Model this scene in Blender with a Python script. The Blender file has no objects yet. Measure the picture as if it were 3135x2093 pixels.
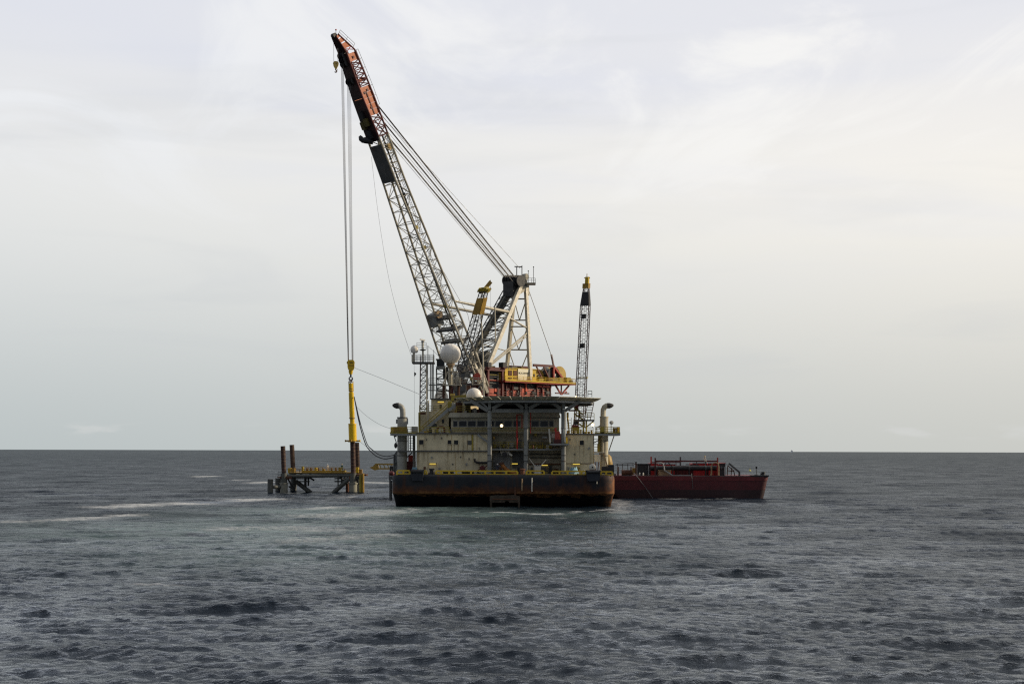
import bpy, bmesh, math, random
import numpy as np
from mathutils import Vector, Matrix
random.seed(7)
rng = np.random.default_rng(11)
sc = bpy.context.scene
COL = sc.collection
# ------------------------------------------------------------------ camera
FPX = 4354.0            # 50 mm lens on a 3135 px wide frame
CX, HY = 1567.5, 1376.3  # principal point sits on the horizon (shift lens)
ROLL = 0.00287
CAMH = 9.8
cam_d = bpy.data.cameras.new('camera')
cam = bpy.data.objects.new('camera', cam_d)
COL.objects.link(cam)
cam_d.sensor_width = 36.0
cam_d.lens = 50.0
cam_d.shift_y = 0.1052
cam_d.clip_start = 1.0
cam_d.clip_end = 60000.0
cam.matrix_world = Matrix.Translation((0, 0, CAMH)) @ Matrix.Rotation(math.radians(90), 4, 'X') @ Matrix.Rotation(ROLL, 4, 'Z')
sc.camera = cam
# ------------------------------------------------------------------ light
SUN_AZ, SUN_EL = math.radians(83), math.radians(24)      # azimuth clockwise from the view direction
SUN = Vector((math.sin(SUN_AZ) * math.cos(SUN_EL), math.cos(SUN_AZ) * math.cos(SUN_EL), math.sin(SUN_EL)))
sl = bpy.data.lights.new('sun', 'SUN')
sl.energy = 3.8
sl.angle = math.radians(1.5)
sl.color = (1.0, 0.84, 0.62)
so = bpy.data.objects.new('sun', sl)
COL.objects.link(so)
so.rotation_euler = SUN.to_track_quat('Z', 'Y').to_euler()
so.location = SUN * 400

W = bpy.data.worlds.new('World')
sc.world = W
W.use_nodes = True
nt = W.node_tree
nt.nodes.clear()
def N(t, **kw):
    n = nt.nodes.new(t)
    for k, v in kw.items():
        setattr(n, k, v)
    return n
def L(a, b):
    nt.links.new(a, b)
def math_n(op, a, b=None, c=None, clamp=False):
    n = N('ShaderNodeMath', operation=op, use_clamp=clamp)
    for i, x in enumerate((a, b, c)):
        if x is None:
            continue
        if isinstance(x, (int, float)):
            n.inputs[i].default_value = x
        else:
            L(x, n.inputs[i])
    return n.outputs[0]
def mixc(f, a, b):
    n = N('ShaderNodeMix', data_type='RGBA')
    for s, x in ((n.inputs[0], f), (n.inputs[6], a), (n.inputs[7], b)):
        if isinstance(x, (int, float)):
            s.default_value = x
        elif isinstance(x, tuple):
            s.default_value = (*x, 1)
        else:
            L(x, s)
    return n.outputs[2]
def smooth(x, lo, hi, a=0.0, b=1.0):
    n = N('ShaderNodeMapRange', interpolation_type='SMOOTHSTEP')
    L(x, n.inputs[0])
    for i, v in enumerate((lo, hi, a, b)):
        n.inputs[i + 1].default_value = v
    return n.outputs[0]
tc = N('ShaderNodeTexCoord')
D = tc.outputs['Generated']
sep = N('ShaderNodeSeparateXYZ')
L(D, sep.inputs[0])
dz = sep.outputs[2]
sky = N('ShaderNodeTexSky', sky_type='NISHITA', sun_disc=False)
sky.sun_elevation = SUN_EL
sky.sun_rotation = SUN_AZ
sky.air_density = 1.0
sky.dust_density = 2.0
skym = N('ShaderNodeVectorMath', operation='SCALE')
L(sky.outputs[0], skym.inputs[0])
skym.inputs[3].default_value = 0.10
dot = N('ShaderNodeVectorMath', operation='DOT_PRODUCT')
L(D, dot.inputs[0])
dot.inputs[1].default_value = SUN
cs = dot.outputs['Value']
# high thin overcast: brighter towards the sun, greyer near the horizon, dimmed behind the camera
zc = math_n('MAXIMUM', dz, 0.0)
elev = smooth(zc, -0.03, 0.20)
hor = mixc(smooth(cs, -0.3, 0.75), (0.485, 0.535, 0.54), (0.60, 0.598, 0.555))
up = mixc(smooth(cs, -0.25, 0.65), (0.795, 0.805, 0.80), (0.945, 0.912, 0.845))
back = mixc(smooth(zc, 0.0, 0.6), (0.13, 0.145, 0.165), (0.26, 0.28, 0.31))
vis = mixc(elev, hor, up)
vis = mixc(math_n('MULTIPLY', smooth(zc, 0.15, 0.33), 0.85), vis, (0.75, 0.77, 0.84))
vis = mixc(smooth(zc, 0.30, 0.75), vis, mixc(smooth(cs, 0.10, 0.66), (0.10, 0.14, 0.215), (0.86, 0.85, 0.835)))      # unseen sky overhead dimmed away from the sun to darken wave faces
sol = smooth(sep.outputs[1], -0.35, 0.75)                       # unseen sky behind the view dimmed to keep the ship's front dark
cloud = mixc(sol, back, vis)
# cloud-deck texture on a plane overhead
inv = math_n('DIVIDE', 1.0, math_n('ADD', zc, 0.07))
pl = N('ShaderNodeVectorMath', operation='SCALE')
L(D, pl.inputs[0])
L(inv, pl.inputs[3])
mp = N('ShaderNodeMapping')
L(pl.outputs[0], mp.inputs[0])
mp.inputs['Rotation'].default_value = (0, 0, 0.9)
mp.inputs['Scale'].default_value = (0.42, 0.85, 0.0)
mp.inputs['Location'].default_value = (1.7, 0.4, 0)
nz = N('ShaderNodeTexNoise')
L(mp.outputs[0], nz.inputs['Vector'])
nz.inputs['Scale'].default_value = 1.0
nz.inputs['Detail'].default_value = 5
nz.inputs['Roughness'].default_value = 0.5
nz.inputs['Distortion'].default_value = 0.6
thin = smooth(nz.outputs['Fac'], 0.44, 0.72)                    # thin spots show the blue above
thin = math_n('MULTIPLY', thin, smooth(zc, 0.08, 0.26))
blue = mixc(0.9, skym.outputs[0], (0.70, 0.74, 0.88))
col = mixc(math_n('MULTIPLY', thin, 0.55), cloud, blue)
# wisps
WX, WY = 5.3, 2.4
mp2 = N('ShaderNodeMapping')
L(pl.outputs[0], mp2.inputs[0])
mp2.inputs['Rotation'].default_value = (0, 0, -0.5)
mp2.inputs['Scale'].default_value = (1.3, 0.55, 0.0)
mp2.inputs['Location'].default_value = (WX, WY, 0)
nz2 = N('ShaderNodeTexNoise')
L(mp2.outputs[0], nz2.inputs['Vector'])
nz2.inputs['Scale'].default_value = 1.4
nz2.inputs['Detail'].default_value = 7
nz2.inputs['Roughness'].default_value = 0.58
nz2.inputs['Distortion'].default_value = 1.2
wisp = math_n('MULTIPLY', smooth(nz2.outputs['Fac'], 0.49, 0.68), smooth(zc, 0.12, 0.24))
col = mixc(math_n('MULTIPLY', math_n('MULTIPLY', wisp, smooth(zc, 0.75, 0.3)), 0.75), col, mixc(smooth(cs, -0.2, 0.6), (0.84, 0.86, 0.89), (0.98, 0.965, 0.93)))
# faint grey streaks at mid height
mp4 = N('ShaderNodeMapping')
L(D, mp4.inputs[0])
mp4.inputs['Scale'].default_value = (3.2, 3.2, 26)
mp4.inputs['Rotation'].default_value = (0, 0.03, 0)
nz4 = N('ShaderNodeTexNoise')
L(mp4.outputs[0], nz4.inputs['Vector'])
nz4.inputs['Scale'].default_value = 1.0
nz4.inputs['Detail'].default_value = 5
nz4.inputs['Distortion'].default_value = 0.8
stre = math_n('MULTIPLY', smooth(nz4.outputs['Fac'], 0.50, 0.72), math_n('MULTIPLY', smooth(zc, 0.02, 0.07), smooth(zc, 0.6, 0.2)))
col = mixc(math_n('MULTIPLY', stre, 0.15), col, (0.50, 0.535, 0.58))
# faint low cumulus just above the horizon
mp3 = N('ShaderNodeMapping')
L(D, mp3.inputs[0])
mp3.inputs['Scale'].default_value = (16, 16, 75)
nz3 = N('ShaderNodeTexNoise')
L(mp3.outputs[0], nz3.inputs['Vector'])
nz3.inputs['Scale'].default_value = 1.0
nz3.inputs['Detail'].default_value = 4
band = math_n('MULTIPLY', smooth(zc, 0.006, 0.012), smooth(zc, 0.020, 0.013))
low = math_n('MULTIPLY', smooth(nz3.outputs['Fac'], 0.55, 0.68), band)
col = mixc(math_n('MULTIPLY', low, 0.45), col, (0.68, 0.69, 0.68))
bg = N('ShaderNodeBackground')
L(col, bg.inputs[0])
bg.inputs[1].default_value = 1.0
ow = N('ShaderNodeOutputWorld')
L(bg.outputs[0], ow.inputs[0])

sc.view_settings.view_transform = 'Standard'
sc.view_settings.look = 'None'
sc.view_settings.exposure = 0.0
sc.view_settings.gamma = 1.0
sc.view_settings.use_curve_mapping = False
sc.render.engine = 'CYCLES'
sc.cycles.max_bounces = 5
sc.cycles.use_denoising = False
sc.cycles.filter_width = 1.25
sc.cycles.sample_clamp_direct = 3.0
sc.cycles.sample_clamp_indirect = 3.0

# ------------------------------------------------------------------ mapping photo position + distance -> place
def V(px, py, Y):
    du, dv = px - CX, py - HY
    return Vector(((du + ROLL * dv) / FPX * Y, Y, CAMH + (ROLL * du - dv) / FPX * Y))
def proj(P):
    x = P.x / P.y * FPX
    z = (P.z - CAMH) / P.y * FPX
    return (CX + x + ROLL * z, HY - z + ROLL * x)
def at_sea(px, py):
    dv = (py - HY) - ROLL * (px - CX)
    Y = CAMH * FPX / dv
    return V(px, py, Y)

# ------------------------------------------------------------------ materials
def mat(name, col, rough=0.6, metal=0.0, var=0.25, vscale=0.35, rust=0.0, rustcol=(0.16, 0.065, 0.02), streak=0.0, streakcol=(0.19, 0.13, 0.04), spec=0.5, fine=0.0):
    m = bpy.data.materials.new(name)
    m.use_nodes = True
    t = m.node_tree
    b = t.nodes['Principled BSDF']
    b.inputs['Roughness'].default_value = rough
    b.inputs['Metallic'].default_value = metal
    b.inputs['Specular IOR Level'].default_value = spec
    geo = t.nodes.new('ShaderNodeNewGeometry')
    def noise(scale, vec=(1, 1, 1), detail=4, r=0.6):
        mpn = t.nodes.new('ShaderNodeMapping')
        t.links.new(geo.outputs['Position'], mpn.inputs[0])
        mpn.inputs['Scale'].default_value = vec
        nn = t.nodes.new('ShaderNodeTexNoise')
        t.links.new(mpn.outputs[0], nn.inputs['Vector'])
        nn.inputs['Scale'].default_value = scale
        nn.inputs['Detail'].default_value = detail
        nn.inputs['Roughness'].default_value = r
        return nn.outputs['Fac']
    def rng_(x, lo, hi, a=0.0, bb=1.0):
        n = t.nodes.new('ShaderNodeMapRange')
        t.links.new(x, n.inputs[0])
        for i, v in enumerate((lo, hi, a, bb)):
            n.inputs[i + 1].default_value = v
        return n.outputs[0]
    def mx(f, a, bb):
        n = t.nodes.new('ShaderNodeMix')
        n.data_type = 'RGBA'
        for s, x in ((n.inputs[0], f), (n.inputs[6], a), (n.inputs[7], bb)):
            if isinstance(x, tuple):
                s.default_value = (*x, 1)
            else:
                t.links.new(x, s)
        return n.outputs[2]
    lo = tuple(c * (1 - var) for c in col)
    hi = tuple(min(1, c * (1 + var * 0.6)) for c in col)
    c = mx(rng_(noise(vscale), 0.35, 0.68), lo, hi)
    if streak:
        s = noise(1.0, (1.6, 1.6, 0.10), 5, 0.65)
        c = mx(rng_(s, 0.54, 0.74, 0.0, streak), c, streakcol)
    if rust:
        r = noise(0.8, (1, 1, 0.55), 7, 0.7)
        c = mx(rng_(r, 0.62 - 0.22 * rust, 0.74 - 0.12 * rust, 0.0, min(1.0, 0.4 + rust)), c, rustcol)
    t.links.new(c, b.inputs['Base Color'])
    rr = rng_(noise(1.7), 0.3, 0.7, max(0.05, rough - 0.12), min(1, rough + 0.15))
    t.links.new(rr, b.inputs['Roughness'])
    bp = t.nodes.new('ShaderNodeBump')
    bp.inputs['Strength'].default_value = 0.25
    bp.inputs['Distance'].default_value = 0.04
    t.links.new(noise(1.1, (1, 1, 1), 5, 0.6), bp.inputs['Height'])
    t.links.new(bp.outputs[0], b.inputs['Normal'])
    return m
def emit(name, col, strength):
    m = bpy.data.materials.new(name)
    m.use_nodes = True
    b = m.node_tree.nodes['Principled BSDF']
    b.inputs['Base Color'].default_value = (*col, 1)
    b.inputs['Emission Color'].default_value = (*col, 1)
    b.inputs['Emission Strength'].default_value = strength
    return m
M = {}
M['cream'] = mat('cream_paint', (0.64, 0.565, 0.375), 0.55, streak=0.65, streakcol=(0.20, 0.145, 0.045), var=0.22)
M['white'] = mat('white_paint', (0.55, 0.535, 0.47), 0.45, streak=0.25, streakcol=(0.30, 0.22, 0.10), var=0.15)
M['grey'] = mat('grey_paint', (0.26, 0.275, 0.275), 0.5, streak=0.3, var=0.2)
M['dkgrey'] = mat('dark_grey_paint', (0.075, 0.08, 0.08), 0.6, var=0.35, rust=0.2)
M['black'] = mat('black_steel', (0.016, 0.017, 0.020), 0.55, var=0.4, rust=0.15, rustcol=(0.05, 0.02, 0.01))
M['boom'] = mat('boom_paint', (0.34, 0.32, 0.255), 0.5, var=0.3, rust=0.22, rustcol=(0.13, 0.07, 0.03))
M['aframe'] = mat('cream_steel', (0.47, 0.43, 0.33), 0.45, var=0.15, rust=0.08)
M['yellow'] = mat('yellow_paint', (0.60, 0.41, 0.016), 0.42, var=0.22, rust=0.12, rustcol=(0.22, 0.10, 0.02))
M['hammer'] = mat('hammer_yellow', (0.72, 0.47, 0.010), 0.26, var=0.12, streak=0.2, streakcol=(0.35, 0.2, 0.01))
M['ochre'] = mat('ochre_paint', (0.36, 0.22, 0.03), 0.5, var=0.25, rust=0.3)
M['dkyel'] = mat('dull_yellow_paint', (0.30, 0.24, 0.025), 0.55, var=0.35, rust=0.25)
M['jib'] = mat('orange_paint', (0.50, 0.118, 0.024), 0.48, var=0.18, rust=0.1, rustcol=(0.2, 0.05, 0.03))
M['red'] = mat('red_paint', (0.40, 0.045, 0.03), 0.5, var=0.25, rust=0.2)
M['salmon'] = mat('faded_red_paint', (0.50, 0.085, 0.042), 0.55, var=0.3, rust=0.15)
M['dkred'] = mat('dark_red_paint', (0.10, 0.010, 0.010), 0.55, var=0.35, rust=0.1)
M['brred'] = mat('bright_red_paint', (0.50, 0.02, 0.02), 0.5, var=0.3, rust=0.15, rustcol=(0.2, 0.06, 0.02))
M['rust'] = mat('rusty_steel', (0.115, 0.045, 0.022), 0.8, var=0.5, rust=0.3, rustcol=(0.20, 0.10, 0.05))
M['pile'] = mat('oxide_pile_steel', (0.034, 0.012, 0.010), 0.7, var=0.45, rust=0.35, rustcol=(0.13, 0.05, 0.02))
M['band'] = mat('weld_mark', (0.13, 0.085, 0.05), 0.7, var=0.4)
M['conc'] = mat('pale_sleeve_paint', (0.22, 0.22, 0.18), 0.7, var=0.3, streak=0.5, streakcol=(0.14, 0.11, 0.05))
M['jacket'] = mat('grey_green_steel', (0.085, 0.09, 0.08), 0.6, var=0.3, streak=0.4, streakcol=(0.09, 0.06, 0.03))
M['radome'] = mat('radome_white', (0.74, 0.71, 0.65), 0.38, var=0.05, streak=0.12, streakcol=(0.5, 0.42, 0.3))
M['rope'] = mat('steel_rope', (0.13, 0.13, 0.135), 0.5, metal=0.3, var=0.2)
M['hose'] = mat('rubber_hose', (0.022, 0.022, 0.026), 0.6, var=0.3)
M['glass'] = mat('dark_window_glass', (0.006, 0.008, 0.011), 0.08, var=0.2, spec=0.6)
M['stackpipe'] = mat('stack_grey_paint', (0.34, 0.34, 0.30), 0.5, var=0.25, streak=0.4, streakcol=(0.13, 0.11, 0.09))
M['soot'] = mat('sooty_steel', (0.035, 0.033, 0.030), 0.75, var=0.5, rust=0.2)
M['tarp'] = mat('pale_blue_tarp', (0.20, 0.36, 0.44), 0.7, var=0.35, vscale=1.5)
M['navy'] = mat('navy_rubber', (0.010, 0.014, 0.024), 0.7, var=0.3)
M['tan'] = mat('tan_timber', (0.30, 0.21, 0.12), 0.8, var=0.4, vscale=1.2)
M['gold'] = mat('gold_block_paint', (0.60, 0.42, 0.09), 0.45, var=0.3, rust=0.25)
M['winch'] = mat('winch_drum_paint', (0.48, 0.33, 0.06), 0.5, var=0.3, rust=0.2)
M['deckgreen'] = mat('deck_plate', (0.10, 0.095, 0.085), 0.75, var=0.4, rust=0.4)
M['lamp'] = emit('lit_flood_glass', (1.0, 0.74, 0.40), 9.0)
M['strip'] = emit('lit_strip_cover', (0.85, 0.62, 0.10), 0.75)
M['skin'] = mat('skin', (0.34, 0.20, 0.14), 0.6, var=0.1)
M['cloth_dark'] = mat('navy_coverall', (0.03, 0.035, 0.06), 0.85, var=0.3, vscale=3)
M['cloth_pale'] = mat('pale_coverall', (0.55, 0.50, 0.44), 0.85, var=0.2, vscale=3)
M['cloth_orange'] = mat('orange_coverall', (0.55, 0.16, 0.03), 0.85, var=0.2, vscale=3)
M['cloth_green'] = mat('green_coverall', (0.03, 0.09, 0.05), 0.85, var=0.2, vscale=3)
M['helmet'] = mat('hard_hat_white', (0.7, 0.7, 0.66), 0.4, var=0.05)
M['boot'] = mat('boot_leather', (0.03, 0.022, 0.016), 0.7, var=0.2)
M['buoy'] = mat('buoy_yellow', (0.75, 0.68, 0.04), 0.4, var=0.1)
M['printdark'] = mat('sign_lettering', (0.10, 0.095, 0.06), 0.7, var=0.2)
M['sign'] = mat('sign_white', (0.80, 0.76, 0.58), 0.5, var=0.08)
M['pillar'] = mat('pillar_grey_paint', (0.22, 0.23, 0.22), 0.5, var=0.25, streak=0.4, streakcol=(0.10, 0.075, 0.04))
M['recess'] = mat('shaded_recess_paint', (0.38, 0.35, 0.255), 0.6, var=0.3, streak=0.6, streakcol=(0.12, 0.085, 0.03))  # wall cream darkened to carry the recess shade; the streaks are stains
M['wheelwall'] = mat('shaded_white_paint', (0.40, 0.375, 0.29), 0.55, var=0.22, streak=0.5, streakcol=(0.18, 0.13, 0.05))  # wall paint darkened to carry the shade under the helideck
M['farship'] = mat('hazed_ship_paint', (0.78, 0.79, 0.80), 0.6, var=0.1)  # lightened so the colour carries the haze of distance
M['nets'] = mat('net_frame', (0.38, 0.36, 0.27), 0.7, var=0.4, vscale=1.5)
M['jibdark'] = mat('jib_underside_shade', (0.028, 0.010, 0.010), 0.6, var=0.4, rust=0.1, rustcol=(0.05, 0.02, 0.02))  # near-black puts the shade of the jib's underside into the colour
M['dkredgrey'] = mat('oxide_chord_paint', (0.07, 0.030, 0.028), 0.6, var=0.3)
M['sheavecase'] = mat('greasy_yellow_case', (0.09, 0.075, 0.012), 0.6, var=0.4)
M['seam'] = mat('seam_grey', (0.64, 0.615, 0.56), 0.5, var=0.05)
M['dim_glow'] = emit('glowing_panel', (1.0, 0.72, 0.36), 0.55)
M['chute'] = mat('rusty_orange_chute', (0.40, 0.15, 0.03), 0.6, var=0.3, rust=0.3)
M['stackcream'] = mat('stack_cream_paint', (0.50, 0.46, 0.34), 0.5, var=0.2, streak=0.45, streakcol=(0.2, 0.13, 0.05))

def hull_mat():
    m = bpy.data.materials.new('dark_hull_paint')
    m.use_nodes = True
    t = m.node_tree
    b = t.nodes['Principled BSDF']
    geo = t.nodes.new('ShaderNodeNewGeometry')
    sp = t.nodes.new('ShaderNodeSeparateXYZ')
    t.links.new(geo.outputs['Position'], sp.inputs[0])
    def noise(scale, vec, detail=5, r=0.65):
        mpn = t.nodes.new('ShaderNodeMapping')
        t.links.new(geo.outputs['Position'], mpn.inputs[0])
        mpn.inputs['Scale'].default_value = vec
        nn = t.nodes.new('ShaderNodeTexNoise')
        t.links.new(mpn.outputs[0], nn.inputs['Vector'])
        nn.inputs['Scale'].default_value = scale
        nn.inputs['Detail'].default_value = detail
        nn.inputs['Roughness'].default_value = r
        return nn.outputs['Fac']
    def mr(x, lo, hi, a=0.0, bb=1.0):
        n = t.nodes.new('ShaderNodeMapRange')
        t.links.new(x, n.inputs[0])
        for i, v in enumerate((lo, hi, a, bb)):
            n.inputs[i + 1].default_value = v
        return n.outputs[0]
    def mu(a, bb, op='MULTIPLY'):
        n = t.nodes.new('ShaderNodeMath')
        n.operation = op
        for i, x in enumerate((a, bb)):
            if isinstance(x, float):
                n.inputs[i].default_value = x
            else:
                t.links.new(x, n.inputs[i])
        return n.outputs[0]
    def mx(f, a, bb):
        n = t.nodes.new('ShaderNodeMix')
        n.data_type = 'RGBA'
        for s, x in ((n.inputs[0], f), (n.inputs[6], a), (n.inputs[7], bb)):
            if isinstance(x, tuple):
                s.default_value = (*x, 1)
            else:
                t.links.new(x, s)
        return n.outputs[2]
    big = noise(0.16, (1, 1, 1))
    c = mx(mr(big, 0.35, 0.7), (0.007, 0.010, 0.016), (0.024, 0.028, 0.032))
    # scuffed salt bloom
    c = mx(mr(noise(0.5, (0.4, 1, 1)), 0.6, 0.8, 0.0, 0.4), c, (0.07, 0.07, 0.066))
    # vertical rust runs
    c = mx(mr(noise(0.55, (1.4, 1.4, 0.07)), 0.54, 0.72, 0.0, 0.75), c, (0.062, 0.022, 0.008))
    # rust belt above the knuckle
    z = sp.outputs[2]
    zn = mu(z, mr(noise(0.9, (0.7, 0.7, 1.0)), 0.2, 0.8, -0.9, 0.9), 'ADD')
    belt = mu(mr(zn, 1.75, 2.1), mr(zn, 3.9, 2.25))
    c = mx(mu(belt, 0.9), c, (0.115, 0.038, 0.009))
    edge = mu(mr(zn, 1.9, 2.15), mr(zn, 2.75, 2.3))
    c = mx(mu(edge, 0.55), c, (0.22, 0.12, 0.05))
    # near-black paints in the undercut's shadow below the knuckle
    c = mx(mr(zn, 2.05, 1.75), c, (0.007, 0.007, 0.008))
    # patchy orange towards the right bow corner
    c = mx(mu(mr(sp.outputs[0], 15.6, 17.6), mr(noise(0.6, (1, 1, 1)), 0.38, 0.66, 0.0, 0.9)), c, (0.26, 0.10, 0.03))
    t.links.new(c, b.inputs['Base Color'])
    b.inputs['Roughness'].default_value = 0.6
    b.inputs['Specular IOR Level'].default_value = 0.2
    bp = t.nodes.new('ShaderNodeBump')
    bp.inputs['Strength'].default_value = 0.5
    bp.inputs['Distance'].default_value = 0.12
    t.links.new(noise(0.55, (1, 1, 1)), bp.inputs['Height'])
    t.links.new(bp.outputs[0], b.inputs['Normal'])
    return m
M['hull'] = hull_mat()
M['barge'] = mat('maroon_hull_paint', (0.072, 0.004, 0.009), 0.6, var=0.35, vscale=0.25, streak=0.6, streakcol=(0.035, 0.012, 0.010), rust=0.06)
M['bargelow'] = mat('dark_boot_topping', (0.022, 0.004, 0.007), 0.6, var=0.3)
M['bargerim'] = mat('faded_maroon_paint', (0.115, 0.010, 0.014), 0.6, var=0.3, streak=0.4, streakcol=(0.05, 0.02, 0.015))

# ------------------------------------------------------------------ objects
def rootloc(o):
    while o.parent:
        o = o.parent
    return o.location
def tag(o, label=None, cat=None, group=None, kind=None):
    for k, v in (('label', label), ('category', cat), ('group', group), ('kind', kind)):
        if v:
            o[k] = v
    return o
def thing(name, label, cat, loc, group=None):
    o = bpy.data.objects.new(name, None)
    o.empty_display_size = 0.5
    COL.objects.link(o)
    o.location = loc
    return tag(o, label, cat, group)
class MB:
    def __init__(s):
        s.v, s.f = [], []
    def add(s, vs, fs):
        k = len(s.v)
        s.v += [Vector(p) for p in vs]
        s.f += [tuple(i + k for i in f) for f in fs]
        return s
    def hexa(s, c):      # 8 corners: bottom ring 0-3, top ring 4-7
        return s.add(c, [(0, 3, 2, 1), (4, 5, 6, 7), (0, 1, 5, 4), (1, 2, 6, 5), (2, 3, 7, 6), (3, 0, 4, 7)])
    def box(s, a, b):
        x0, x1 = sorted((a[0], b[0])); y0, y1 = sorted((a[1], b[1])); z0, z1 = sorted((a[2], b[2]))
        return s.hexa([(x0, y0, z0), (x1, y0, z0), (x1, y1, z0), (x0, y1, z0), (x0, y0, z1), (x1, y0, z1), (x1, y1, z1), (x0, y1, z1)])
    def pbox(s, x0, y0, x1, y1, Y, d):          # a box whose front face covers that spot at distance Y, d deep
        a, b = V(x0, y1, Y), V(x1, y0, Y)
        return s.box((a.x, Y, a.z), (b.x, Y + d, b.z))
    def obox(s, c, ax, ay, az):                  # oriented box, half vectors
        c, ax, ay, az = map(Vector, (c, ax, ay, az))
        r = [c - ax - ay - az, c + ax - ay - az, c + ax + ay - az, c - ax + ay - az]
        return s.hexa(r + [p + 2 * az for p in r])
    def tube(s, p, q, r, n=8, r2=None, cap=True):
        p, q = Vector(p), Vector(q)
        r2 = r if r2 is None else r2
        d = (q - p).normalized()
        u = d.orthogonal().normalized()
        w = d.cross(u)
        vs = []
        for c, rr in ((p, r), (q, r2)):
            vs += [c + rr * (math.cos(a) * u + math.sin(a) * w) for a in (2 * math.pi * i / n for i in range(n))]
        fs = [(i, (i + 1) % n, n + (i + 1) % n, n + i) for i in range(n)]
        if cap:
            fs += [tuple(reversed(range(n))), tuple(range(n, 2 * n))]
        return s.add(vs, fs)
    def path(s, pts, r, n=8, rs=None):
        pts = [Vector(p) for p in pts]
        k = len(pts)
        vs = []
        u = None
        for i, p in enumerate(pts):
            d = (pts[min(i + 1, k - 1)] - pts[max(i - 1, 0)]).normalized()
            u = (d.orthogonal() if u is None else (u - d * u.dot(d))).normalized()
            w = d.cross(u)
            rr = rs[i] if rs else r
            vs += [p + rr * (math.cos(a) * u + math.sin(a) * w) for a in (2 * math.pi * j / n for j in range(n))]
        fs = [(i * n + j, i * n + (j + 1) % n, (i + 1) * n + (j + 1) % n, (i + 1) * n + j) for i in range(k - 1) for j in range(n)]
        fs += [tuple(reversed(range(n))), tuple(range((k - 1) * n, k * n))]
        return s.add(vs, fs)
    def lathe(s, base, axis, prof, n=20):        # prof: (distance along axis, radius)
        base, d = Vector(base), Vector(axis).normalized()
        u = d.orthogonal().normalized()
        w = d.cross(u)
        vs = []
        for h, r in prof:
            vs += [base + d * h + max(r, 1e-3) * (math.cos(a) * u + math.sin(a) * w) for a in (2 * math.pi * i / n for i in range(n))]
        k = len(prof)
        fs = [(i * n + j, i * n + (j + 1) % n, (i + 1) * n + (j + 1) % n, (i + 1) * n + j) for i in range(k - 1) for j in range(n)]
        fs += [tuple(reversed(range(n))), tuple(range((k - 1) * n, k * n))]
        return s.add(vs, fs)
    def sphere(s, c, r, n=24, sq=1.0, lo=-90, hi=90):
        c = Vector(c)
        prof = [(r * sq * math.sin(math.radians(t)), r * math.cos(math.radians(t))) for t in np.linspace(lo, hi, max(6, n // 2 + 1))]
        return s.lathe(c, (0, 0, 1), prof, n)
    def prism(s, poly, off):                     # poly: list of points (a planar outline), off: extrusion vector
        n = len(poly)
        off = Vector(off)
        poly = [Vector(p) for p in poly]
        return s.add(poly + [p + off for p in poly], [tuple(reversed(range(n))), tuple(range(n, 2 * n))] + [(i, (i + 1) % n, n + (i + 1) % n, n + i) for i in range(n)])
    def beam(s, p, q, w, h, up=(0, 0, 1)):
        p, q = Vector(p), Vector(q)
        d = (q - p)
        dn = d.normalized()
        x = dn.cross(Vector(up)).normalized()
        y = x.cross(dn)
        return s.obox((p + q) / 2, x * w / 2, d / 2, y * h / 2)
    def build(s, name, m, parent=None, label=None, kind=None, origin=None, smooth=True):
        o0 = rootloc(parent) if parent else (Vector(origin) if origin else Vector((0, 0, 0)))
        me = bpy.data.meshes.new(name)
        me.from_pydata([tuple(p - o0) for p in s.v], [], s.f)
        bm = bmesh.new()
        bm.from_mesh(me)
        bmesh.ops.recalc_face_normals(bm, faces=bm.faces)
        bm.to_mesh(me)
        bm.free()
        if smooth:
            for p in me.polygons:
                p.use_smooth = True
            me.set_sharp_from_angle(angle=math.radians(38))
        me.materials.append(M[m] if isinstance(m, str) else m)
        o = bpy.data.objects.new(name, me)
        COL.objects.link(o)
        if parent:
            o.parent = parent
        else:
            o.location = o0
        return tag(o, label, None, None, kind)
_unit = {}
def unit(kind, m):
    if (kind, m) not in _unit:
        b = MB()
        if kind == 'tube':
            b.tube((0, 0, 0), (0, 0, 1), 1.0, 8)
        elif kind == 'box':
            b.box((-.5, -.5, 0), (.5, .5, 1))
        o = b.build('tmp', m)
        _unit[(kind, m)] = o.data
        bpy.data.objects.remove(o)
    return _unit[(kind, m)]
def strut(name, p, q, r, m, parent, kind='tube', r2=None):
    p, q = Vector(p), Vector(q)
    d = q - p
    o = bpy.data.objects.new(name, unit(kind, m))
    COL.objects.link(o)
    o.parent = parent
    rot = d.to_track_quat('Z', 'Y').to_matrix().to_4x4()
    o.matrix_local = Matrix.Translation(p - rootloc(parent)) @ rot @ Matrix.Diagonal((r, r2 or r, d.length, 1))
    return o
def copy_tree(o, parent=None):
    c = o.copy()
    COL.objects.link(c)
    if parent:
        c.parent = parent
    for ch in list(o.children):
        copy_tree(ch, c)
    return c
def lerp(a, b, t):
    return a + (b - a) * t
def rail(pts, h=1.05, n=3, r=0.035, gap=1.6, mb=None, closed=False):
    mb = mb or MB()
    pts = [Vector(p) for p in pts]
    segs = list(zip(pts, pts[1:] + ([pts[0]] if closed else [])))
    if not closed:
        segs = segs[:len(pts) - 1]
    for a, b in segs:
        for k in range(1, n + 1):
            z = Vector((0, 0, h * k / n))
            mb.tube(a + z, b + z, r, 5)
        m_ = max(1, round((b - a).length / gap))
        for i in range(m_ + 1):
            p = lerp(a, b, i / m_)
            mb.tube(p, p + Vector((0, 0, h)), r, 5)
    return mb
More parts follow.
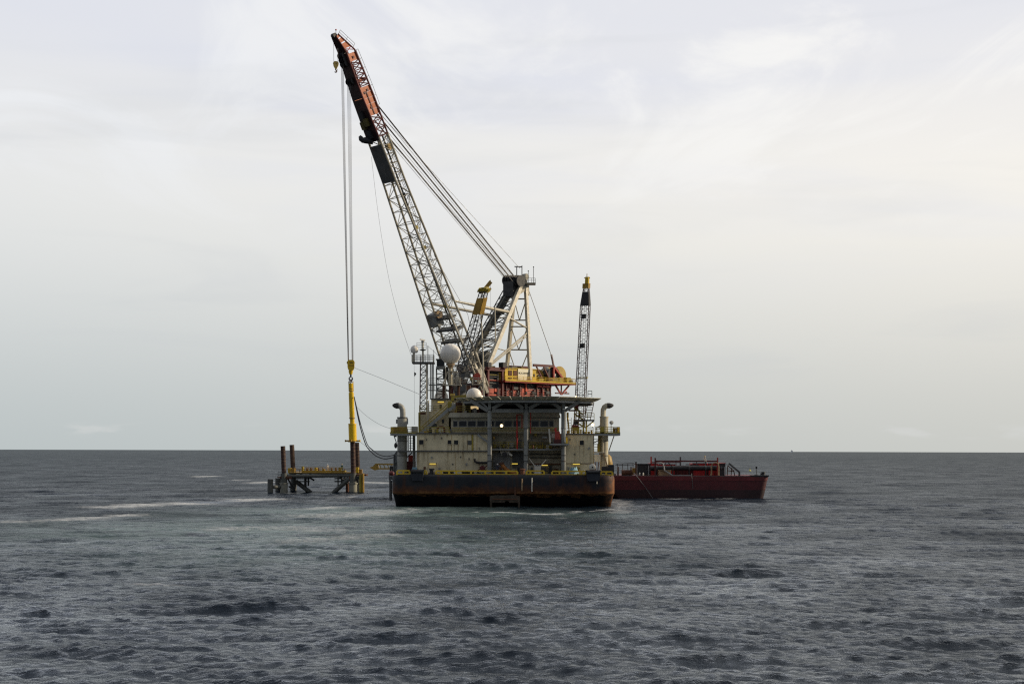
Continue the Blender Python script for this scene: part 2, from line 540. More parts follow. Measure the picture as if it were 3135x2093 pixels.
def ladder(p, q, wv, rung=0.45, r=0.04, mb=None):
    mb = mb or MB()
    p, q, wv = Vector(p), Vector(q), Vector(wv)
    mb.tube(p, q, r, 5)
    mb.tube(p + wv, q + wv, r, 5)
    k = int((q - p).length / rung)
    for i in range(1, k):
        a = lerp(p, q, i / k)
        mb.tube(a, a + wv, r * 0.8, 5)
    return mb

def add_runs(m, runs):
    """rust runs below fittings: (x0, x1, z where the run starts, length)"""
    t = m.node_tree
    b = t.nodes['Principled BSDF']
    src = b.inputs['Base Color'].links[0].from_socket
    geo = t.nodes.new('ShaderNodeNewGeometry')
    sp = t.nodes.new('ShaderNodeSeparateXYZ')
    t.links.new(geo.outputs['Position'], sp.inputs[0])
    mpn = t.nodes.new('ShaderNodeMapping')
    t.links.new(geo.outputs['Position'], mpn.inputs[0])
    mpn.inputs['Scale'].default_value = (3.4, 3.4, 0.22)
    nn = t.nodes.new('ShaderNodeTexNoise')
    t.links.new(mpn.outputs[0], nn.inputs['Vector'])
    nn.inputs['Detail'].default_value = 4
    def mr(x, lo, hi, a=0.0, bb=1.0):
        n = t.nodes.new('ShaderNodeMapRange')
        t.links.new(x, n.inputs[0])
        for i, v in enumerate((lo, hi, a, bb)):
            n.inputs[i + 1].default_value = v
        return n.outputs[0]
    def op(o_, a, bb):
        n = t.nodes.new('ShaderNodeMath')
        n.operation = o_
        t.links.new(a, n.inputs[0])
        t.links.new(bb, n.inputs[1])
        return n.outputs[0]
    acc = None
    for x0, x1, z, ln in runs:
        k = op('MULTIPLY', op('MULTIPLY', mr(sp.outputs[0], x0 - .06, x0 + .06), mr(sp.outputs[0], x1 + .06, x1 - .06)), op('MULTIPLY', mr(sp.outputs[2], z - ln, z - .05), mr(sp.outputs[2], z + .02, z - .02)))
        acc = k if acc is None else op('MAXIMUM', acc, k)
    f = op('MULTIPLY', acc, mr(nn.outputs['Fac'], 0.36, 0.58, 0.15, 1.0))
    mx = t.nodes.new('ShaderNodeMix')
    mx.data_type = 'RGBA'
    t.links.new(f, mx.inputs[0])
    t.links.new(src, mx.inputs[6])
    mx.inputs[7].default_value = (0.15, 0.085, 0.018, 1)
    t.links.new(mx.outputs[2], b.inputs['Base Color'])
def px_run(x0, x1, y0, y1, Y):
    a, b = V(x0, y0, Y), V(x1, y1, Y)
    return (a.x, b.x, a.z, a.z - b.z)
add_runs(M['cream'], [px_run(*r, 249.0) for r in ((1283, 1286, 1361, 1380), (1294.5, 1297.5, 1361, 1380), (1370, 1373, 1360, 1412), (1380, 1383, 1360, 1412), (1389, 1392, 1361, 1420), (1401, 1404, 1361, 1420), (1431, 1433, 1362, 1378), (1442, 1447, 1330, 1380),
    (1276, 1284, 1382, 1450), (1328, 1333, 1328, 1352), (1366, 1372, 1328, 1345), (1349, 1351, 1329, 1349), (1415, 1419, 1383, 1412), (1296, 1300, 1384, 1415), (1312, 1313.5, 1421, 1440), (1335, 1336.5, 1421, 1440))]
    + [px_run(*r, 247.8) for r in ((1774, 1776, 1363, 1417), (1786, 1788.5, 1363, 1420), (1733, 1736, 1330, 1350), (1756, 1758, 1331, 1350), (1797, 1800, 1331, 1360))]
    + [px_run(*r, 253.2) for r in ((1636, 1638, 1383, 1412), (1650, 1653, 1383, 1417), (1664, 1666, 1383, 1405), (1680, 1683, 1383, 1417), (1698, 1701, 1383, 1410), (1708, 1710, 1383, 1416))])
# ------------------------------------------------------------------ sea
SEA_MAXR = 0.62
def sea_material():
    m = bpy.data.materials.new('sea_water')
    m.use_nodes = True
    t = m.node_tree
    b = t.nodes['Principled BSDF']
    out = t.nodes['Material Output']
    geo = t.nodes.new('ShaderNodeNewGeometry')
    def noise(scale, vec, detail=4, r=0.6, dist=0.0):
        mpn = t.nodes.new('ShaderNodeMapping')
        t.links.new(geo.outputs['Position'], mpn.inputs[0])
        mpn.inputs['Scale'].default_value = vec
        mpn.inputs['Rotation'].default_value = (0, 0, 0.12)
        nn = t.nodes.new('ShaderNodeTexNoise')
        t.links.new(mpn.outputs[0], nn.inputs['Vector'])
        nn.inputs['Scale'].default_value = scale
        nn.inputs['Detail'].default_value = detail
        nn.inputs['Roughness'].default_value = r
        nn.inputs['Distortion'].default_value = dist
        return nn.outputs['Fac']
    def mth(op, a, bb):
        n = t.nodes.new('ShaderNodeMath')
        n.operation = op
        for i, x in enumerate((a, bb)):
            if isinstance(x, float):
                n.inputs[i].default_value = x
            else:
                t.links.new(x, n.inputs[i])
        return n.outputs[0]
    def mr(x, lo, hi, a=0.0, bb=1.0):
        n = t.nodes.new('ShaderNodeMapRange')
        t.links.new(x, n.inputs[0])
        for i, v in enumerate((lo, hi, a, bb)):
            n.inputs[i + 1].default_value = v
        return n.outputs[0]
    def mx(f, a, bb):
        n = t.nodes.new('ShaderNodeMix')
        n.data_type = 'RGBA'
        for s, x in ((n.inputs[0], f), (n.inputs[6], a), (n.inputs[7], bb)):
            if isinstance(x, tuple):
                s.default_value = (*x, 1)
            else:
                t.links.new(x, s)
        return n.outputs[2]
    at = t.nodes.new('ShaderNodeAttribute')
    at.attribute_name = 'foam'
    at2 = t.nodes.new('ShaderNodeAttribute')
    at2.attribute_name = 'aeration'
    fn = noise(1.0, (0.55, 0.55, 0.4), 9, 0.74, 1.4)
    foam = mr(mth('ADD', fn, mth('MULTIPLY', at.outputs['Fac'], 0.62)), 0.66, 1.08)
    aer = mth('MULTIPLY', at2.outputs['Fac'], mr(noise(0.5, (0.22, 0.5, 0.3), 6, 0.70, 0.8), 0.30, 0.62))
    body = mx(aer, (0.0040, 0.0085, 0.0160), (0.165, 0.235, 0.225))
    c = mx(foam, body, (0.50, 0.52, 0.53))
    t.nodes.remove(b)
    # wind ripple on the modelled waves
    h = mth('ADD', mth('MULTIPLY', noise(1.0, (0.75, 1.15, 1.0), 7, 0.66, 0.4), 0.30), mth('MULTIPLY', noise(3.4, (0.7, 1.0, 1.0), 4, 0.6, 0.4), 0.06))
    bp = t.nodes.new('ShaderNodeBump')
    bp.inputs['Strength'].default_value = 1.0
    bp.inputs['Distance'].default_value = 0.9
    t.links.new(h, bp.inputs['Height'])
    fr = t.nodes.new('ShaderNodeFresnel')
    fr.inputs['IOR'].default_value = 1.333
    t.links.new(bp.outputs[0], fr.inputs['Normal'])
    df = t.nodes.new('ShaderNodeBsdfDiffuse')
    t.links.new(c, df.inputs['Color'])
    t.links.new(bp.outputs[0], df.inputs['Normal'])
    gl = t.nodes.new('ShaderNodeBsdfGlossy')
    gl.inputs['Color'].default_value = (0.93, 0.97, 1.0, 1)
    gl.inputs['Roughness'].default_value = 0.09
    t.links.new(bp.outputs[0], gl.inputs['Normal'])
    # unresolved wavelets keep a real sea from ever acting as a full mirror at grazing angles
    k = mth('MULTIPLY', mth('MINIMUM', fr.outputs[0], SEA_MAXR), mr(foam, 0.0, 1.0, 1.0, 0.15))
    at3 = t.nodes.new('ShaderNodeAttribute')
    at3.attribute_name = 'fine_chop'
    k = mth('MULTIPLY', k, mr(at3.outputs['Fac'], 0.30, 1.0, 1.0, 0.32))
    # cat's paws: patches of rougher and calmer water
    k = mth('MULTIPLY', k, mr(noise(0.045, (1, 1, 1), 9, 0.72, 0.6), 0.30, 0.70, 0.40, 1.55))
    ms = t.nodes.new('ShaderNodeMixShader')
    t.links.new(k, ms.inputs[0])
    t.links.new(df.outputs[0], ms.inputs[1])
    t.links.new(gl.outputs[0], ms.inputs[2])
    t.links.new(ms.outputs[0], out.inputs['Surface'])
    return m

def make_sea():
    th = [0.0]
    while th[-1] < 0.50:
        th.append(th[-1] + 0.0017)
    st = 0.0017
    while th[-1] < math.pi - 0.06:
        st = min(st * 1.22, 0.11)
        th.append(th[-1] + st)
    th = np.array(th)
    th = np.concatenate([-th[::-1], th[1:]])
    sp_t = np.gradient(th)
    rs = [24.0]
    while rs[-1] < 1500:
        rs.append(rs[-1] + max(0.16, rs[-1] * 0.0025))
    while rs[-1] < 12500:
        rs.append(rs[-1] * 1.02)
    rs = np.array(rs)
    sp_r = np.gradient(rs)
    R, T = np.meshgrid(rs, th, indexing='ij')
    X, Y = R * np.sin(T), R * np.cos(T)
    sp = np.maximum(np.meshgrid(sp_r, sp_t, indexing='ij')[0] * 1.0, R * sp_t[None, :])
    n = 120
    lam = np.exp(rng.uniform(np.log(0.62), np.log(13.0), n))
    lam[:5] = (26, 20, 17, 15, 14)
    wind = math.radians(-100)                     # waves run towards the viewer, a little from the right
    ang = wind + rng.normal(0, 1, n) * np.where(lam > 2.2, 0.30, 0.75)
    ph = rng.uniform(0, 2 * math.pi, n)
    k = 2 * np.pi / lam
    slope = 0.245 * math.sqrt(2 / n) * rng.uniform(0.6, 1.35, n)
    slope *= np.where(lam > 1.8, (1.8 / lam) ** 0.42, 1.0) * np.where(lam > 9, 0.75, 1.0)
    a = slope / k
    UV_ = np.zeros_like(X)
    Z = np.zeros_like(X); DX = np.zeros_like(X); DY = np.zeros_like(X); J = np.zeros_like(X)
    # patches of gust: rougher and calmer water
    gust = 1.0 + 0.16 * np.sin(X * 0.021 + Y * 0.013 + 1.0) * np.sin(Y * 0.017 - X * 0.009) + 0.08 * np.sin(X * 0.07 + 2) * np.sin(Y * 0.05 + X * 0.02)
    for i in range(n):
        att = np.clip((lam[i] / sp - 1.8) / 1.8, 0, 1)
        UV_ += (1 - att) * slope[i] ** 2
        if att.max() <= 0:
            continue
        cx, cy = math.cos(ang[i]), math.sin(ang[i])
        p = k[i] * (cx * X + cy * Y) + ph[i]
        c_, s_ = np.cos(p), np.sin(p)
        A = a[i] * att * gust
        Z += A * c_
        DX -= (1.2 if lam[i] < 3.5 else 1.0) * A * cx * s_
        DY -= (1.2 if lam[i] < 3.5 else 1.0) * A * cy * s_
        J += k[i] * A * c_
    # foam: thruster wash, wakes and a few whitecaps
    def blob(px, py, hw, hd, rot=0.0, pw=2):
        c = at_sea(px, py)
        dx, dy = X - c.x, Y - c.y
        u = dx * math.cos(rot) + dy * math.sin(rot)
        v = -dx * math.sin(rot) + dy * math.cos(rot)
        return np.exp(-((np.abs(u) / hw) ** pw + (np.abs(v) / hd) ** pw))
    foam = np.zeros_like(X)
    def streak(pts, wd, w):
        f = np.zeros_like(X)
        P = [at_sea(*p) for p in pts]
        for a_, b_ in zip(P, P[1:]):
            dx, dy = b_.x - a_.x, b_.y - a_.y
            tt = np.clip(((X - a_.x) * dx + (Y - a_.y) * dy) / (dx * dx + dy * dy), 0, 1)
            d2 = (X - a_.x - tt * dx) ** 2 + (Y - a_.y - tt * dy) ** 2
            f = np.maximum(f, np.exp(-d2 / wd ** 2))
        lace = 0.5 + 0.5 * np.sin(X * .83 + 1.7 * np.sin(Y * .31)) * np.sin(Y * .47 + 1.3 * np.sin(X * .29))
        return w * f * (0.80 + 0.24 * lace)
    for pts, wd, w in ((((345, 1551), (470, 1545), (560, 1541)), 6.0, .98), (((540, 1542), (660, 1537), (800, 1528)), 7.0, 1.0), (((790, 1530), (850, 1530)), 4, .6),
                       (((0, 1600), (150, 1593)), 4.0, .66), (((140, 1593), (260, 1588), (395, 1577)), 4.0, .76),
                       (((930, 1557), (1090, 1550), (1205, 1540)), 5.0, .72), (((1010, 1580), (1120, 1572), (1225, 1562)), 7, .70), (((1100, 1522), (1205, 1512)), 9, .74), (((1120, 1500), (1195, 1497)), 10, .70),
                       (((700, 1618), (860, 1614), (1000, 1622)), 5.0, .58), (((900, 1655), (1150, 1640)), 5, .55), (((430, 1788), (540, 1790)), 1.0, .5),
                       (((1240, 1556), (1330, 1562), (1450, 1566)), 1.2, .70), (((1520, 1566), (1600, 1572), (1700, 1574)), 1.6, .85), (((1700, 1572), (1800, 1566), (1880, 1556)), 1.2, .66), (((1400, 1580), (1560, 1584), (1720, 1584)), 1.2, .55),
                       (((1880, 1530), (1905, 1548), (1900, 1570)), 3, .55), (((2040, 1527), (2180, 1528), (2330, 1524)), 2.0, .5),
                       (((610, 1459), (655, 1457)), 5, .95), (((740, 1470), (752, 1470)), 4, .95), (((785, 1478), (830, 1474)), 5, .9), (((1118, 1475), (1160, 1478)), 6, .9), (((850, 1509), (905, 1510)), 1.5, .6), (((1055, 1510), (1115, 1511)), 1.5, .6)):
        foam = np.maximum(foam, streak(pts, wd, w))
    crest = np.clip((J - 0.42) / 0.2, 0, 1) * np.clip(R / 140 - 0.3, 0, 1)
    foam = np.clip(np.maximum(foam, crest * 0.42), 0, 1)
    aer = np.clip(0.95 * blob(1100, 1560, 22, 24) + 0.75 * blob(780, 1620, 34, 26, 0.1) + 0.6 * blob(1540, 1575, 24, 10) + 0.5 * blob(1050, 1690, 22, 22), 0, 1)
    nr, nc = X.shape
    co = np.stack([X + DX, Y + DY, Z], -1).reshape(-1, 3)
    idx = np.arange(nr * nc).reshape(nr, nc)
    q = np.stack([idx[:-1, :-1], idx[:-1, 1:], idx[1:, 1:], idx[1:, :-1]], -1).reshape(-1, 4)
    seam = np.stack([idx[:-1, -1], idx[:-1, 0], idx[1:, 0], idx[1:, -1]], -1)
    q = np.concatenate([q, seam])
    co = np.concatenate([co, [[0, 0, 0]]])
    ctr = len(co) - 1
    tri = np.stack([np.full(nc, ctr), np.roll(idx[0], -1), idx[0]], -1)
    me = bpy.data.meshes.new('sea')
    nq, ntr = len(q), len(tri)
    me.vertices.add(len(co))
    me.vertices.foreach_set('co', co.ravel())
    me.loops.add(nq * 4 + ntr * 3)
    me.loops.foreach_set('vertex_index', np.concatenate([q[:, ::-1].ravel(), tri[:, ::-1].ravel()]).astype(np.int32))
    me.polygons.add(nq + ntr)
    me.polygons.foreach_set('loop_start', np.concatenate([np.arange(nq) * 4, nq * 4 + np.arange(ntr) * 3]).astype(np.int32))
    me.polygons.foreach_set('use_smooth', np.ones(nq + ntr, bool))
    me.update(calc_edges=True)
    for nm, arr in (('foam', foam), ('aeration', aer), ('fine_chop', np.sqrt(UV_ / np.sum(slope ** 2)))):
        at = me.attributes.new(nm, 'FLOAT', 'POINT')
        at.data.foreach_set('value', np.append(arr.ravel(), 0).astype(np.float32))
    nrm = np.zeros(3)
    me.materials.append(sea_material())
    o = bpy.data.objects.new('sea', me)
    COL.objects.link(o)
    if me.polygons[0].normal.z < 0:
        me.flip_normals()
    o['kind'] = 'structure'
    return o
make_sea()

# ------------------------------------------------------------------ people
def person(p, facing, label, cloth, group=None, pose='stand', hat='helmet', h=1.76):
    """p: where the feet (or seat) rest; facing: angle about Z, 0 looks along -Y"""
    t = thing('person', label, 'person', p, group)
    s = h / 1.76
    ft = 0.09
    if pose == 'stand':
        j = dict(pel=(0, 0, .95), sp=(0, -.01, 1.20), ch=(0, 0, 1.40), nk=(0, -.01, 1.52), hd=(0, -.03, 1.66), lh=(-.10, 0, .92), rh=(.10, 0, .92), lk=(-.11, -.02, .50), rk=(.13, .02, .50), la=(-.12, .03, .08), ra=(.15, .05, .08), lt=(-.13, -.14, .04), rt=(.18, -.12, .04),
                 ls=(-.19, 0, 1.43), rs=(.19, 0, 1.43), le=(-.27, .02, 1.15), re=(.27, .03, 1.15), lw=(-.25, -.12, .93), rw=(.26, -.10, .92), lf=(-.25, -.16, .84), rf=(.26, -.14, .83))
    elif pose == 'bend':
        j = dict(pel=(0, .12, .92), sp=(0, -.10, 1.08), ch=(0, -.30, 1.20), nk=(0, -.42, 1.25), hd=(0, -.53, 1.28), lh=(-.10, .12, .90), rh=(.10, .12, .90), lk=(-.12, .0, .50), rk=(.13, .06, .50), la=(-.13, .08, .08), ra=(.15, .12, .08), lt=(-.14, -.09, .04), rt=(.17, -.05, .04),
                 ls=(-.19, -.30, 1.22), rs=(.19, -.30, 1.22), le=(-.24, -.40, .95), re=(.24, -.42, .95), lw=(-.18, -.56, .80), rw=(.16, -.58, .82), lf=(-.16, -.62, .74), rf=(.14, -.64, .76))
    else:  # sit: p is on the seat
        j = dict(pel=(0, 0, .10), sp=(0, -.03, .34), ch=(0, -.06, .54), nk=(0, -.09, .66), hd=(0, -.13, .80), lh=(-.10, -.02, .09), rh=(.10, -.02, .09), lk=(-.13, -.42, .08), rk=(.13, -.43, .06), la=(-.13, -.45, -.36), ra=(.14, -.42, -.37), lt=(-.14, -.60, -.39), rt=(.15, -.57, -.41),
                 ls=(-.19, -.06, .57), rs=(.19, -.06, .57), le=(-.26, -.12, .31), re=(.26, -.13, .31), lw=(-.18, -.34, .20), rw=(.17, -.35, .20), lf=(-.14, -.42, .16), rf=(.13, -.43, .16))
    rad = dict(pel=.135, sp=.12, ch=.145, nk=.06, hd=.105, lh=.095, rh=.095, lk=.065, rk=.065, la=.05, ra=.05, lt=.045, rt=.045, ls=.075, rs=.075, le=.05, re=.05, lw=.036, rw=.036, lf=.035, rf=.035)
    names = list(j)
    ed = [('pel', 'sp'), ('sp', 'ch'), ('ch', 'nk'), ('nk', 'hd'), ('pel', 'lh'), ('pel', 'rh'), ('lh', 'lk'), ('rh', 'rk'), ('lk', 'la'), ('rk', 'ra'), ('la', 'lt'), ('ra', 'rt'), ('ch', 'ls'), ('ch', 'rs'), ('ls', 'le'), ('rs', 're'), ('le', 'lw'), ('re', 'rw'), ('lw', 'lf'), ('rw', 'rf')]
    me = bpy.data.meshes.new('body')
    me.from_pydata([Vector(j[k]) * s for k in names], [(names.index(a), names.index(b)) for a, b in ed], [])
    o = bpy.data.objects.new('body', me)
    COL.objects.link(o)
    md = o.modifiers.new('skin', 'SKIN')
    sv = me.skin_vertices[0].data
    for i, k in enumerate(names):
        sv[i].radius = (rad[k] * s, rad[k] * s * (0.78 if k in ('pel', 'sp', 'ch') else 1))
        sv[i].use_root = (k == 'pel')
    sub = o.modifiers.new('sub', 'SUBSURF')
    sub.levels = sub.render_levels = 1
    dg = bpy.context.evaluated_depsgraph_get()
    m2 = bpy.data.meshes.new_from_object(o.evaluated_get(dg))
    bpy.data.objects.remove(o)
    m2.name = 'body'
    m2.materials.clear()
    for mm in (cloth, 'skin', 'boot'):
        m2.materials.append(M[mm])
    hd = Vector(j['hd']) * s
    for pl_ in m2.polygons:
        c = pl_.center
        pl_.use_smooth = True
        near = lambda k, d: (c - Vector(j[k]) * s).length < d * s
        if (c - hd).length < .155 * s or near('lf', .085) or near('rf', .085):
            pl_.material_index = 1
        elif near('la', .12) or near('ra', .12) or near('lt', .12) or near('rt', .12):
            pl_.material_index = 2
    b = bpy.data.objects.new('body', m2)
    COL.objects.link(b)
    b.parent = t
    hb = MB().lathe(hd + Vector((0, 0, .045 * s)), (0, 0, 1), [(0, .155 * s), (.012, .15 * s), (.02, .128 * s), (.06, .118 * s), (.10, .085 * s), (.125, .03 * s), (.13, 0.0)], 14)
    hb2 = MB()
    hb2.v, hb2.f = [v + Vector(p) for v in hb.v], hb.f
    hb2.build('hard_hat', hat, t)
    t.rotation_euler.z = facing
    return t

# ------------------------------------------------------------------ jacket platform, piles, hammer
YF, YK = 321.0, 333.0
def jacket():
    c0 = V(978, 1456, 327); c0.z = 0
    t = thing('jacket_platform', 'low steel jacket platform standing in the sea with four rusty piles', 'platform', c0)
    sea_z = -3
    legs = {}
    for nm, px, Y in (('fl', 869.5, YF), ('fr', 1081, YF), ('bl', 898, YK), ('br', 1096, YK)):
        p = V(px, 1456, Y)
        legs[nm] = p
        r = {'fl': .86, 'fr': .92, 'bl': .78, 'br': .86}[nm]
        top = p.z - 1.55
        MB().lathe((p.x, Y, sea_z), (0, 0, 1), [(0, r), (top - sea_z - .3, r), (top - sea_z - .3, r + .12), (top - sea_z, r + .12)], 16).build('leg_sleeve', 'conc' if nm[0] == 'f' else 'jacket', t)
        MB().tube((p.x, Y, top), (p.x, Y, p.z + .6), r * .86, 14).build('leg', 'jacket', t)
    def P(px, py, Y): return V(px, py, Y)
    # lower deck tube and upper deck beams
    for a, b, Y in ((880, 1076, YF), (905, 1090, YK)):
        MB().tube(P(a, 1457, Y), P(b, 1455, Y), .38, 12).build('deck_tube', 'jacket', t)
    for nm in (('fl', 'bl'), ('fr', 'br')):
        MB().tube(legs[nm[0]], legs[nm[1]], .36, 12).build('deck_tube', 'jacket', t)
    for Y in (YF + .2, (YF + YK) / 2, YK - .2):
        MB().pbox(884, 1447, 1078, 1450.5, Y, .35).build('deck_beam', 'dkgrey', t)
    for i in range(7):
        px = 892 + i * 29
        MB().box(P(px, 1453, YF + .1) - Vector((.28, 0, .3)), P(px, 1448, YF + .4) + Vector((.28, 0, .1))).build('deck_post', 'jacket', t)
    a, b = P(884, 1447, YF), P(1078, 1447, YF)
    for i in range(10):
        x0, x1 = lerp(a.x, b.x, i / 10), lerp(a.x, b.x, (i + 1) / 10)
        MB().box((x0 + .03, YF - .1, a.z), (x1 - .03, YK, a.z + .14)).build('deck_panel', 'ochre', t)
    # diagonal braces
    MB().tube(P(905, 1472, YF + 4), P(960, 1514, YF + 4), .50, 10).build('diagonal_brace', 'jacket', t)
    MB().tube(P(1071, 1462, YF), P(1010, 1518, YF), .50, 10).build('diagonal_brace', 'jacket', t)
    MB().tube(P(1064, 1475, YF + 6), P(1064, 1520, YF + 6), .42, 10).build('riser', 'rust', t)
    MB().tube(P(935, 1460, YK - 3), P(935, 1489, YK - 3), .3, 8).build('caisson', 'dkgrey', t)
    MB().tube(P(944, 1460, YK - 3), P(944, 1487, YK - 3), .2, 8).build('caisson', 'dkgrey', t)
    for px in (1035, 1046, 1056):
        MB().tube(P(px, 1458, YK - 2), P(px, 1486, YK - 2), .16, 6).build('caisson', 'dkgrey', t)
    for py in (1464, 1473):
        MB().tube(P(905, py, YK - 2), P(948, py, YK - 2), .14, 6).build('pipe', 'dkgrey', t)
        MB().tube(P(1024, py, YK - 3), P(1066, py, YK - 3), .14, 6).build('pipe', 'dkgrey', t)
    # boat fenders at the outer end
    for px, Y, r, top in ((827.5, YF - 2, .62, 1466), (852, YF + 6, .70, 1463)):
        MB().tube(P(px, 1530, Y), P(px, top, Y), r, 12).build('boat_fender', 'jacket', t)
        q = P(px, 1490, Y)
        MB().tube(q, (legs['fl'].x, YF + .5, q.z), .42, 10).build('fender_arm', 'jacket', t)
    # yellow landing stanchions at the right
    MB().tube(P(1104, 1530, YF - 1), P(1104, 1452, YF - 1), .30, 10).build('landing_post', 'dkyel', t)
    MB().tube(P(1111.5, 1530, YF - 1), P(1111, 1448, YF - 1), .30, 10).build('landing_post', 'ochre', t)
    for i in range(6):
        py = 1456 + i * 9
        MB().tube(P(1104, py, YF - 1), P(1111, py, YF - 1), .10, 6).build('landing_rung', 'dkyel', t)
    # walkways, rails and gear on the deck
    dz_ = P(900, 1445, YF).z + .02
    MB().pbox(928, 1440, 1056, 1445, YF + 2, 3.0).build('pipe_rack', 'dkyel', t)
    for x0, x1, py, Y in ((924, 1050, 1436, YF + 1.5), (930, 1046, 1436, YF + 8), (886, 924, 1442, YF + .2), (1050, 1078, 1440, YF + .2)):
        p, q = P(x0, py + 9, Y), P(x1, py + 9, Y)
        q.z = p.z
        rail([p, q], 1.1, 3, .055, 1.5).build('railing', 'ochre', t)
    for px, py0, py1, Y, w, m_ in ((926, 1427, 1445, YF + 2, 6, 'dkyel'), (886, 1432, 1448, YF + 3, 9, 'yellow'), (897, 1433, 1447, YF + 3, 10, 'ochre'), (966, 1431, 1444, YF + 3, 7, 'yellow'), (1040, 1430, 1444, YF + 3, 8, 'dkyel'), (1093, 1430, 1447, YF + 4, 9, 'yellow'), (1103, 1436, 1450, YF + 2, 10, 'ochre'), (990, 1434, 1445, YF + 4, 7, 'ochre')):
        MB().pbox(px - w / 2, py0, px + w / 2, py1, Y, 1.2).build('equipment_box', m_, t)
    for px in (940, 952, 975, 1015, 1028):
        MB().tube(P(px, 1445, YF + 3), P(px, 1432, YF + 3), .22, 8).build('valve_stem', 'rust', t)
    for i in range(13):
        x = 905 + i * 12.5
        MB().tube(P(x, 1447, YF + 6 - (i % 3)), P(x, 1431 + (i * 7) % 9, YF + 6 - (i % 3)), .10 + .05 * (i % 3), 6).build('pipe_stub', ('rust', 'dkgrey', 'black', 'dkyel')[i % 4], t)
    for a_, b_ in (((880, 1462), (900, 1500)), ((884, 1489), (900, 1494)), ((1072, 1486), (1090, 1490)), ((1040, 1460), (1064, 1480)), ((945, 1459), (962, 1470))):
        MB().tube(P(*a_, YF + 5), P(*b_, YF + 5), .2, 8).build('diagonal_brace', 'dkgrey', t)
    for px in (862, 876, 888, 1074, 1090, 1100):
        MB().pbox(px - 5, 1457, px + 5, 1466, YF - .5, 1.4).build('leg_collar', 'black' if px % 3 else 'rust', t)
    # gangway landing left
    MB().pbox(849, 1459, 884, 1462, YF - .6, 4).build('landing_plate', 'rust', t)
    p, q = P(851, 1459, YF - .4), P(864, 1459, YF - .4)
    rail([p, q], 1.1, 3, .05, .8).build('railing', 'dkgrey', t)
    MB().pbox(1075, 1451, 1122, 1456, YF - .4, 3).build('landing_plate', 'rust', t)
    return legs, t
LEGS, JACKET = jacket()
for px, py0, py1, Y, r, lean, lab in ((869.5, 1365, 1478, YF, .53, 3.4, 'rusty pile at the outer near corner of the platform, lower top'),
                                      (897, 1361, 1450, YK, .54, 3.5, 'rusty pile at the outer far corner with closely spaced rungs'),
                                      (1081, 1352, 1462, YF, .56, 1.5, 'rusty pile standing under the yellow hammer'),
                                      (1095, 1354, 1458, YK, .53, 2.5, 'dark red pile behind the one under the hammer')):
    top, bot = V(px - lean, py0, Y), V(px + 1, py1, Y)
    t = thing('steel_pile', lab, 'pile', bot, 'piles of the platform')
    ax = (top - bot).normalized()
    MB().lathe(bot, ax, [(0, r), ((top - bot).length, r)], 18).build('pile_tube', 'pile', t)
    k = 11 if px != 897 else 24
    if px in (1081,):
        k = 10
    for i in range(k):
        h = (top - bot).length * (1 - (i + .5) / k)
        MB().lathe(bot + ax * h, ax, [(-.05, r + .012), (.05, r + .012)], 18).build('weld_band', 'band', t)

def hammer():
    Y = YF
    top, bot = V(1074.2, 1168, Y), V(1080.5, 1352, Y)
    ax = (bot - top).normalized()
    t = thing('pile_hammer', 'yellow hydraulic pile hammer hanging on the crane hook over a pile', 'pile hammer', bot)
    s = (bot - top).length / 184.0            # metres per photo row
    def seg(name, prof, m_='hammer', n=24):
        return MB().lathe(top, ax, [(h * s, r * s) for h, r in prof], n).build(name, m_, t)
    seg('anvil_sleeve', [(128, 9), (128, 12.6), (131, 13), (131, 12.2), (182, 12.2), (182, 9)])
    seg('ram_housing', [(32, 5), (34, 8), (112, 8), (112, 7)])
    seg('collar', [(110, 9.4), (113, 9.4)], 'ochre')
    seg('neck', [(113, 7.2), (128, 7.2)])
    seg('collar', [(27, 7.6), (30.5, 7.6)], 'ochre')
    seg('upper_neck', [(5, 6.0), (33, 6.0)])
    seg('top_ring', [(20, 6.6), (23, 6.6)], 'ochre')
    sd = Vector((1, 0, 0))
    for k, (a, m_) in enumerate(((-6.2, 'dkyel'), (-2.0, 'black'), (6.4, 'hammer'))):
        p = top + sd * a * s
        MB().tube(p - ax * 1.5 * s, p + ax * 30 * s, 1.5 * s, 8).build('lifting_bar', m_, t)
    seg('base_flange', [(180, 14.5), (184.5, 14.5)], 'ochre')
    for dx, dy in ((-1, -.25), (1, -.35), (.2, 1), (-.2, -1)):
        d = Vector((dx, dy, 0)).normalized()
        p = top + ax * 181 * s + d * 12 * s
        lug = MB().tube(p, p + d * 11 * s, 2.4 * s, 8).build('clamp_lug', 'ochre' if dx < .5 else 'yellow', t)
        MB().tube(p + d * 9.5 * s, p + d * 12.5 * s, 3.3 * s, 10).build('lug_end', 'ochre' if dx < .5 else 'yellow', lug)
    return t
hammer()
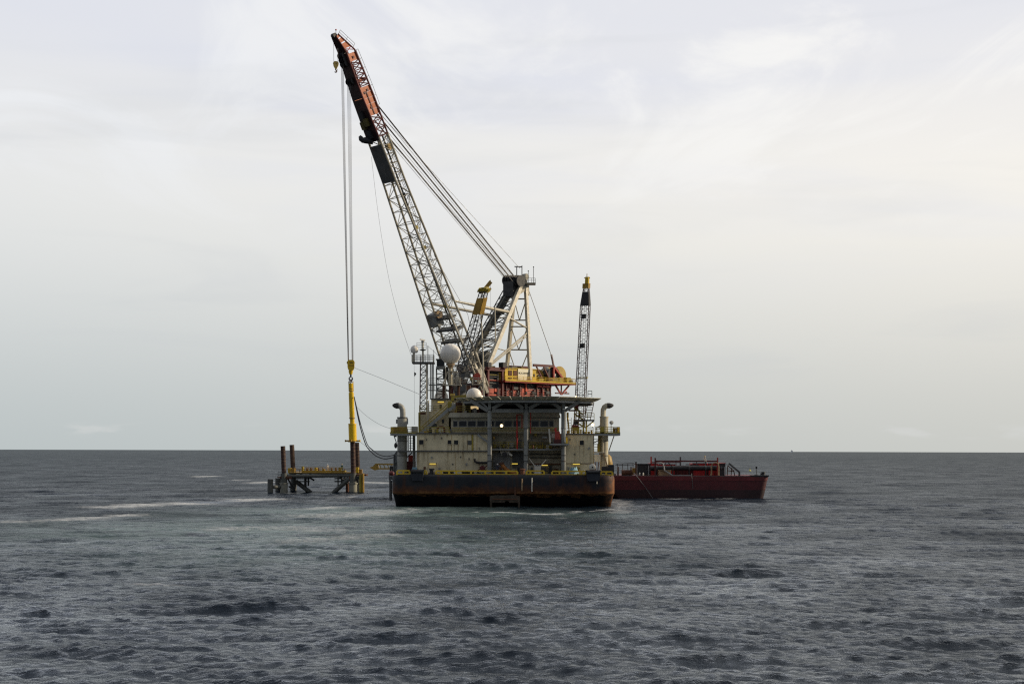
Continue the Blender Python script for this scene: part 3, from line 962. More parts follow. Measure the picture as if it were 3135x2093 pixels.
def main_block():
    Y = YF
    a, b = V(1073.5, 1101, Y), V(1074, 1146, Y)
    t = thing('hook_block', 'large yellow crane hook block above the pile hammer', 'hook block', b)
    for k, (dy, m_) in enumerate(((-.75, 'hammer'), (.35, 'hammer'))):
        poly = [V(px, py, Y + dy) for px, py in ((1063.5, 1106), (1067, 1101), (1081, 1101), (1085, 1106), (1085, 1124), (1081, 1133), (1068, 1133), (1064, 1125))]
        ch = MB().prism(poly, (0, .4, 0)).build('cheek_plate', m_, t)
        if k == 0:
            MB().pbox(1070, 1108, 1080, 1111, Y + dy - .04, .04).build('slot', 'black', ch)
            MB().pbox(1068, 1116.5, 1084, 1119, Y + dy - .10, .10).build('stiffener', 'ochre', ch)
    for k, x in enumerate((1067.5, 1080.5)):
        c = V(x, 1110, Y)
        MB().tube(c - Vector((0, .3, 0)), c + Vector((0, .3, 0)), .42, 16).build('sheave', 'black', t)
    MB().pbox(1065.5, 1103, 1083, 1131, Y - .34, .66).build('block_core', 'dkyel', t)
    MB().lathe(V(1074, 1133, Y), (0, 0, -1), [(0, .5), (.5, .5), (.55, .42), (.9, .4)], 14).build('swivel', 'hammer', t)
    MB().tube(V(1074, 1144, Y), V(1074, 1153, Y), .2, 10).build('shank', 'black', t)
    arc = [V(1074, 1153, Y)] + [V(1074 + 5.2 * math.sin(th), 1159 - 5.2 * math.cos(th), Y) for th in np.linspace(-.4, -3.6, 9)]
    MB().path(arc, .14, 8).build('hook', 'black', t)
    arc = [V(1074 + 5.2 * math.sin(th), 1159 - 5.2 * math.cos(th), Y) for th in np.linspace(.4, 3.4, 9)]
    MB().path(arc, .14, 8).build('hook', 'black', t)
    for dx in (-2.4, 2.4):
        MB().tube(V(1074 + dx, 1160, Y), V(1074 + dx, 1171, Y), .13, 6).build('shackle_sling', 'rust', t)
    return t
main_block()
def hoses():
    def spl(pts, Y0, Y1, n=26):
        pts = np.array(pts, float)
        tt = np.linspace(0, len(pts) - 1, n)
        out = []
        for q in tt:          # Catmull-Rom
            i = min(int(q), len(pts) - 2)
            f = q - i
            p0, p1, p2, p3 = pts[max(i - 1, 0)], pts[i], pts[i + 1], pts[min(i + 2, len(pts) - 1)]
            p = .5 * ((2 * p1) + (-p0 + p2) * f + (2 * p0 - 5 * p1 + 4 * p2 - p3) * f * f + (-p0 + 3 * p1 - 3 * p2 + p3) * f ** 3)
            out.append(V(p[0], p[1], lerp(Y0, Y1, q / (len(pts) - 1))))
        return out
    base = [(1084.5, 1215), (1090, 1245), (1099, 1290), (1111, 1335), (1122, 1365), (1137, 1383), (1155, 1397), (1180, 1404), (1206, 1399)]
    for k, (dx, dy, lab) in enumerate(((0, 0, 'black hydraulic hose sagging from the yellow hammer, outer strand'), (4, -3, 'black hydraulic hose sagging from the yellow hammer, inner strand'))):
        pts = [(x + dx * min(1, i / 3), y + dy * (i / 8) * 1.7 + (0 if i < 5 else dy)) for i, (x, y) in enumerate(base)]
        t = tag(MB().path(spl(pts, YF - .4, 300), .115 - .02 * k, 8).build('hose', 'hose', None, origin=V(1206, 1399, 300)), lab, 'hose', 'hoses between hammer and barge')
    for pts, lab, r in (([(1086, 1126), (1180, 1163), (1283, 1206)], 'thin tag line from the yellow hook block to the lattice mast', .035),
                        ([(1092, 1245), (1125, 1275), (1165, 1300), (1205, 1314)], 'thin slack tag line from the hammer to the left stack platform', .03),
                        ([(1103, 1352), (1130, 1372), (1170, 1395)], 'thin line from the hammer base down to the hoses', .03),
                        ([(1137, 480), (1156, 640), (1186, 830), (1220, 970), (1258, 1085)], 'long thin line hanging from the black boom plate to the mast', .03)):
        Y1 = 268 if 'mast' in lab else (262 if 'stack' in lab else 312)
        tag(MB().path(spl(pts, YF if 'boom' not in lab else 329, Y1), r, 5).build('tag_line', 'rope', None, origin=V(*pts[-1], Y1)), lab, 'rope', 'thin tag lines')
hoses()
person(V(1003, 1444.5, YF + 2.2), .4, 'person in a pale coverall standing on the low platform by the pipe rack', 'cloth_pale')
person(V(1047, 1444.5, YF + 2.0), -.5, 'person in a dark green coverall standing on the platform nearer the hammer pile', 'cloth_green', hat='yellow')

# ------------------------------------------------------------------ red cargo barge
YR = 290.0
def cargo_barge():
    z1 = V(2100, 1457, YR).z
    xl, xr, xb = V(1838, 1500, YR).x, V(2353, 1456, YR).x, V(2337, 1522, YR).x
    org = Vector(((xl + xr) / 2, YR + 11, 0))
    t = thing('cargo_barge', 'maroon flat-top cargo barge with red gear on deck moored beyond the crane barge', 'barge', org)
    dep = 22.0
    zk = 1.75
    def outline(z):
        f = min(1, max(0, (z + .5) / (z1 + .5)))
        xe = lerp(xb - .2, xr, f ** .6)
        x0 = lerp(xl + 4, xl, f ** .6)
        r = 1.1
        pts = []
        for cx_, cy_, a0 in ((xe - r, YR + r, -90), (xe - r, YR + dep - r, 0), (x0 + r, YR + dep - r, 90), (x0 + r, YR + r, 180)):
            for a in range(0, 91, 18):
                th = math.radians(a0 + a)
                pts.append(Vector((cx_ + r * math.cos(th), cy_ + r * math.sin(th), z)))
        return pts
    def shell(z0, z2, n, name, m_, grow=0.0):
        mb = MB()
        k = None
        for i in range(n + 1):
            o = outline(lerp(z0, z2, i / n))
            if grow:
                c = Vector((org.x, org.y, 0))
                o = [p + Vector((math.copysign(grow, p.x - c.x), math.copysign(grow, p.y - c.y), 0)) for p in o]
            k = len(o)
            mb.v += o
        mb.f = [(i * k + j, i * k + (j + 1) % k, (i + 1) * k + (j + 1) % k, (i + 1) * k + j) for i in range(n) for j in range(k)]
        mb.f += [tuple(reversed(range(k))), tuple(range(n * k, (n + 1) * k))]
        return mb.build(name, m_, t)
    shell(-1.5, zk, 4, 'boot_topping', 'bargelow')
    shell(zk, z1 - .85, 3, 'hull', 'barge')
    shell(z1 - .85, z1, 1, 'bulwark', 'bargerim', .08)
    MB().pbox(2300, 1454, 2354, 1459, YR - .12, 2.0).build('fairlead_plate', 'black', t)
    MB().pbox(1880, 1455.5, 2330, 1457.5, YR + .5, .3).build('deck_edge_pipe', 'dkgrey', t)
    tag(MB().path([V(2117, 1448, YR - .1), V(2119, 1470, YR - .2), V(2121, 1495, YR - .2)], .06, 6).build('hanging_rope', 'rope', t))
    return t, z1
CARGO, ZB = cargo_barge()
def box_thing(name, label, cat, rects, group=None):
    """rects: (part name, x0, y0, x1, y1, Y, depth, material)"""
    a = rects[0]
    c = V((a[1] + a[3]) / 2, a[4], a[5] + a[6] / 2)
    t = thing(name, label, cat, c, group)
    for pn, x0, y0, x1, y1, Y, d, m_ in rects:
        MB().pbox(x0, y0, x1, y1, Y, d).build(pn, m_, t)
    return t
def red_module(x0, x1, y0, y1, Y, d, lab, m_):
    t = thing('cargo_module', lab, 'container', V((x0 + x1) / 2, y1, Y + d / 2), 'red modules on the cargo barge')
    MB().pbox(x0 + 1, y0 + 1, x1 - 1, y1, Y + .12, d).build('wall', m_, t)
    for x in (x0, x1 - 2.4):
        MB().pbox(x, y0, x + 2.4, y1 + .5, Y, .22).build('corner_post', 'dkred', t)
    for y in (y0, y1 - 1.6):
        MB().pbox(x0 + 2.4, y, x1 - 2.4, y + 1.6, Y + .02, .2).build('frame_rail', 'dkred', t)
    k = max(2, int((x1 - x0) / 9))
    for i in range(1, k):
        x = lerp(x0, x1, i / k)
        MB().pbox(x - .6, y0 + 1.6, x + .6, y1 - 1.6, Y + .04, .12).build('wall_rib', m_, t)
    return t
red_module(1990, 2014, 1417, 1457, YR + 5, 6, 'narrow bright red module at the crane barge end of the row', 'brred')
red_module(2016, 2068, 1420, 1457, YR + 5.2, 6, 'long bright red module behind the tan crate', 'brred')
red_module(2070, 2118, 1424, 1457, YR + 5.6, 6, 'low dark red module in the middle of the row', 'dkred')
red_module(2120, 2165, 1417, 1457, YR + 5, 6, 'bright red module with rusty lower wall', 'brred')
red_module(2167, 2214, 1417, 1457, YR + 5.2, 6, 'bright red module next to the black end screen', 'brred')
t = thing('large_pipe', 'long black pipe lying in front of the red modules', 'pipe', V(2100, 1440, YR + 3.5))
MB().tube(V(1991, 1433, YR + 3.4), V(2216, 1432, YR + 3.4), .50, 16).build('pipe_wall', 'black', t)
for px in (2010, 2060, 2110, 2160, 2208):
    MB().lathe(V(px, 1432.6, YR + 3.4) - Vector((.15, 0, 0)), (1, 0, 0), [(0, .56), (.3, .56)], 16).build('pipe_flange', 'dkgrey', t)
    MB().pbox(px - 1.5, 1438, px + 1.5, 1457.5, YR + 3.2, .4).build('pipe_support', 'black', t)
t = thing('portal_frame', 'tall dark red steel frame with long top rail over the red modules', 'frame', V(2100, 1457, YR + 2.5))
for px, py, Y, m_ in ((1993.5, 1397, YR + 8, 'red'), (2006, 1401, YR + 2, 'dkred'), (2083, 1398, YR + 8, 'dkgrey'), (2197, 1400, YR + 2, 'red')):
    MB().pbox(px - 2.2, py, px + 2.2, 1457.5, Y, .3).build('post', m_, t)
MB().pbox(2008.5, 1409, 2194.5, 1413, YR + 2, .28).build('top_rail', 'dkred', t)
MB().pbox(1996, 1413.5, 2080.5, 1416, YR + 8, .25).build('top_rail', 'dkred', t)
for px in (2038, 2070, 2133, 2160):
    MB().pbox(px - 1, 1413.2, px + 1, 1424, YR + 2.02, .2).build('hanger', 'dkgrey', t)
for a, b in (((2044, 1413.5), (2062, 1432)), ((2100, 1421), (2140, 1424))):
    MB().beam(V(*a, YR + 2.5), V(*b, YR + 2.5), .18, .18).build('brace', 'dkgrey', t)
t = thing('bent_pipe', 'pale bent pipe leaning over the tan crate on the red barge', 'pipe', V(2056, 1457, YR + 1.6), 'bent pipes')
MB().path([V(x, y, YR + 1.6) for x, y in ((2010, 1418), (2024, 1416), (2030, 1420), (2033, 1432), (2034, 1439), (2045, 1446), (2060, 1456))], .16, 8).build('pipe_wall', 'grey', t)
t = thing('bent_pipe', 'pale inverted U pipe standing before the last red modules', 'pipe', V(2175, 1457, YR + 1.6), 'bent pipes')
MB().path([V(x, y, YR + 1.6) for x, y in ((2176, 1457), (2178, 1446), (2178, 1428), (2181, 1419), (2190, 1416), (2199, 1418), (2200, 1430), (2200, 1457))], .15, 8).build('pipe_wall', 'tan', t)
box_thing('wooden_crate', 'tan timber crate under the bent pipe on the red barge', 'crate', [('side', 2016, 1440, 2054, 1456, YR + 2.2, 2.0, 'tan'), ('lid', 2015, 1438.6, 2055, 1440.2, YR + 2.1, 2.2, 'tan'), ('skid', 2018, 1455.8, 2052, 1457.6, YR + 2.3, 1.8, 'dkgrey')])
box_thing('black_housing', 'black boxy housing left of the red modules', 'machine housing', [('body', 1952, 1421, 1988, 1452, YR + 4, 5, 'black'), ('roof_edge', 1948, 1419, 1990, 1421.4, YR + 3.8, 5.4, 'navy'), ('door_post', 1984, 1424, 1987, 1457, YR + 3.6, .3, 'grey'), ('foot', 1956, 1452, 1984, 1457.5, YR + 4.2, 4, 'dkgrey')])
for px, lab in ((1958, 'pale stubby cylinder before the black housing, nearer the brown post'), (1969, 'pale stubby cylinder before the black housing, nearer the red modules')):
    t = thing('gas_cylinder', lab, 'gas cylinder', V(px, 1457, YR + 2.2), 'pale cylinders')
    MB().lathe(V(px, 1457.4, YR + 2.2), (0, 0, 1), [(0, .16), (.6, .16), (.72, .1), (.78, .05)], 10).build('shell', 'white', t)
    MB().lathe(V(px, 1445.8, YR + 2.2), (0, 0, 1), [(0, .05), (.1, .08), (.14, .08)], 8).build('cap', 'dkgrey', t)
box_thing('end_screen', 'black screen closing the row of red modules', 'screen', [('panel', 2203, 1418, 2221, 1455, YR + 3, 7, 'black'), ('cap', 2202, 1416.5, 2222, 1418.2, YR + 2.9, 7.2, 'red'), ('leg', 2217, 1428, 2219.5, 1457.5, YR + 2.7, .25, 'grey'), ('foot', 2205, 1455, 2219, 1457.5, YR + 3.2, 6.5, 'dkgrey')])
t = thing('loading_ramp', 'dark slanting ramp beam beside the black end screen', 'ramp', V(2262, 1457, YR + 3))
MB().beam(V(2231, 1417.5, YR + 3), V(2265, 1446, YR + 3), .35, .35).build('ramp_beam', 'dkgrey', t)
MB().pbox(2261.5, 1443, 2266.5, 1457.5, YR + 2.9, .4).build('post', 'dkgrey', t)
for a, b in (((2228, 1424), (2246, 1440)), ((2246, 1440), (2250, 1457)), ((2228, 1426), (2226, 1457)), ((2228, 1440), (2246, 1442)), ((2240, 1432), (2238, 1457))):
    MB().beam(V(*a, YR + 3.4), V(*b, YR + 3.4), .16, .16).build('brace', 'rust', t)
t = thing('deck_winch', 'brownish winch frame at the crane barge end of the red barge', 'winch', V(1915, 1457, YR + 3))
MB().tube(V(1903, 1446, YR + 3), V(1936, 1446, YR + 3), .55, 16).build('drum', 'rust', t)
for px in (1893, 1932):
    MB().pbox(px - 1.6, 1428, px + 1.6, 1457.5, YR + 2.4, .5).build('side_frame', 'rust', t)
MB().pbox(1890, 1455, 1940, 1457.6, YR + 2.2, 2).build('base', 'dkgrey', t)
MB().pbox(1936, 1432, 1946, 1452, YR + 3, 1.2).build('gear_case', 'ochre', t)
p = [V(1888, 1428, YR + 6), V(1942, 1428, YR + 6)]
t = thing('deck_rail', 'thin dark handrail behind the winch frame', 'railing', V(1915, 1457, YR + 6))
MB().tube(V(1886, 1419, YR + 6), V(1941, 1417, YR + 6), .07, 6).build('top_bar', 'dkgrey', t)
MB().tube(V(1884, 1423, YR + 6), V(1941, 1422, YR + 6), .07, 6).build('mid_bar', 'dkgrey', t)
for px in (1890, 1906, 1922, 1938):
    MB().tube(V(px, 1457.5, YR + 6), V(px, 1418.5, YR + 6), .07, 6).build('post', 'dkgrey', t)
box_thing('brown_post', 'brown steel post between winch and black housing', 'post', [('shaft', 1945, 1415, 1949, 1457.5, YR + 2, .3, 'rust'), ('cap', 1944, 1413, 1950, 1415.2, YR + 1.9, .5, 'dkgrey')])
t = thing('signal_mast', 'thin dark mast with a small lantern near the barge bow', 'mast', V(2316, 1457, YR + 4))
MB().tube(V(2316, 1457, YR + 4), V(2316, 1433, YR + 4), .07, 8).build('pole', 'dkgrey', t)
MB().pbox(2313.6, 1427, 2318.4, 1434, YR + 3.85, .3).build('lantern', 'black', t)
MB().pbox(2311, 1452, 2321, 1457.5, YR + 3.5, 1).build('base', 'black', t)
for px, w, h, lab in ((2337, 6, 14, 'thick black bollard right at the bow end of the red barge'), (2331, 3.5, 10, 'slim black bollard just inside the thick bow bollard')):
    t = thing('bollard', lab, 'bollard', V(px, 1457, YR + 2.5), 'bollards of the red barge')
    mpx = YR / FPX
    MB().lathe(V(px, 1457.5, YR + 2.5), (0, 0, 1), [(0, w * mpx), (h * mpx * .75, w * mpx * .85), (h * mpx * .8, w * mpx * 1.15), (h * mpx, w * mpx * 1.1)], 14).build('barrel', 'black', t)
    MB().lathe(V(px, 1458, YR + 2.5), (0, 0, 1), [(0, w * mpx * 1.3), (.12, w * mpx * 1.3)], 14).build('base_plate', 'dkgrey', t)
person(V(2157, 1409, YR + 2.14), .3, 'person in a pale top sitting on the top rail of the red frame', 'cloth_pale', pose='sit', hat='yellow')
t = thing('steel_strongback', 'long flat grey steel beam lying on the barge deck', 'beam', V(2085, 1457, YR + 1.2))
MB().pbox(2062, 1453.5, 2118, 1455, YR + 1, .5).build('web', 'grey', t)
MB().pbox(2062, 1455.1, 2118, 1457.6, YR + .8, .9).build('flange', 'dkgrey', t)
tag(MB().path([V(1940, 1447, YR + 1), V(1950, 1458, YR - .3), V(1975, 1490, YR - .5), V(2000, 1527, YR - 1)], .07, 6).build('mooring_rope', 'rope', None, origin=V(1940, 1447, YR + 1)), 'dark mooring rope slanting down the maroon barge side', 'rope')
t = thing('marker_buoy', 'tiny yellow buoy floating far out beyond the red barge', 'buoy', at_sea(2296, 1441.5))
p = at_sea(2296, 1441.5)
MB().lathe(p - Vector((0, 0, .3)), (0, 0, 1), [(0, .35), (.3, .62), (.6, .55), (.8, .2), (1.1, .12)], 12).build('float', 'buoy', t)
MB().lathe(p + Vector((0, 0, .8)), (0, 0, 1), [(0, .1), (.5, .1), (.52, .22), (.75, .22)], 8).build('top_mark', 'dkyel', t)
p = V(2424, 1377.5, 7000); p.z = 0
t = thing('distant_ship', 'minute grey ship on the horizon to the right', 'ship', p)
MB().box((p.x - 3.0, 6990, -1), (p.x + 3.0, 7010, 9.5)).build('hull', 'farship', t)
MB().box((p.x - 1.8, 6996, 9.5), (p.x + 1.8, 7004, 12.5)).build('superstructure', 'farship', t)
# ------------------------------------------------------------------ crane barge hull
YB = 242.0
XL, XR = V(1197.5, 1500, YB).x, V(1884, 1500, YB).x
ZD = V(1540, 1452.5, YB).z
SHIP = thing('crane_barge', 'wide dark rust-streaked hull of the crane barge, seen bow on', 'barge', ((XL + XR) / 2, 300, 0))
def barge_hull():
    r = 2.3
    Y1 = 372.0
    secs = [(-2.5, 8, 1.2), (-.2, 4.2, .42), (1.2, 2.4, .28), (2.05, 1.0, .12), (2.35, .10, 0), (2.6, 0, 0), (3.6, 0, 0), (4.6, 0, 0), (5.15, .06, .06), (ZD - .12, .28, .26), (ZD, .7, .6)]
    mb = MB()
    k = 0
    for z, rec, side in secs:
        pts = []
        for cx_, cy_, a0 in ((XR - r, YB + r, -90), (XR - r, Y1 - r, 0), (XL + r, Y1 - r, 90), (XL + r, YB + r, 180)):
            for a in range(0, 91, 10):
                th = math.radians(a0 + a)
                x, y = cx_ + r * math.cos(th), cy_ + r * math.sin(th)
                if y < YB + r + .01:
                    y += rec
                x = min(XR - side, max(XL + side, x))
                pts.append(Vector((x, y, z)))
        k = len(pts)
        mb.v += pts
    n = len(secs) - 1
    mb.f = [(i * k + j, i * k + (j + 1) % k, (i + 1) * k + (j + 1) % k, (i + 1) * k + j) for i in range(n) for j in range(k)]
    mb.f += [tuple(reversed(range(k))), tuple(range(n * k, (n + 1) * k))]
    mb.build('hull', 'hull', SHIP)
barge_hull()
MB().box((XL + 1.2, YB + 1.2, ZD - .02), (XR - 1.2, 371, ZD + .05)).build('deck_plate', 'deckgreen', SHIP)
def fender(x0, y0, x1, y1):
    poly = [V(x, y, YB - .45) for x, y in ((x0, y0), (x1, y0), (x1 - 1, y0 + 14), (x1 - 4, y1), (x0 + 4, y1), (x0 + 1, y0 + 14))]
    f = MB().prism(poly, (0, 1.6, 0)).build('bow_roller_housing', 'navy', SHIP)
    MB().tube(V(x0 + 3, y0 + 3, YB - .5), V(x1 - 3, y0 + 3, YB - .5), .28, 12).build('roller', 'black', f)
    MB().pbox(x0 - 1, y0 - 2, x1 + 1, y0, YB - .5, 1.7).build('top_flange', 'navy', f)
fender(1257, 1439, 1297, 1471)
fender(1795, 1441, 1838, 1472)
# rusty bracket at the waterline, with an arched cut-out
def bracket():
    Yp = YB - .25
    out = [(1499, 1517), (1520, 1515), (1545, 1516), (1575, 1514), (1592, 1518), (1592, 1550), (1586, 1552), (1585, 1540)]
    arch = [(1552 + 8.5 * math.cos(th), 1541 - 9 * math.sin(th)) for th in np.linspace(0, math.pi, 9)]
    poly = out[:7] + [(1585, 1538), (1560.5, 1538)] + arch + [(1543.5, 1538), (1507, 1537), (1506, 1552), (1500, 1552)]
    f = MB().prism([V(x, y, Yp) for x, y in poly], (0, 2.2, 0)).build('bow_bracket', M['bracket'], SHIP)
    for x in (1503, 1589):
        MB().pbox(x - 2, 1530, x + 2, 1553, Yp - .2, .18).build('leg', M['bracket'], f)
    MB().pbox(1507, 1526, 1584, 1528, Yp - .12, .1).build('stiffener', 'rust', f)
M['bracket'] = mat('barnacled_steel', (0.055, 0.043, 0.030), 0.9, var=0.6, vscale=1.1, rust=0.35, rustcol=(0.06, 0.03, 0.015))
bracket()
for px, y0, y1, m_ in ((1598, 1464, 1502, 'tan'), (1628.5, 1462, 1504, 'white'), (1577, 1490, 1516, 'rust'), (1827, 1466, 1480, 'white')):
    MB().tube(V(px, y0, YB - .12), V(px, y1, YB - .12), .14 if m_ != 'white' else .10, 8).build('overboard_pipe', m_, SHIP)
MB().tube(V(1197, 1470, YB + 2.6), V(1197, 1531, YB + 2.6), .18, 8).build('side_fender_pipe', 'black', SHIP)
MB().tube(V(1194, 1468, YB + 3.4), V(1194, 1531, YB + 3.4), .14, 8).build('side_fender_pipe', 'black', SHIP)
MB().pbox(1190, 1456, 1206, 1468, YB + 3, 2.5).build('side_sponson', 'dkgrey', SHIP)

# yellow guard rails along the bow
def guard_rail(xs, y0, y1, Y, lab, extra=()):
    t = thing('guard_rail', lab, 'guard rail', V((xs[0] + xs[-1]) / 2, 1455, Y), 'yellow guard rails along the bow')
    z0 = ZD
    a, b = V(xs[0], y0, Y), V(xs[-1], y0, Y)
    MB().box((a.x, Y - .07, a.z - .14), (b.x, Y + .09, a.z + .10)).build('top_rail', 'yellow', t)
    MB().box((a.x, Y - .05, a.z - .66), (b.x, Y + .06, a.z - .48)).build('mid_rail', 'yellow', t)
    for x in xs:
        p = V(x, y0, Y)
        MB().box((p.x - .16, Y - .1, z0 - .1), (p.x + .16, Y + .1, p.z - .11)).build('post', 'yellow', t)
    return t
guard_rail([1216, 1235, 1254], 1439.5, 1456, YB + .9, 'short yellow guard rail at the bow corner nearest the hammer')
guard_rail([1299, 1306], 1440, 1456, YB + .9, 'very short yellow guard rail beside the navy roller housing')
guard_rail([1335, 1351, 1375, 1397, 1442, 1486, 1514, 1550, 1584], 1440.5, 1456, YB + .95, 'longest yellow guard rail across the middle of the bow')
guard_rail([1612, 1624, 1666], 1440.5, 1456, YB + .9, 'yellow guard rail in front of the white winch box')
guard_rail([1690, 1713, 1738, 1780, 1794], 1441.5, 1456, YB + .95, 'yellow guard rail in front of the blue tarpaulin')
guard_rail([1840, 1856, 1875], 1443, 1456, YB + .9, 'yellow guard rail at the orange-patched bow corner facing the red barge')
p_ = V(1876, 1443, YB + .9)
for dz_ in (-.02, -.56):
    pass

# ------------------------------------------------------------------ deckhouse
YD = 249.0
def window(mb_parent, x0, y0, x1, y1, Y, frame='cream', grow=1.2):
    """pane recessed in a proud frame"""
    w = MB().pbox(x0, y0, x1, y1, Y - .05, .08).build('window', 'glass', mb_parent)
    fr = MB()
    g = grow
    for a in ((x0 - g, y0 - g, x1 + g, y0), (x0 - g, y1, x1 + g, y1 + g), (x0 - g, y0, x0, y1), (x1, y0, x1 + g, y1)):
        fr.pbox(*a, Y - .14, .135)
    fr.build('window_frame', frame, w, kind=None)
    return w
dh = thing('deckhouse', 'cream rust-stained two-storey accommodation block along the bow deck', 'deckhouse', V(1500, 1452, 256))
DHZ = ZD + .05
def wall(name, x0, y0, x1, Y, d, m_, t, zbot=None, y1=None):
    a, b = V(x0, y0, Y), V(x1, y0, Y)
    z0 = V(x0, y1, Y).z if y1 else (zbot if zbot is not None else DHZ)
    return MB().box((a.x, Y, z0), (b.x, Y + d, a.z)).build(name, m_, t)
wl = wall('wall', 1276, 1326, 1497, YD, 22, 'cream', dh)
wm = wall('recess_wall', 1497.2, 1326, 1731, YD + 4.2, 17, 'recess', dh)
wr = wall('wall', 1731.4, 1328, 1816, YD - 1.2, 20, 'cream', dh)
for y, x0, x1 in ((1326.5, 1272, 1500), (1380.5, 1274, 1500)):
    MB().pbox(x0, y - 1.6, x1, y + 1.4, YD - .35, .345).build('ledge', 'dkgrey', dh)
MB().pbox(1727, 1326.5, 1818, 1329.5, YD - 1.5, .295).build('ledge', 'dkgrey', dh)
MB().pbox(1733, 1417.6, 1815, 1419, YD - 1.3, .095).build('ledge', 'rust', dh)
for x in (1382.5, 1430, 1460):
    MB().pbox(x - .5, 1329.5, x + .5, 1378, YD - .06, .055).build('wall_seam', 'ochre', dh)
MB().pbox(1444, 1329.4, 1449, 1378, YD - .12, .115).build('wall_pilaster', 'dkyel', dh)
for x in (1310, 1395, 1466):
    MB().pbox(x - .4, 1384, x + .4, 1450, YD - .06, .055).build('wall_seam', 'ochre', dh)
for x0, y0, x1, y1 in ((1283, 1346, 1297, 1360), (1370.5, 1347, 1382, 1359), (1390, 1347, 1403, 1360)):
    window(dh, x0, y0, x1, y1, YD)
w = MB().pbox(1431, 1348, 1444, 1361, YD - .06, .055).build('blanked_window', 'dkgrey', dh)
window(dh, 1775, 1348, 1787.5, 1362, YD - 1.2)
# open bay panels and machinery in the recess
MB().pbox(1569, 1383, 1604, 1430, YD + 3.9, .29).build('steel_door', 'dkgrey', dh)
MB().pbox(1510, 1386, 1562, 1450, YD + 3.95, .24).build('dark_panel', 'grey', dh)
MB().pbox(1500, 1372.5, 1606, 1377.5, YD + 1.2, 2.9).build('gallery_floor', 'grey', dh)
MB().pbox(1618, 1373.5, 1720, 1378, YD + 1.2, 2.9).build('gallery_floor', 'grey', dh)
MB().pbox(1618, 1352, 1690, 1362, YD + 3.9, .25).build('louvre_panel', 'dkgrey', dh)
MB().pbox(1622, 1364, 1690, 1372, YD + 3.8, .35).build('pipe_duct', 'dkyel', dh)
MB().pbox(1618, 1418, 1718, 1421, YD + 3.6, .55).build('bay_lintel', 'rust', dh)
MB().pbox(1620, 1421.2, 1716, 1451, YD + 4.05, .14).build('bay_back', 'recess', dh)
MB().pbox(1683, 1357.2, 1742, 1361.5, YD - 4.0, 6.0).build('crane_platform', 'grey', dh)
MB().pbox(1497, 1262, 1510, 1268, YD + 3.9, .25).build('vent', 'dkgrey', dh)
for px in (1545, 1586, 1660, 1697):
    MB().pbox(px - 4, 1350, px + 4, 1360, YD + 4.0, .19).build('vent_grille', 'dkgrey', dh)
# railings of the recess gallery
for x0, x1, y in ((1510, 1603, 1372.5), (1620, 1682, 1373.5)):
    p, q = V(x0, y, YD + 1.4), V(x1, y, YD + 1.4)
    rail([p, q], 1.1, 3, .05, 1.3).build('gallery_railing', 'dkyel', dh)
for (a, b) in (((1748, 1328), (1816, 1328)),):
    rail([V(*a, YD - 1), V(*b, YD - 1)], 1.1, 3, .045, 1.5).build('roof_railing', 'dkyel', dh)
# stair running down between gallery levels
st = MB()
p, q = V(1462, 1330, YD - .9), V(1500, 1357, YD - .9)
st.beam(p, q, .12, .35); st.beam(p + Vector((0, .8, 0)), q + Vector((0, .8, 0)), .12, .35)
st.build('stair_stringer', 'grey', dh, kind='stuff')
MB().path([V(x, y, YD - .5) for x, y in ((1453, 1404), (1454, 1411), (1460, 1415), (1470, 1416), (1500, 1416))], .2, 8).build('drain_pipe', 'black', dh)

for x, y, w_, h_, m_ in ((1306, 1345, 3, 4, 'dkgrey'), (1322, 1400, 4, 6, 'grey'), (1352, 1340, 3, 5, 'dkgrey'), (1410, 1398, 3, 4, 'dkgrey'), (1428, 1420, 5, 7, 'grey'), (1436, 1404, 2.5, 6, 'dkgrey'), (1467, 1372, 2, 7, 'dkgrey'), (1480, 1345, 4, 5, 'grey'), (1386, 1420, 4, 4, 'dkgrey'), (1300, 1432, 6, 8, 'rust'), (1345, 1436, 5, 8, 'grey')):
    MB().pbox(x - w_ / 2, y - h_ / 2, x + w_ / 2, y + h_ / 2, YD - .26, .255).build('wall_fitting', m_, dh)
for x, y0, y1 in ((1302, 1329.5, 1378), (1418, 1329.5, 1378), (1368, 1384, 1448), (1490, 1329.5, 1378)):
    MB().tube(V(x, y0, YD - .14), V(x, y1, YD - .14), .07, 6).build('wall_pipe', 'cream', dh)
for x, y, w_, h_, m_ in ((1745, 1345, 3, 5, 'dkgrey'), (1803, 1372, 4, 6, 'grey'), (1760, 1390, 3, 4, 'dkgrey'), (1768, 1434, 13, 9, 'dkyel'), (1740, 1432, 5, 7, 'grey')):
    MB().pbox(x - w_ / 2, y - h_ / 2, x + w_ / 2, y + h_ / 2, YD - 1.46, .255).build('wall_fitting', m_, dh)
for x, y, w_, h_, m_ in ((1516, 1366, 8, 12, 'dkyel'), (1531, 1367, 12, 9, 'black'), (1542, 1365, 6, 12, 'dkyel'), (1567, 1362, 11, 15, 'grey'), (1592, 1358, 9, 26, 'dkgrey'), (1512, 1340, 6, 9, 'ochre'), (1556, 1368, 10, 6, 'grey'), (1640, 1330, 8, 9, 'dkyel'), (1668, 1338, 16, 6, 'grey'), (1628, 1340, 5, 14, 'dkgrey')):
    MB().pbox(x - w_ / 2, y - h_ / 2, x + w_ / 2, y + h_ / 2, YD + 2.9, .8).build('gallery_machine', m_, dh)
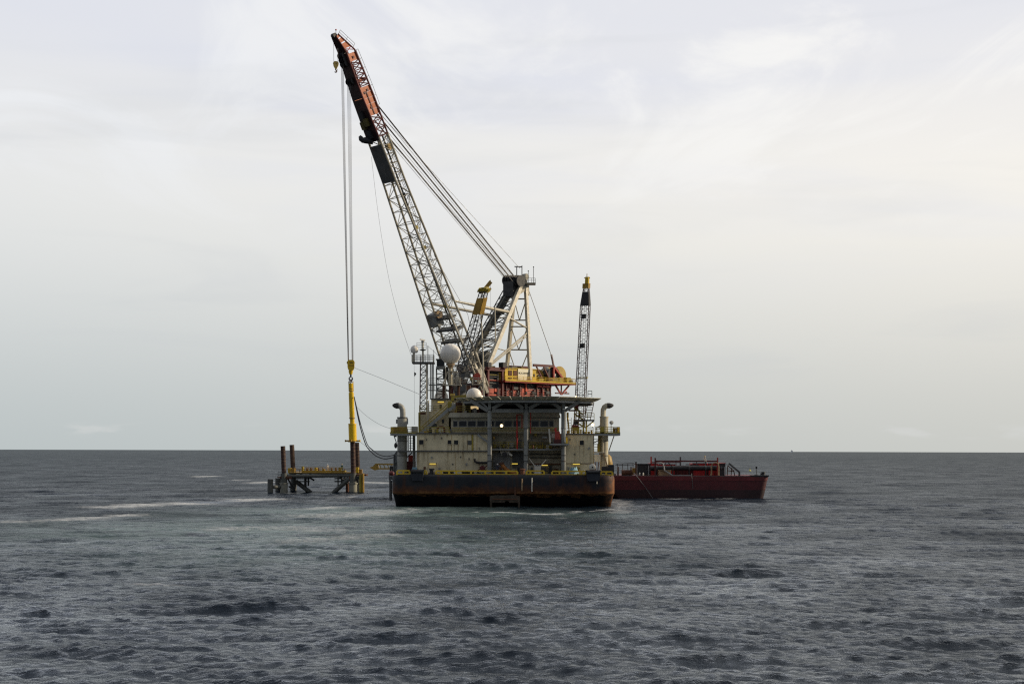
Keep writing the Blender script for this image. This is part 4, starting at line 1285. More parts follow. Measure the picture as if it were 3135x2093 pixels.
for x, y, w_, h_, m_ in ((1520, 1430, 8, 40, 'dkgrey'), (1532, 1440, 10, 22, 'rust'), (1590, 1440, 10, 20, 'black'), (1665, 1440, 14, 20, 'dkgrey'), (1685, 1437, 9, 26, 'black'), (1703, 1442, 12, 16, 'rust'), (1628, 1440, 7, 20, 'dkgrey')):
    MB().pbox(x - w_ / 2, y - h_ / 2, x + w_ / 2, y + h_ / 2, YD + 2.2, 1.1).build('bay_machine', m_, dh)
for y in (1365, 1390, 1400):
    MB().tube(V(1620, y, YD + 3.9), V(1716, y + .6, YD + 3.9), .09, 6).build('bay_pipe', 'dkgrey', dh)
# big round fairlead and its cream hopper in the recess
t = thing('fairlead', 'black round fairlead under a pale hopper in the bow recess', 'fairlead', V(1545, 1391, YD + 2))
c = V(1545, 1391, YD + 2)
MB().lathe(c, (0, -1, 0), [(0, .42), (.1, .46), (.3, .46), (.3, .3)], 20).build('ring', 'black', t)
MB().prism([V(x, y, YD + 2.35) for x, y in ((1531, 1380), (1562, 1380), (1555, 1393), (1536, 1393))], (0, 1.2, 0)).build('hopper', 'white', t)
MB().beam(V(1559, 1388, YD + 1.6), V(1568, 1394, YD + 1.6), .2, .3).build('arm', 'white', t)
# orange chute
t = thing('curved_chute', 'orange rusty curved chute sweeping down to the bow rail', 'chute', V(1560, 1452, YD - 2))
pts = [V(x, y, YD - 1.5) for x, y in ((1535, 1418), (1541, 1428), (1550, 1437), (1562, 1444), (1580, 1450))]
MB().path(pts, .35, 10).build('tube', M['chute'] if 'chute' in M else 'ochre', t)
MB().lathe(pts[0], (-.3, 0, 1), [(-.2, .45), (.2, .45)], 12).build('flange', 'rust', t)
MB().tube(V(1572, 1447, YD - 1.5), V(1572, 1453, YD - 1.5), .12, 6).build('stand', 'rust', t)
# pillars, helideck truss, helideck
YP = 246.0
hd = thing('helideck', 'octagonal helicopter deck on three grey pillars above the wheelhouse', 'helideck', V(1617, 1452, 254))
def pillar(x0, x1, y0):
    a, b = V(x0, y0, YP), V(x1, y0, YP)
    cx_ = (a.x + b.x) / 2
    r = (b.x - a.x) / 2
    p = MB().tube((cx_, YP + r, DHZ), (cx_, YP + r, a.z), r, 16).build('pillar', 'pillar', hd)
    for y in (1311, 1393, 1411):
        z = V(x0, y, YP).z
        MB().lathe((cx_, YP + r, z - .07), (0, 0, 1), [(0, r + .06), (.14, r + .06)], 16).build('collar', 'dkgrey', p)
pillar(1492.5, 1506, 1256)
pillar(1603.5, 1617.5, 1254)
pillar(1718.5, 1733, 1254)
ct = Vector((V(1617, 1220, 254).x, 254.2, 0))
zt = V(1617, 1216.5, 242).z
RO = 12.3
def octo(R, z, rot=22.5):
    return [Vector((ct.x + R * math.cos(math.radians(rot + 45 * i)), ct.y + R * math.sin(math.radians(rot + 45 * i)), z)) for i in range(8)]
o1 = octo(RO, zt - .45)
MB().prism(o1, (0, 0, .45)).build('deck_plate', 'deckgreen', hd)
o_in, o_out = octo(RO + .02, zt - .40), octo(RO + 1.5, zt + .10)
for i in range(8):      # safety nets: framed panels round the edge, sloping up and out
    a0, a1, b0, b1 = o_in[i], o_in[(i + 1) % 8], o_out[i], o_out[(i + 1) % 8]
    n_ = 5
    for k in range(n_):
        f0, f1 = (k + .04) / n_, (k + .96) / n_
        q = [lerp(a0, a1, f0), lerp(a0, a1, f1), lerp(b0, b1, f1), lerp(b0, b1, f0)]
        MB().prism(q, (0, 0, .10)).build('net_panel', 'nets', hd)

o3 = octo(RO + .03, zt - .30)
for i in range(8):
    a, b = octo(RO - .1, zt - .62)[i], octo(RO - .1, zt - .62)[(i + 1) % 8]
    MB().beam(a, b, .25, .32).build('edge_beam', 'grey', hd)
for k in range(-4, 5):      # floor beams under the plate
    y = ct.y + k * 2.5
    hw = min(RO * .92, RO * 1.3 - abs(k * 2.5))
    MB().box((ct.x - hw, y - .12, zt - .95), (ct.x + hw, y + .12, zt - .46)).build('floor_beam', 'dkgrey', hd)
# truss
for Y in (YP + .1, YP + 12):
    def bm_(p, q, w=.42, h=.55, m_='pillar'):
        MB().beam(V(*p, YP + .3) + Vector((0, Y - YP, 0)), V(*q, YP + .3) + Vector((0, Y - YP, 0)), w, h).build('truss_member', m_, hd)
    bm_((1506.5, 1257), (1603, 1257), .5, .6); bm_((1618, 1257), (1718, 1257), .5, .6)
    bm_((1440, 1226), (1493, 1257)); bm_((1468, 1226), (1496, 1252), .3, .3)
    bm_((1499, 1254), (1499, 1228), .5, .5); bm_((1611, 1252), (1611, 1228), .5, .5); bm_((1726, 1252), (1726, 1228), .5, .5)
    bm_((1507, 1250), (1548, 1228)); bm_((1602, 1250), (1572, 1228))
    bm_((1619, 1250), (1660, 1228)); bm_((1717, 1250), (1684, 1228))
    bm_((1734, 1254), (1776, 1228))
for x in (1499, 1611, 1726):
    p = V(x, 1257, YP + .4)
    MB().beam(p, p + Vector((0, 11.6, 0)), .4, .5).build('truss_member', 'dkgrey', hd)
for k, px in enumerate((1424, 1470, 1478.5, 1540, 1560, 1592, 1612, 1640, 1668, 1776)):
    p = V(px, 1213.5, 243)
    ang = min(1, abs(p.x - ct.x) / RO)
    yy = ct.y - math.sqrt(max(0, (RO * .95) ** 2 - (p.x - ct.x) ** 2)) * .98
    MB().lathe((p.x, yy, zt), (0, 0, 1), [(0, .10), (.12, .10), (.14, .16), (.28, .14), (.32, .05)], 10).build('edge_light', 'white' if k % 3 else 'dkyel', hd)
rail([V(1800, 1215, 252), V(1812, 1215, 252)], 1.1, 2, .06, .9).build('access_rail', 'grey', hd)
# access stair on the side
a, b = V(1800, 1232, 250), V(1789, 1284, 250)
ladder(a, b, (.0 + 1.05, 0, 0), .42, .07).build('access_ladder', 'rust', hd, kind='stuff')
MB().pbox(1757, 1284, 1820, 1288, 249, 2.2).build('stair_landing', 'dkgrey', hd)
for x in (1786, 1795):
    MB().tube(V(x, 1288, 249.6), V(x, 1327, 249.6), .14, 8).build('landing_post', 'dkyel', hd)
for p, q in (((1757, 1265), (1790, 1287)), ((1770, 1296), (1795, 1310)), ((1818, 1288), (1796, 1306)), ((1757, 1247), (1786, 1270))):
    MB().beam(V(*p, 249.4), V(*q, 249.4), .14, .22).build('landing_brace', 'dkyel', hd)
MB().pbox(1742, 1254, 1775, 1257.5, 250, 2.5).build('walkway', 'rust', hd)
MB().pbox(1760, 1240, 1771, 1254, 251, .9).build('red_cabinet', 'red', hd)
MB().pbox(1735, 1262, 1741, 1277, 250, .8).build('davit_head', 'yellow', hd)
MB().tube(V(1738, 1277, 250.3), V(1743, 1326, 250.3), .13, 8).build('davit_post', 'yellow', hd)
MB().pbox(1771, 1258, 1777, 1276, 251.5, .6).build('hose_box', 'rust', hd)
rail([V(1758, 1284, 249.1), V(1819, 1284, 249.1)], 1.1, 2, .05, 1.2).build('landing_railing', 'dkyel', hd)
p, q = V(1738, 1240, 250), V(1757, 1240, 250)
ladder(V(1736, 1278, 252), V(1736, 1326, 252), (.75, 0, 0), .42, .05).build('ladder', 'grey', hd, kind='stuff')
# stair tower ladder far right
ladder(V(1818, 1335, 253), V(1818, 1392, 253), (1.1, 0, 0), .45, .06).build('ladder', 'grey', hd, kind='stuff')

# ------------------------------------------------------------------ wheelhouse
YW = 251.0
wh = thing('wheelhouse', 'dark-windowed wheelhouse under the helicopter deck', 'wheelhouse', V(1540, 1326, 257))
za = V(1500, 1325, YW).z
wwl = wall('wall', 1381, 1268, 1712, YW, 13, 'wheelwall', wh, zbot=V(1500, 1325.0, YW).z + .02)
MB().prism([V(x, y, YW - .9) for x, y in ((1371, 1276.5), (1377, 1263), (1712, 1263), (1716, 1276.5))], (0, 15, 0)).build('roof', 'wheelwall', wh)
for x0, x1 in ((1388, 1400), (1405.5, 1428), (1433, 1456), (1461.5, 1484), (1488, 1512), (1517, 1538.5), (1544, 1566), (1572, 1592), (1628, 1649), (1655, 1677), (1682, 1694)):
    window(wh, x0, 1288.5, x1, 1304.5, YW, 'grey', .9)
for y in (1310, 1315, 1320):
    MB().tube(V(1383, y, YW - .25), V(1712, y, YW - .25), .05, 6).build('handrail', 'dkyel', wh)
MB().pbox(1372, 1276.2, 1716, 1278.2, YW - .8, .79).build('eave', 'dkgrey', wh)
# black block put in as the deep shade between wheelhouse roof and helideck
MB().pbox(1425, 1226, 1716, 1262.4, YW + 5, 6).build('under_deck_shade', 'black', wh)
MB().pbox(1441, 1243, 1465, 1252, YW + 4.6, .38).build('glowing_vent_panel', 'dim_glow', wh)  # panel given a warm glow of its own

for px, py, w_ in ((1432, 1234, 5), (1461, 1234, 4), (1411, 1257, 6), (1437, 1258, 4), (1400, 1258, 8), (1490, 1234, 8), (1520, 1233, 10), (1640, 1235, 3), (1665, 1238, 3), (1700, 1240, 3)):
    MB().pbox(px - w_ / 2, py - 1.6, px + w_ / 2, py + 1.6, YW + 4.5, .3).build('fitting', 'gold' if w_ < 6 else 'dkyel', wh)
MB().pbox(1395, 1232, 1415, 1262, YW + 4, 2).build('locker', 'rust', wh)
# red fire main
t = thing('fire_main', 'bright red vertical fire pipe between the pillars', 'pipe', V(1583, 1373, YD))
MB().tube(V(1582.5, 1268, YD - .3), V(1583.5, 1374, YD - .3), .12, 8).build('riser', 'brred', t)
MB().tube(V(1598, 1268, YD - .2), V(1598, 1310, YD - .2), .10, 8).build('riser', 'red', t)
MB().tube(V(1582.5, 1269, YD - .25), V(1598, 1269, YD - .25), .09, 8).build('cross_pipe', 'red', t)
for y in (1322, 1335):
    MB().lathe(V(1583, y, YD - .3), (0, 0, 1), [(-.12, .2), (.12, .2)], 10).build('valve', 'brred', t)
t = thing('fire_pipe', 'thin red pipe between the middle and right pillars', 'pipe', V(1624, 1326, YD))
MB().tube(V(1624, 1262, YD - .3), V(1624, 1326, YD - .3), .10, 8).build('riser', 'red', t)
MB().lathe(V(1624, 1290, YD - .3), (0, 0, 1), [(-.1, .16), (.1, .16)], 10).build('coupling', 'dkred', t)
# red deck machine on the platform
t = thing('fire_monitor', 'red machine on the small platform before the right pillar', 'machine', V(1708, 1357, YD - 2))
MB().pbox(1699, 1320, 1714, 1356.8, YD - 2.4, 1.4).build('body', 'red', t)
MB().pbox(1696, 1345, 1719, 1357, YD - 2.6, 2).build('base', 'dkred', t)
MB().pbox(1698, 1309, 1704, 1319.8, YD - 2.3, .9).build('head', 'brred', t)
MB().tube(V(1712, 1325, YD - 2.3), V(1716, 1350, YD - 2.3), .16, 8).build('hose_reel', 'salmon', t)
t = thing('access_panel', 'white square panel beside the red machine', 'panel', V(1695, 1357, YD - 1))
MB().pbox(1688.5, 1327, 1700, 1340, YD - .6, .2).build('board', 'white', t)
MB().pbox(1693, 1340, 1695, 1357, YD - .5, .12).build('stand', 'grey', t)
for x0, x1, m_, lab in ((1681, 1684.5, 'white', 'pale slanting stanchion on the platform edge, pillar-to-wheelhouse side'), (1726, 1731, 'white', 'pale slanting stanchion next to the yellow locker')):
    t = thing('stanchion', lab, 'stanchion', V(x0, 1357, YD - 3), 'platform stanchions')
    MB().beam(V(x0, 1312, YD - 3.2), V(x1, 1357, YD - 3.2), .28, .28).build('bar', m_, t)
    MB().pbox(x1 - 2.5, 1354.5, x1 + 2.5, 1357.1, YD - 3.5, .5).build('foot', 'dkyel', t)
box_thing('gear_locker', 'yellow locker at the right pillar platform edge', 'locker', [('body', 1731, 1338, 1738, 1357, YD - 3, 1, 'yellow'), ('lid', 1730.5, 1336.5, 1738.5, 1338, YD - 3.1, 1.2, 'dkyel')])
# deck gear behind the rail
t = thing('winch_box', 'white winch box with two pale arms behind the rail', 'winch', V(1647, 1452, YD - 1.5))
MB().pbox(1636, 1426, 1655.5, 1455, YD - 2, 1.5).build('body', 'white', t)
for k in range(3):
    MB().tube(V(1639 + k * 6.5, 1426, YD - 1.5), V(1639 + k * 6.5, 1421.5, YD - 1.5), .13, 8).build('bollard_head', 'grey', t)
for a, b in (((1638, 1427), (1620, 1402)), ((1654, 1427), (1672, 1406))):
    MB().beam(V(*a, YD - 1.8), V(*b, YD - 1.8), .14, .14).build('arm', 'white', t)
t = thing('tarpaulin_heap', 'pale blue tarpaulin bundle behind the bow rail', 'tarpaulin', V(1757, 1452, YD - 3))
mb = MB()
mb.sphere(V(1757, 1446, YD - 3), .95, 16)
for i, v in enumerate(mb.v):
    n_ = 1 + .28 * math.sin(7.1 * v.x + 3 * v.z) * math.sin(5.3 * v.y + 1) + .12 * math.sin(19 * v.x + 11 * v.z)
    c_ = V(1757, 1446, YD - 3)
    mb.v[i] = c_ + Vector(((v.x - c_.x) * n_ * .95, (v.y - c_.y) * n_, (v.z - c_.z) * n_ * .9))
mb.build('cover', 'tarp', t)
MB().pbox(1748, 1449, 1772, 1457, YD - 3.6, 1.6).build('pallet', 'navy', t)
t = thing('life_raft_drum', 'pale round drum standing above the navy roller housing by the orange-patched corner', 'drum', V(1813, 1441, YD - 5))
c = V(1813.5, 1429.5, YD - 5)
MB().lathe(c + Vector((0, -.3, 0)), (0, 1, 0), [(0, .45), (.08, .60), (.5, .60), (.6, .45)], 18).build('shell', 'white', t)
for a in (-30, 30):
    MB().lathe(c + Vector((0, -.32, 0)), (0, -1, 0), [(0, .12), (.04, .12)], 10).build('strap', 'dkgrey', t)
MB().pbox(1806, 1437, 1821, 1442, YD - 5.3, .8).build('cradle', 'rust', t)
for px, lab in ((1321, 'squat dark mooring bitt behind the short rail left'), (1600, 'rusty mooring bitt in the gap between bow rails')):
    t = thing('mooring_bitt', lab, 'bitt', V(px, 1453, YB + 2))
    MB().lathe((V(px, 1453, YB + 2).x, YB + 2, ZD), (0, 0, 1), [(0, .5), (.1, .5), (.12, .34), (.75, .34), (.8, .5), (.95, .5), (1.0, .38)], 14).build('post', 'black' if px < 1400 else 'rust', t)
    MB().pbox(px - 11, 1450, px + 11, 1453.5, YB + 1.6, .8).build('base', 'black' if px < 1400 else 'rust', t)
for x0, x1, lab in ((1358, 1388, 'long dark hose coil box behind the bow rail'), (1415, 1450, 'low black heap of hose behind the middle bow rail')):
    t = thing('hose_heap', lab, 'hose', V((x0 + x1) / 2, 1453, YB + 2.6))
    for k in range(3):
        pts = [V(lerp(x0, x1, i / 10), 1449 - k * 2.2 - 2.2 * math.sin(i * .31 * (1 + .1 * k)), YB + 2.4 + .25 * math.sin(i * 1.7 + k)) for i in range(11)]
        MB().path(pts, .14, 6).build('hose_coil', 'hose', t)
for px, lab in ((1461, 'first small dark valve of three on deck, nearest the hose heap'), (1470, 'middle of three small dark deck valves'), (1479, 'third small dark deck valve, nearest the left pillar')):
    t = thing('deck_valve', lab, 'valve', V(px, 1453, YB + 2.2), 'small deck valves')
    MB().tube(V(px, 1455, YB + 2.2), V(px, 1448, YB + 2.2), .13, 8).build('stem', 'black', t)
    MB().lathe(V(px, 1447.5, YB + 2.2), (0, 0, 1), [(-.05, .22), (.05, .22)], 10).build('handwheel', 'dkgrey', t)
t = thing('anchor_gear', 'dark red spidery windlass gear low on the cream wall', 'windlass', V(1477, 1436, YD - 1))
for a, b in (((1477, 1424), (1477, 1436)), ((1468, 1428), (1484, 1432)), ((1500, 1416), (1484, 1431)), ((1462, 1440), (1472, 1433)), ((1490, 1440), (1480, 1432))):
    MB().beam(V(*a, YD - .7), V(*b, YD - .7), .16, .16).build('bar', 'dkred', t)
MB().lathe(V(1477, 1432, YD - .9), (0, -1, 0), [(0, .45), (.3, .45), (.32, .2)], 14).build('drum', 'dkred', t)
person(Vector((V(1523, 1440, YB + 3.6).x, YB + 3.6, ZD + .05)), .5, 'person in navy coverall and white hard hat behind the bow rail beside the chute', 'cloth_dark')

rg = random.Random(3)
def scatter(n, x0, x1, ybase, Y, par, hmin=4, hmax=14, name='roof_gear'):
    for i in range(n):
        x = rg.uniform(x0, x1); h = rg.uniform(hmin, hmax); w_ = rg.uniform(2, 8); dY = rg.uniform(0, 2.5)
        m_ = rg.choice(('dkyel', 'rust', 'grey', 'dkgrey', 'white', 'ochre', 'black', 'dkred', 'cream'))
        if rg.random() < .45:
            MB().tube(V(x, ybase, Y + dY), V(x + rg.uniform(-1, 1), ybase - h, Y + dY), rg.uniform(.08, .22), 7).build(name + '_pipe', m_, par)
        else:
            MB().pbox(x - w_ / 2, ybase - h * .7, x + w_ / 2, ybase, Y + dY, .7).build(name, m_, par)
scatter(14, 1290, 1385, 1326, YD + 1, dh)
scatter(14, 1736, 1816, 1328, YD - .8, dh, 5, 20)
scatter(7, 1500, 1606, 1451, YD - 2.5, dh, 5, 20, 'bay_gear')
scatter(7, 1610, 1730, 1451, YD - 2, dh, 5, 18, 'bay_gear')
scatter(16, 1282, 1495, 1451, YD - 2.5, dh, 3, 12, 'deck_gear')
scatter(10, 1736, 1875, 1451, YD - 3.5, dh, 4, 16, 'deck_gear')
scatter(12, 1390, 1470, 1263, YW + 1, wh, 4, 22)
scatter(10, 1500, 1605, 1373, YD + 1.6, dh, 5, 22, 'gallery_gear')
scatter(8, 1620, 1690, 1374, YD + 1.6, dh, 5, 18, 'gallery_gear')
# strip lights: lit fluorescent fittings
for x0, x1, y, Y, lab in ((1315, 1334, 1419, YD, 'lit yellow strip light low on the left cream wall'), (1567, 1585, 1419, YD + 3.6, 'lit yellow strip light over the dark steel door'), (1657, 1677, 1423.5, YD + 3.3, 'lit yellow strip light beside the white winch box'), (1754, 1775, 1420, YD - 1.3, 'lit yellow strip light above the blue tarpaulin'), (1340, 1359, 1229.5, 262, 'lit yellow strip light on the topmost cream block')):
    t = thing('strip_light', lab, 'lamp', V((x0 + x1) / 2, y, Y), 'lit strip lights')
    MB().pbox(x0, y - 1.3, x1, y + 1.3, Y - .42, .2).build('cover', 'strip', t)
    MB().pbox(x0 - 3, y - 2.2, x1 + 3, y - 1.4, Y - .46, .44).build('housing', 'dkgrey', t)
# floodlights
def flood(px, py, Y, lab, r=.24, dirv=(0, -1, 0)):
    t = thing('floodlight', lab, 'floodlight', V(px, py, Y), 'lit round floodlights')
    c = V(px, py, Y)
    d = Vector(dirv).normalized()
    MB().lathe(c - d * .05, -d, [(0, r + .05), (.2, r + .03), (.38, r * .5), (.42, r * .3)], 16).build('housing', 'dkgrey', t)
    MB().lathe(c - d * .06, d, [(0, r), (.05, r), (.10, r * .8), (.13, r * .3)], 16).build('lens', 'lamp', t)
    MB().tube(c - d * .25, c - d * .25 - Vector((0, 0, .55)), .05, 6).build('bracket', 'dkgrey', t)
flood(1535.5, 1302.5, YW - 1.2, 'round floodlight shining in front of the wheelhouse windows', .25)
flood(1814.5, 1299.5, 247.5, 'round floodlight shining near the right exhaust stack', .25)
flood(1476.5, 1212.5, 262, 'small floodlight shining beside the white half dome', .13, (.4, -1, 0))
flood(1762.5, 1212.6, 260, 'small floodlight shining at the foot of the dark crane boom', .12)

# ------------------------------------------------------------------ upper block, stairs on the left
ub = thing('upper_block', 'cream upper block with sloping stair and small windows', 'deckhouse', V(1340, 1326, 262))
YU = 262.0
Zd2 = V(1340, 1326, YD).z
wall('wall', 1320, 1221, 1432, YU, 8, 'cream', ub, zbot=Zd2)
wall('wall', 1283, 1258, 1319.8, YU + 1, 6, 'cream', ub, zbot=Zd2)
wall('wall', 1337, 1255, 1374, YU - 4.5, 4.4, 'cream', ub, zbot=Zd2)
window(ub, 1345.5, 1238, 1352.5, 1249, YU)
window(ub, 1352.5, 1283, 1360, 1295, YU - 4.5)
MB().pbox(1318, 1219, 1434, 1222, YU - .4, 9).build('roof_edge', 'dkgrey', ub)
MB().pbox(1368, 1248, 1384, 1251.5, YU - 5.5, 5).build('bridge_wing', 'grey', ub)
MB().pbox(1313, 1296, 1336, 1325, YU - 4, 3.9).build('shadow_block', 'dkgrey', ub)  # solid dark box stands in for a shaded bay
# stair
p, q = V(1374, 1252, YU - 6), V(1288, 1326, YU - 6)
mb = MB()
MB().beam(p, q, .14, .55).build('stair_stringer', 'grey', ub)
MB().beam(p + Vector((0, 1, 0)), q + Vector((0, 1, 0)), .14, .45).build('stair_stringer', 'grey', ub)
for i in range(24):
    c_ = lerp(p, q, (i + .5) / 24)
    mb.box((c_.x - .14, c_.y + .08, c_.z - .02), (c_.x + .14, c_.y + .92, c_.z + .03))
mb.build('stair_treads', 'dkgrey', ub, kind='stuff')
for k, up_ in enumerate((.55, 1.1)):
    MB().tube(p + Vector((0, 0, up_)), q + Vector((0, 0, up_)), .05, 6).build('stair_rail', 'dkyel', ub)
    MB().tube(p + Vector((0, 1, up_)), q + Vector((0, 1, up_)), .05, 6).build('stair_rail', 'yellow', ub)
MB().beam(V(1416, 1222, YU - 6.2), V(1374, 1256, YU - 6.2), .14, .5).build('stair_stringer', 'grey', ub)
for pts, Y in ((((1372, 1250), (1400, 1250)), YU - 5.6), (((1284, 1258), (1350, 1262)), YU - .8), (((1284, 1326), (1375, 1326)), YD + .3), (((1398, 1262), (1440, 1262)), YW)):
    rail([V(*a, Y) for a in pts], 1.1, 3, .05, 1.3).build('railing', 'dkyel', ub)
for x0, y0, x1, y1, m_ in ((1372, 1228, 1382, 1248, 'dkyel'), (1384, 1232, 1392, 1248, 'white'), (1287, 1262, 1303, 1268, 'rust')):
    MB().pbox(x0, y0, x1, y1, YU - 2.2, 1).build('locker', m_, ub)
MB().tube(V(1311, 1226, YU - 1), V(1311, 1306, YU - 1), .16, 8).build('vent_pipe', 'aframe', ub)
MB().tube(V(1324.5, 1237, YU - 1), V(1324.5, 1258, YU - 1), .14, 8).build('vent_pipe', 'aframe', ub)
MB().tube(V(1284, 1262, YU), V(1284, 1326, YU), .2, 8).build('corner_post', 'dkyel', ub)
t = thing('red_arch_cradle', 'dark red arch frame round a pale box on the cream roof', 'frame', V(1350, 1326, YU - 8))
arc = [V(1350 + 11 * math.cos(th), 1314 - 9 * math.sin(th), YU - 8) for th in np.linspace(0, math.pi, 9)]
MB().path([V(1361, 1326, YU - 8)] + arc + [V(1339, 1326, YU - 8)], .16, 8).build('arch', 'dkred', t)
MB().pbox(1343, 1311, 1357, 1326, YU - 7.9, 1.2).build('box', 'white', t)
t = thing('deck_vent', 'small cream mushroom vent on the cream roof', 'vent', V(1329, 1326, YU - 7))
MB().pbox(1323, 1312, 1334, 1326, YU - 7, 1.2).build('base', 'cream', t)
MB().pbox(1321, 1309.5, 1336, 1312, YU - 7.2, 1.6).build('hood', 'cream', t)

# ------------------------------------------------------------------ side platforms with exhaust stacks
def side_platform(x0, x1, Y, lab, right):
    t = thing('stack_platform', lab, 'platform', V((x0 + x1) / 2, 1330, Y))
    a, b = V(x0, 1330, Y), V(x1, 1330, Y)
    MB().box((a.x, Y - 3, a.z - .18), (b.x, Y + 4, a.z + .18)).build('floor', 'grey', t)
    MB().box((a.x - .05, Y - 3.1, a.z + .185), (b.x, Y - 3.0, a.z + .42)).build('toe_board', 'dkyel', t)
    z = a.z + .2
    rail([Vector((a.x + .1, Y - 2.9, z)), Vector((b.x - .1, Y - 2.9, z))], 1.1, 3, .05, 1.1).build('railing', 'dkyel', t)
    xo = b.x - .1 if right else a.x + .1
    rail([Vector((xo, Y - 2.8, z)), Vector((xo, Y + 3.9, z))], 1.1, 3, .05, 1.1).build('railing', 'yellow', t)
    return t
tl = side_platform(1199, 1284, 254, 'yellow-railed platform carrying the left exhaust stack', False)
MB().pbox(1204, 1306, 1246, 1326, 251.2, .12).build('canvas_screen', 'ochre', tl)
MB().beam(V(1206, 1332, 252), V(1214, 1356, 252), .16, .16).build('bracket', 'grey', tl)
MB().pbox(1208, 1332, 1214, 1337, 252, .5).build('lamp_box', 'black', tl)
MB().lathe(V(1211.5, 1363, 252.5), (0, 0, 1), [(-.5, .1), (-.2, .28), (.2, .28), (.5, .1)], 10).build('hanging_float', 'black', tl)
MB().pbox(1260, 1305, 1278, 1326, 253, 1.2).build('slatted_locker', 'grey', tl)
MB().pbox(1217, 1379, 1270, 1383, 252, 4).build('lower_floor', 'dkgrey', tl)
for x in (1249, 1257, 1266):
    MB().tube(V(x, 1332, 255), V(x, 1379, 255), .10, 6).build('pipe', 'dkgrey', tl)
ladder(V(1252, 1333, 254.5), V(1252, 1379, 254.5), (.7, 0, 0), .4, .05).build('ladder', 'dkgrey', tl, kind='stuff')
for x, y0, y1 in ((1208, 1392, 1445), (1268, 1332, 1450), (1240, 1383, 1450), (1214, 1383, 1440)):
    MB().tube(V(x, y0, 255), V(x, y1, 255), .22, 8).build('support_column', 'grey' if x > 1210 else 'dkgrey', tl)
for a, b in (((1240, 1405), (1262, 1384)), ((1216, 1410), (1206, 1440)), ((1206, 1395), (1216, 1380))):
    MB().beam(V(*a, 254), V(*b, 254), .2, .2).build('brace', 'dkgrey', tl)
tr = side_platform(1818, 1895, 251, 'yellow-railed platform carrying the right exhaust stack', True)
MB().beam(V(1880, 1333, 249), V(1864, 1380, 249), .16, .16).build('bracket', 'tan', tr)
MB().pbox(1876, 1309, 1891, 1326, 248.4, .15).build('lifebuoy_board', 'dkred', tr)
MB().pbox(1883, 1314, 1887, 1322, 248.35, .1).build('board_cutout', 'white', tr)
MB().lathe(V(1872, 1293, 249), (.5, -1, 0), [(-.25, .1), (-.2, .3), (.15, .34), (.2, .2)], 16).build('search_lamp', 'grey', tr)
MB().tube(V(1871, 1297, 249), V(1871, 1326, 249), .07, 8).build('lamp_pole', 'grey', tr)
MB().pbox(1838, 1306, 1850, 1326, 247.9, .08).build('canvas_screen', 'dkyel', tr)
MB().pbox(1818, 1383, 1853, 1386, 250, 3).build('lower_floor', 'white', tr)
for x, y0, y1, m_ in ((1834, 1333, 1383, 'dkyel'), (1845.5, 1333, 1383, 'aframe'), (1815.5, 1333, 1440, 'aframe')):
    MB().tube(V(x, y0, 250.3), V(x, y1, 250.3), .20, 8).build('support_column', m_, tr)
MB().beam(V(1847, 1386, 250), V(1861, 1432, 250), .22, .22).build('brace', 'tan', tr)
MB().pbox(1829, 1358, 1838, 1382, 250.5, .6).build('yellow_cabinet', 'yellow', tr)
MB().pbox(1820, 1391, 1838.5, 1413, 249.8, .12).build('notice_board', 'white', tr)
for a, b in (((1819, 1355), (1836, 1344)), ((1836, 1386), (1830, 1440)), ((1822, 1413), (1824, 1440))):
    MB().beam(V(*a, 250), V(*b, 250), .14, .14).build('brace', 'rust', tr)
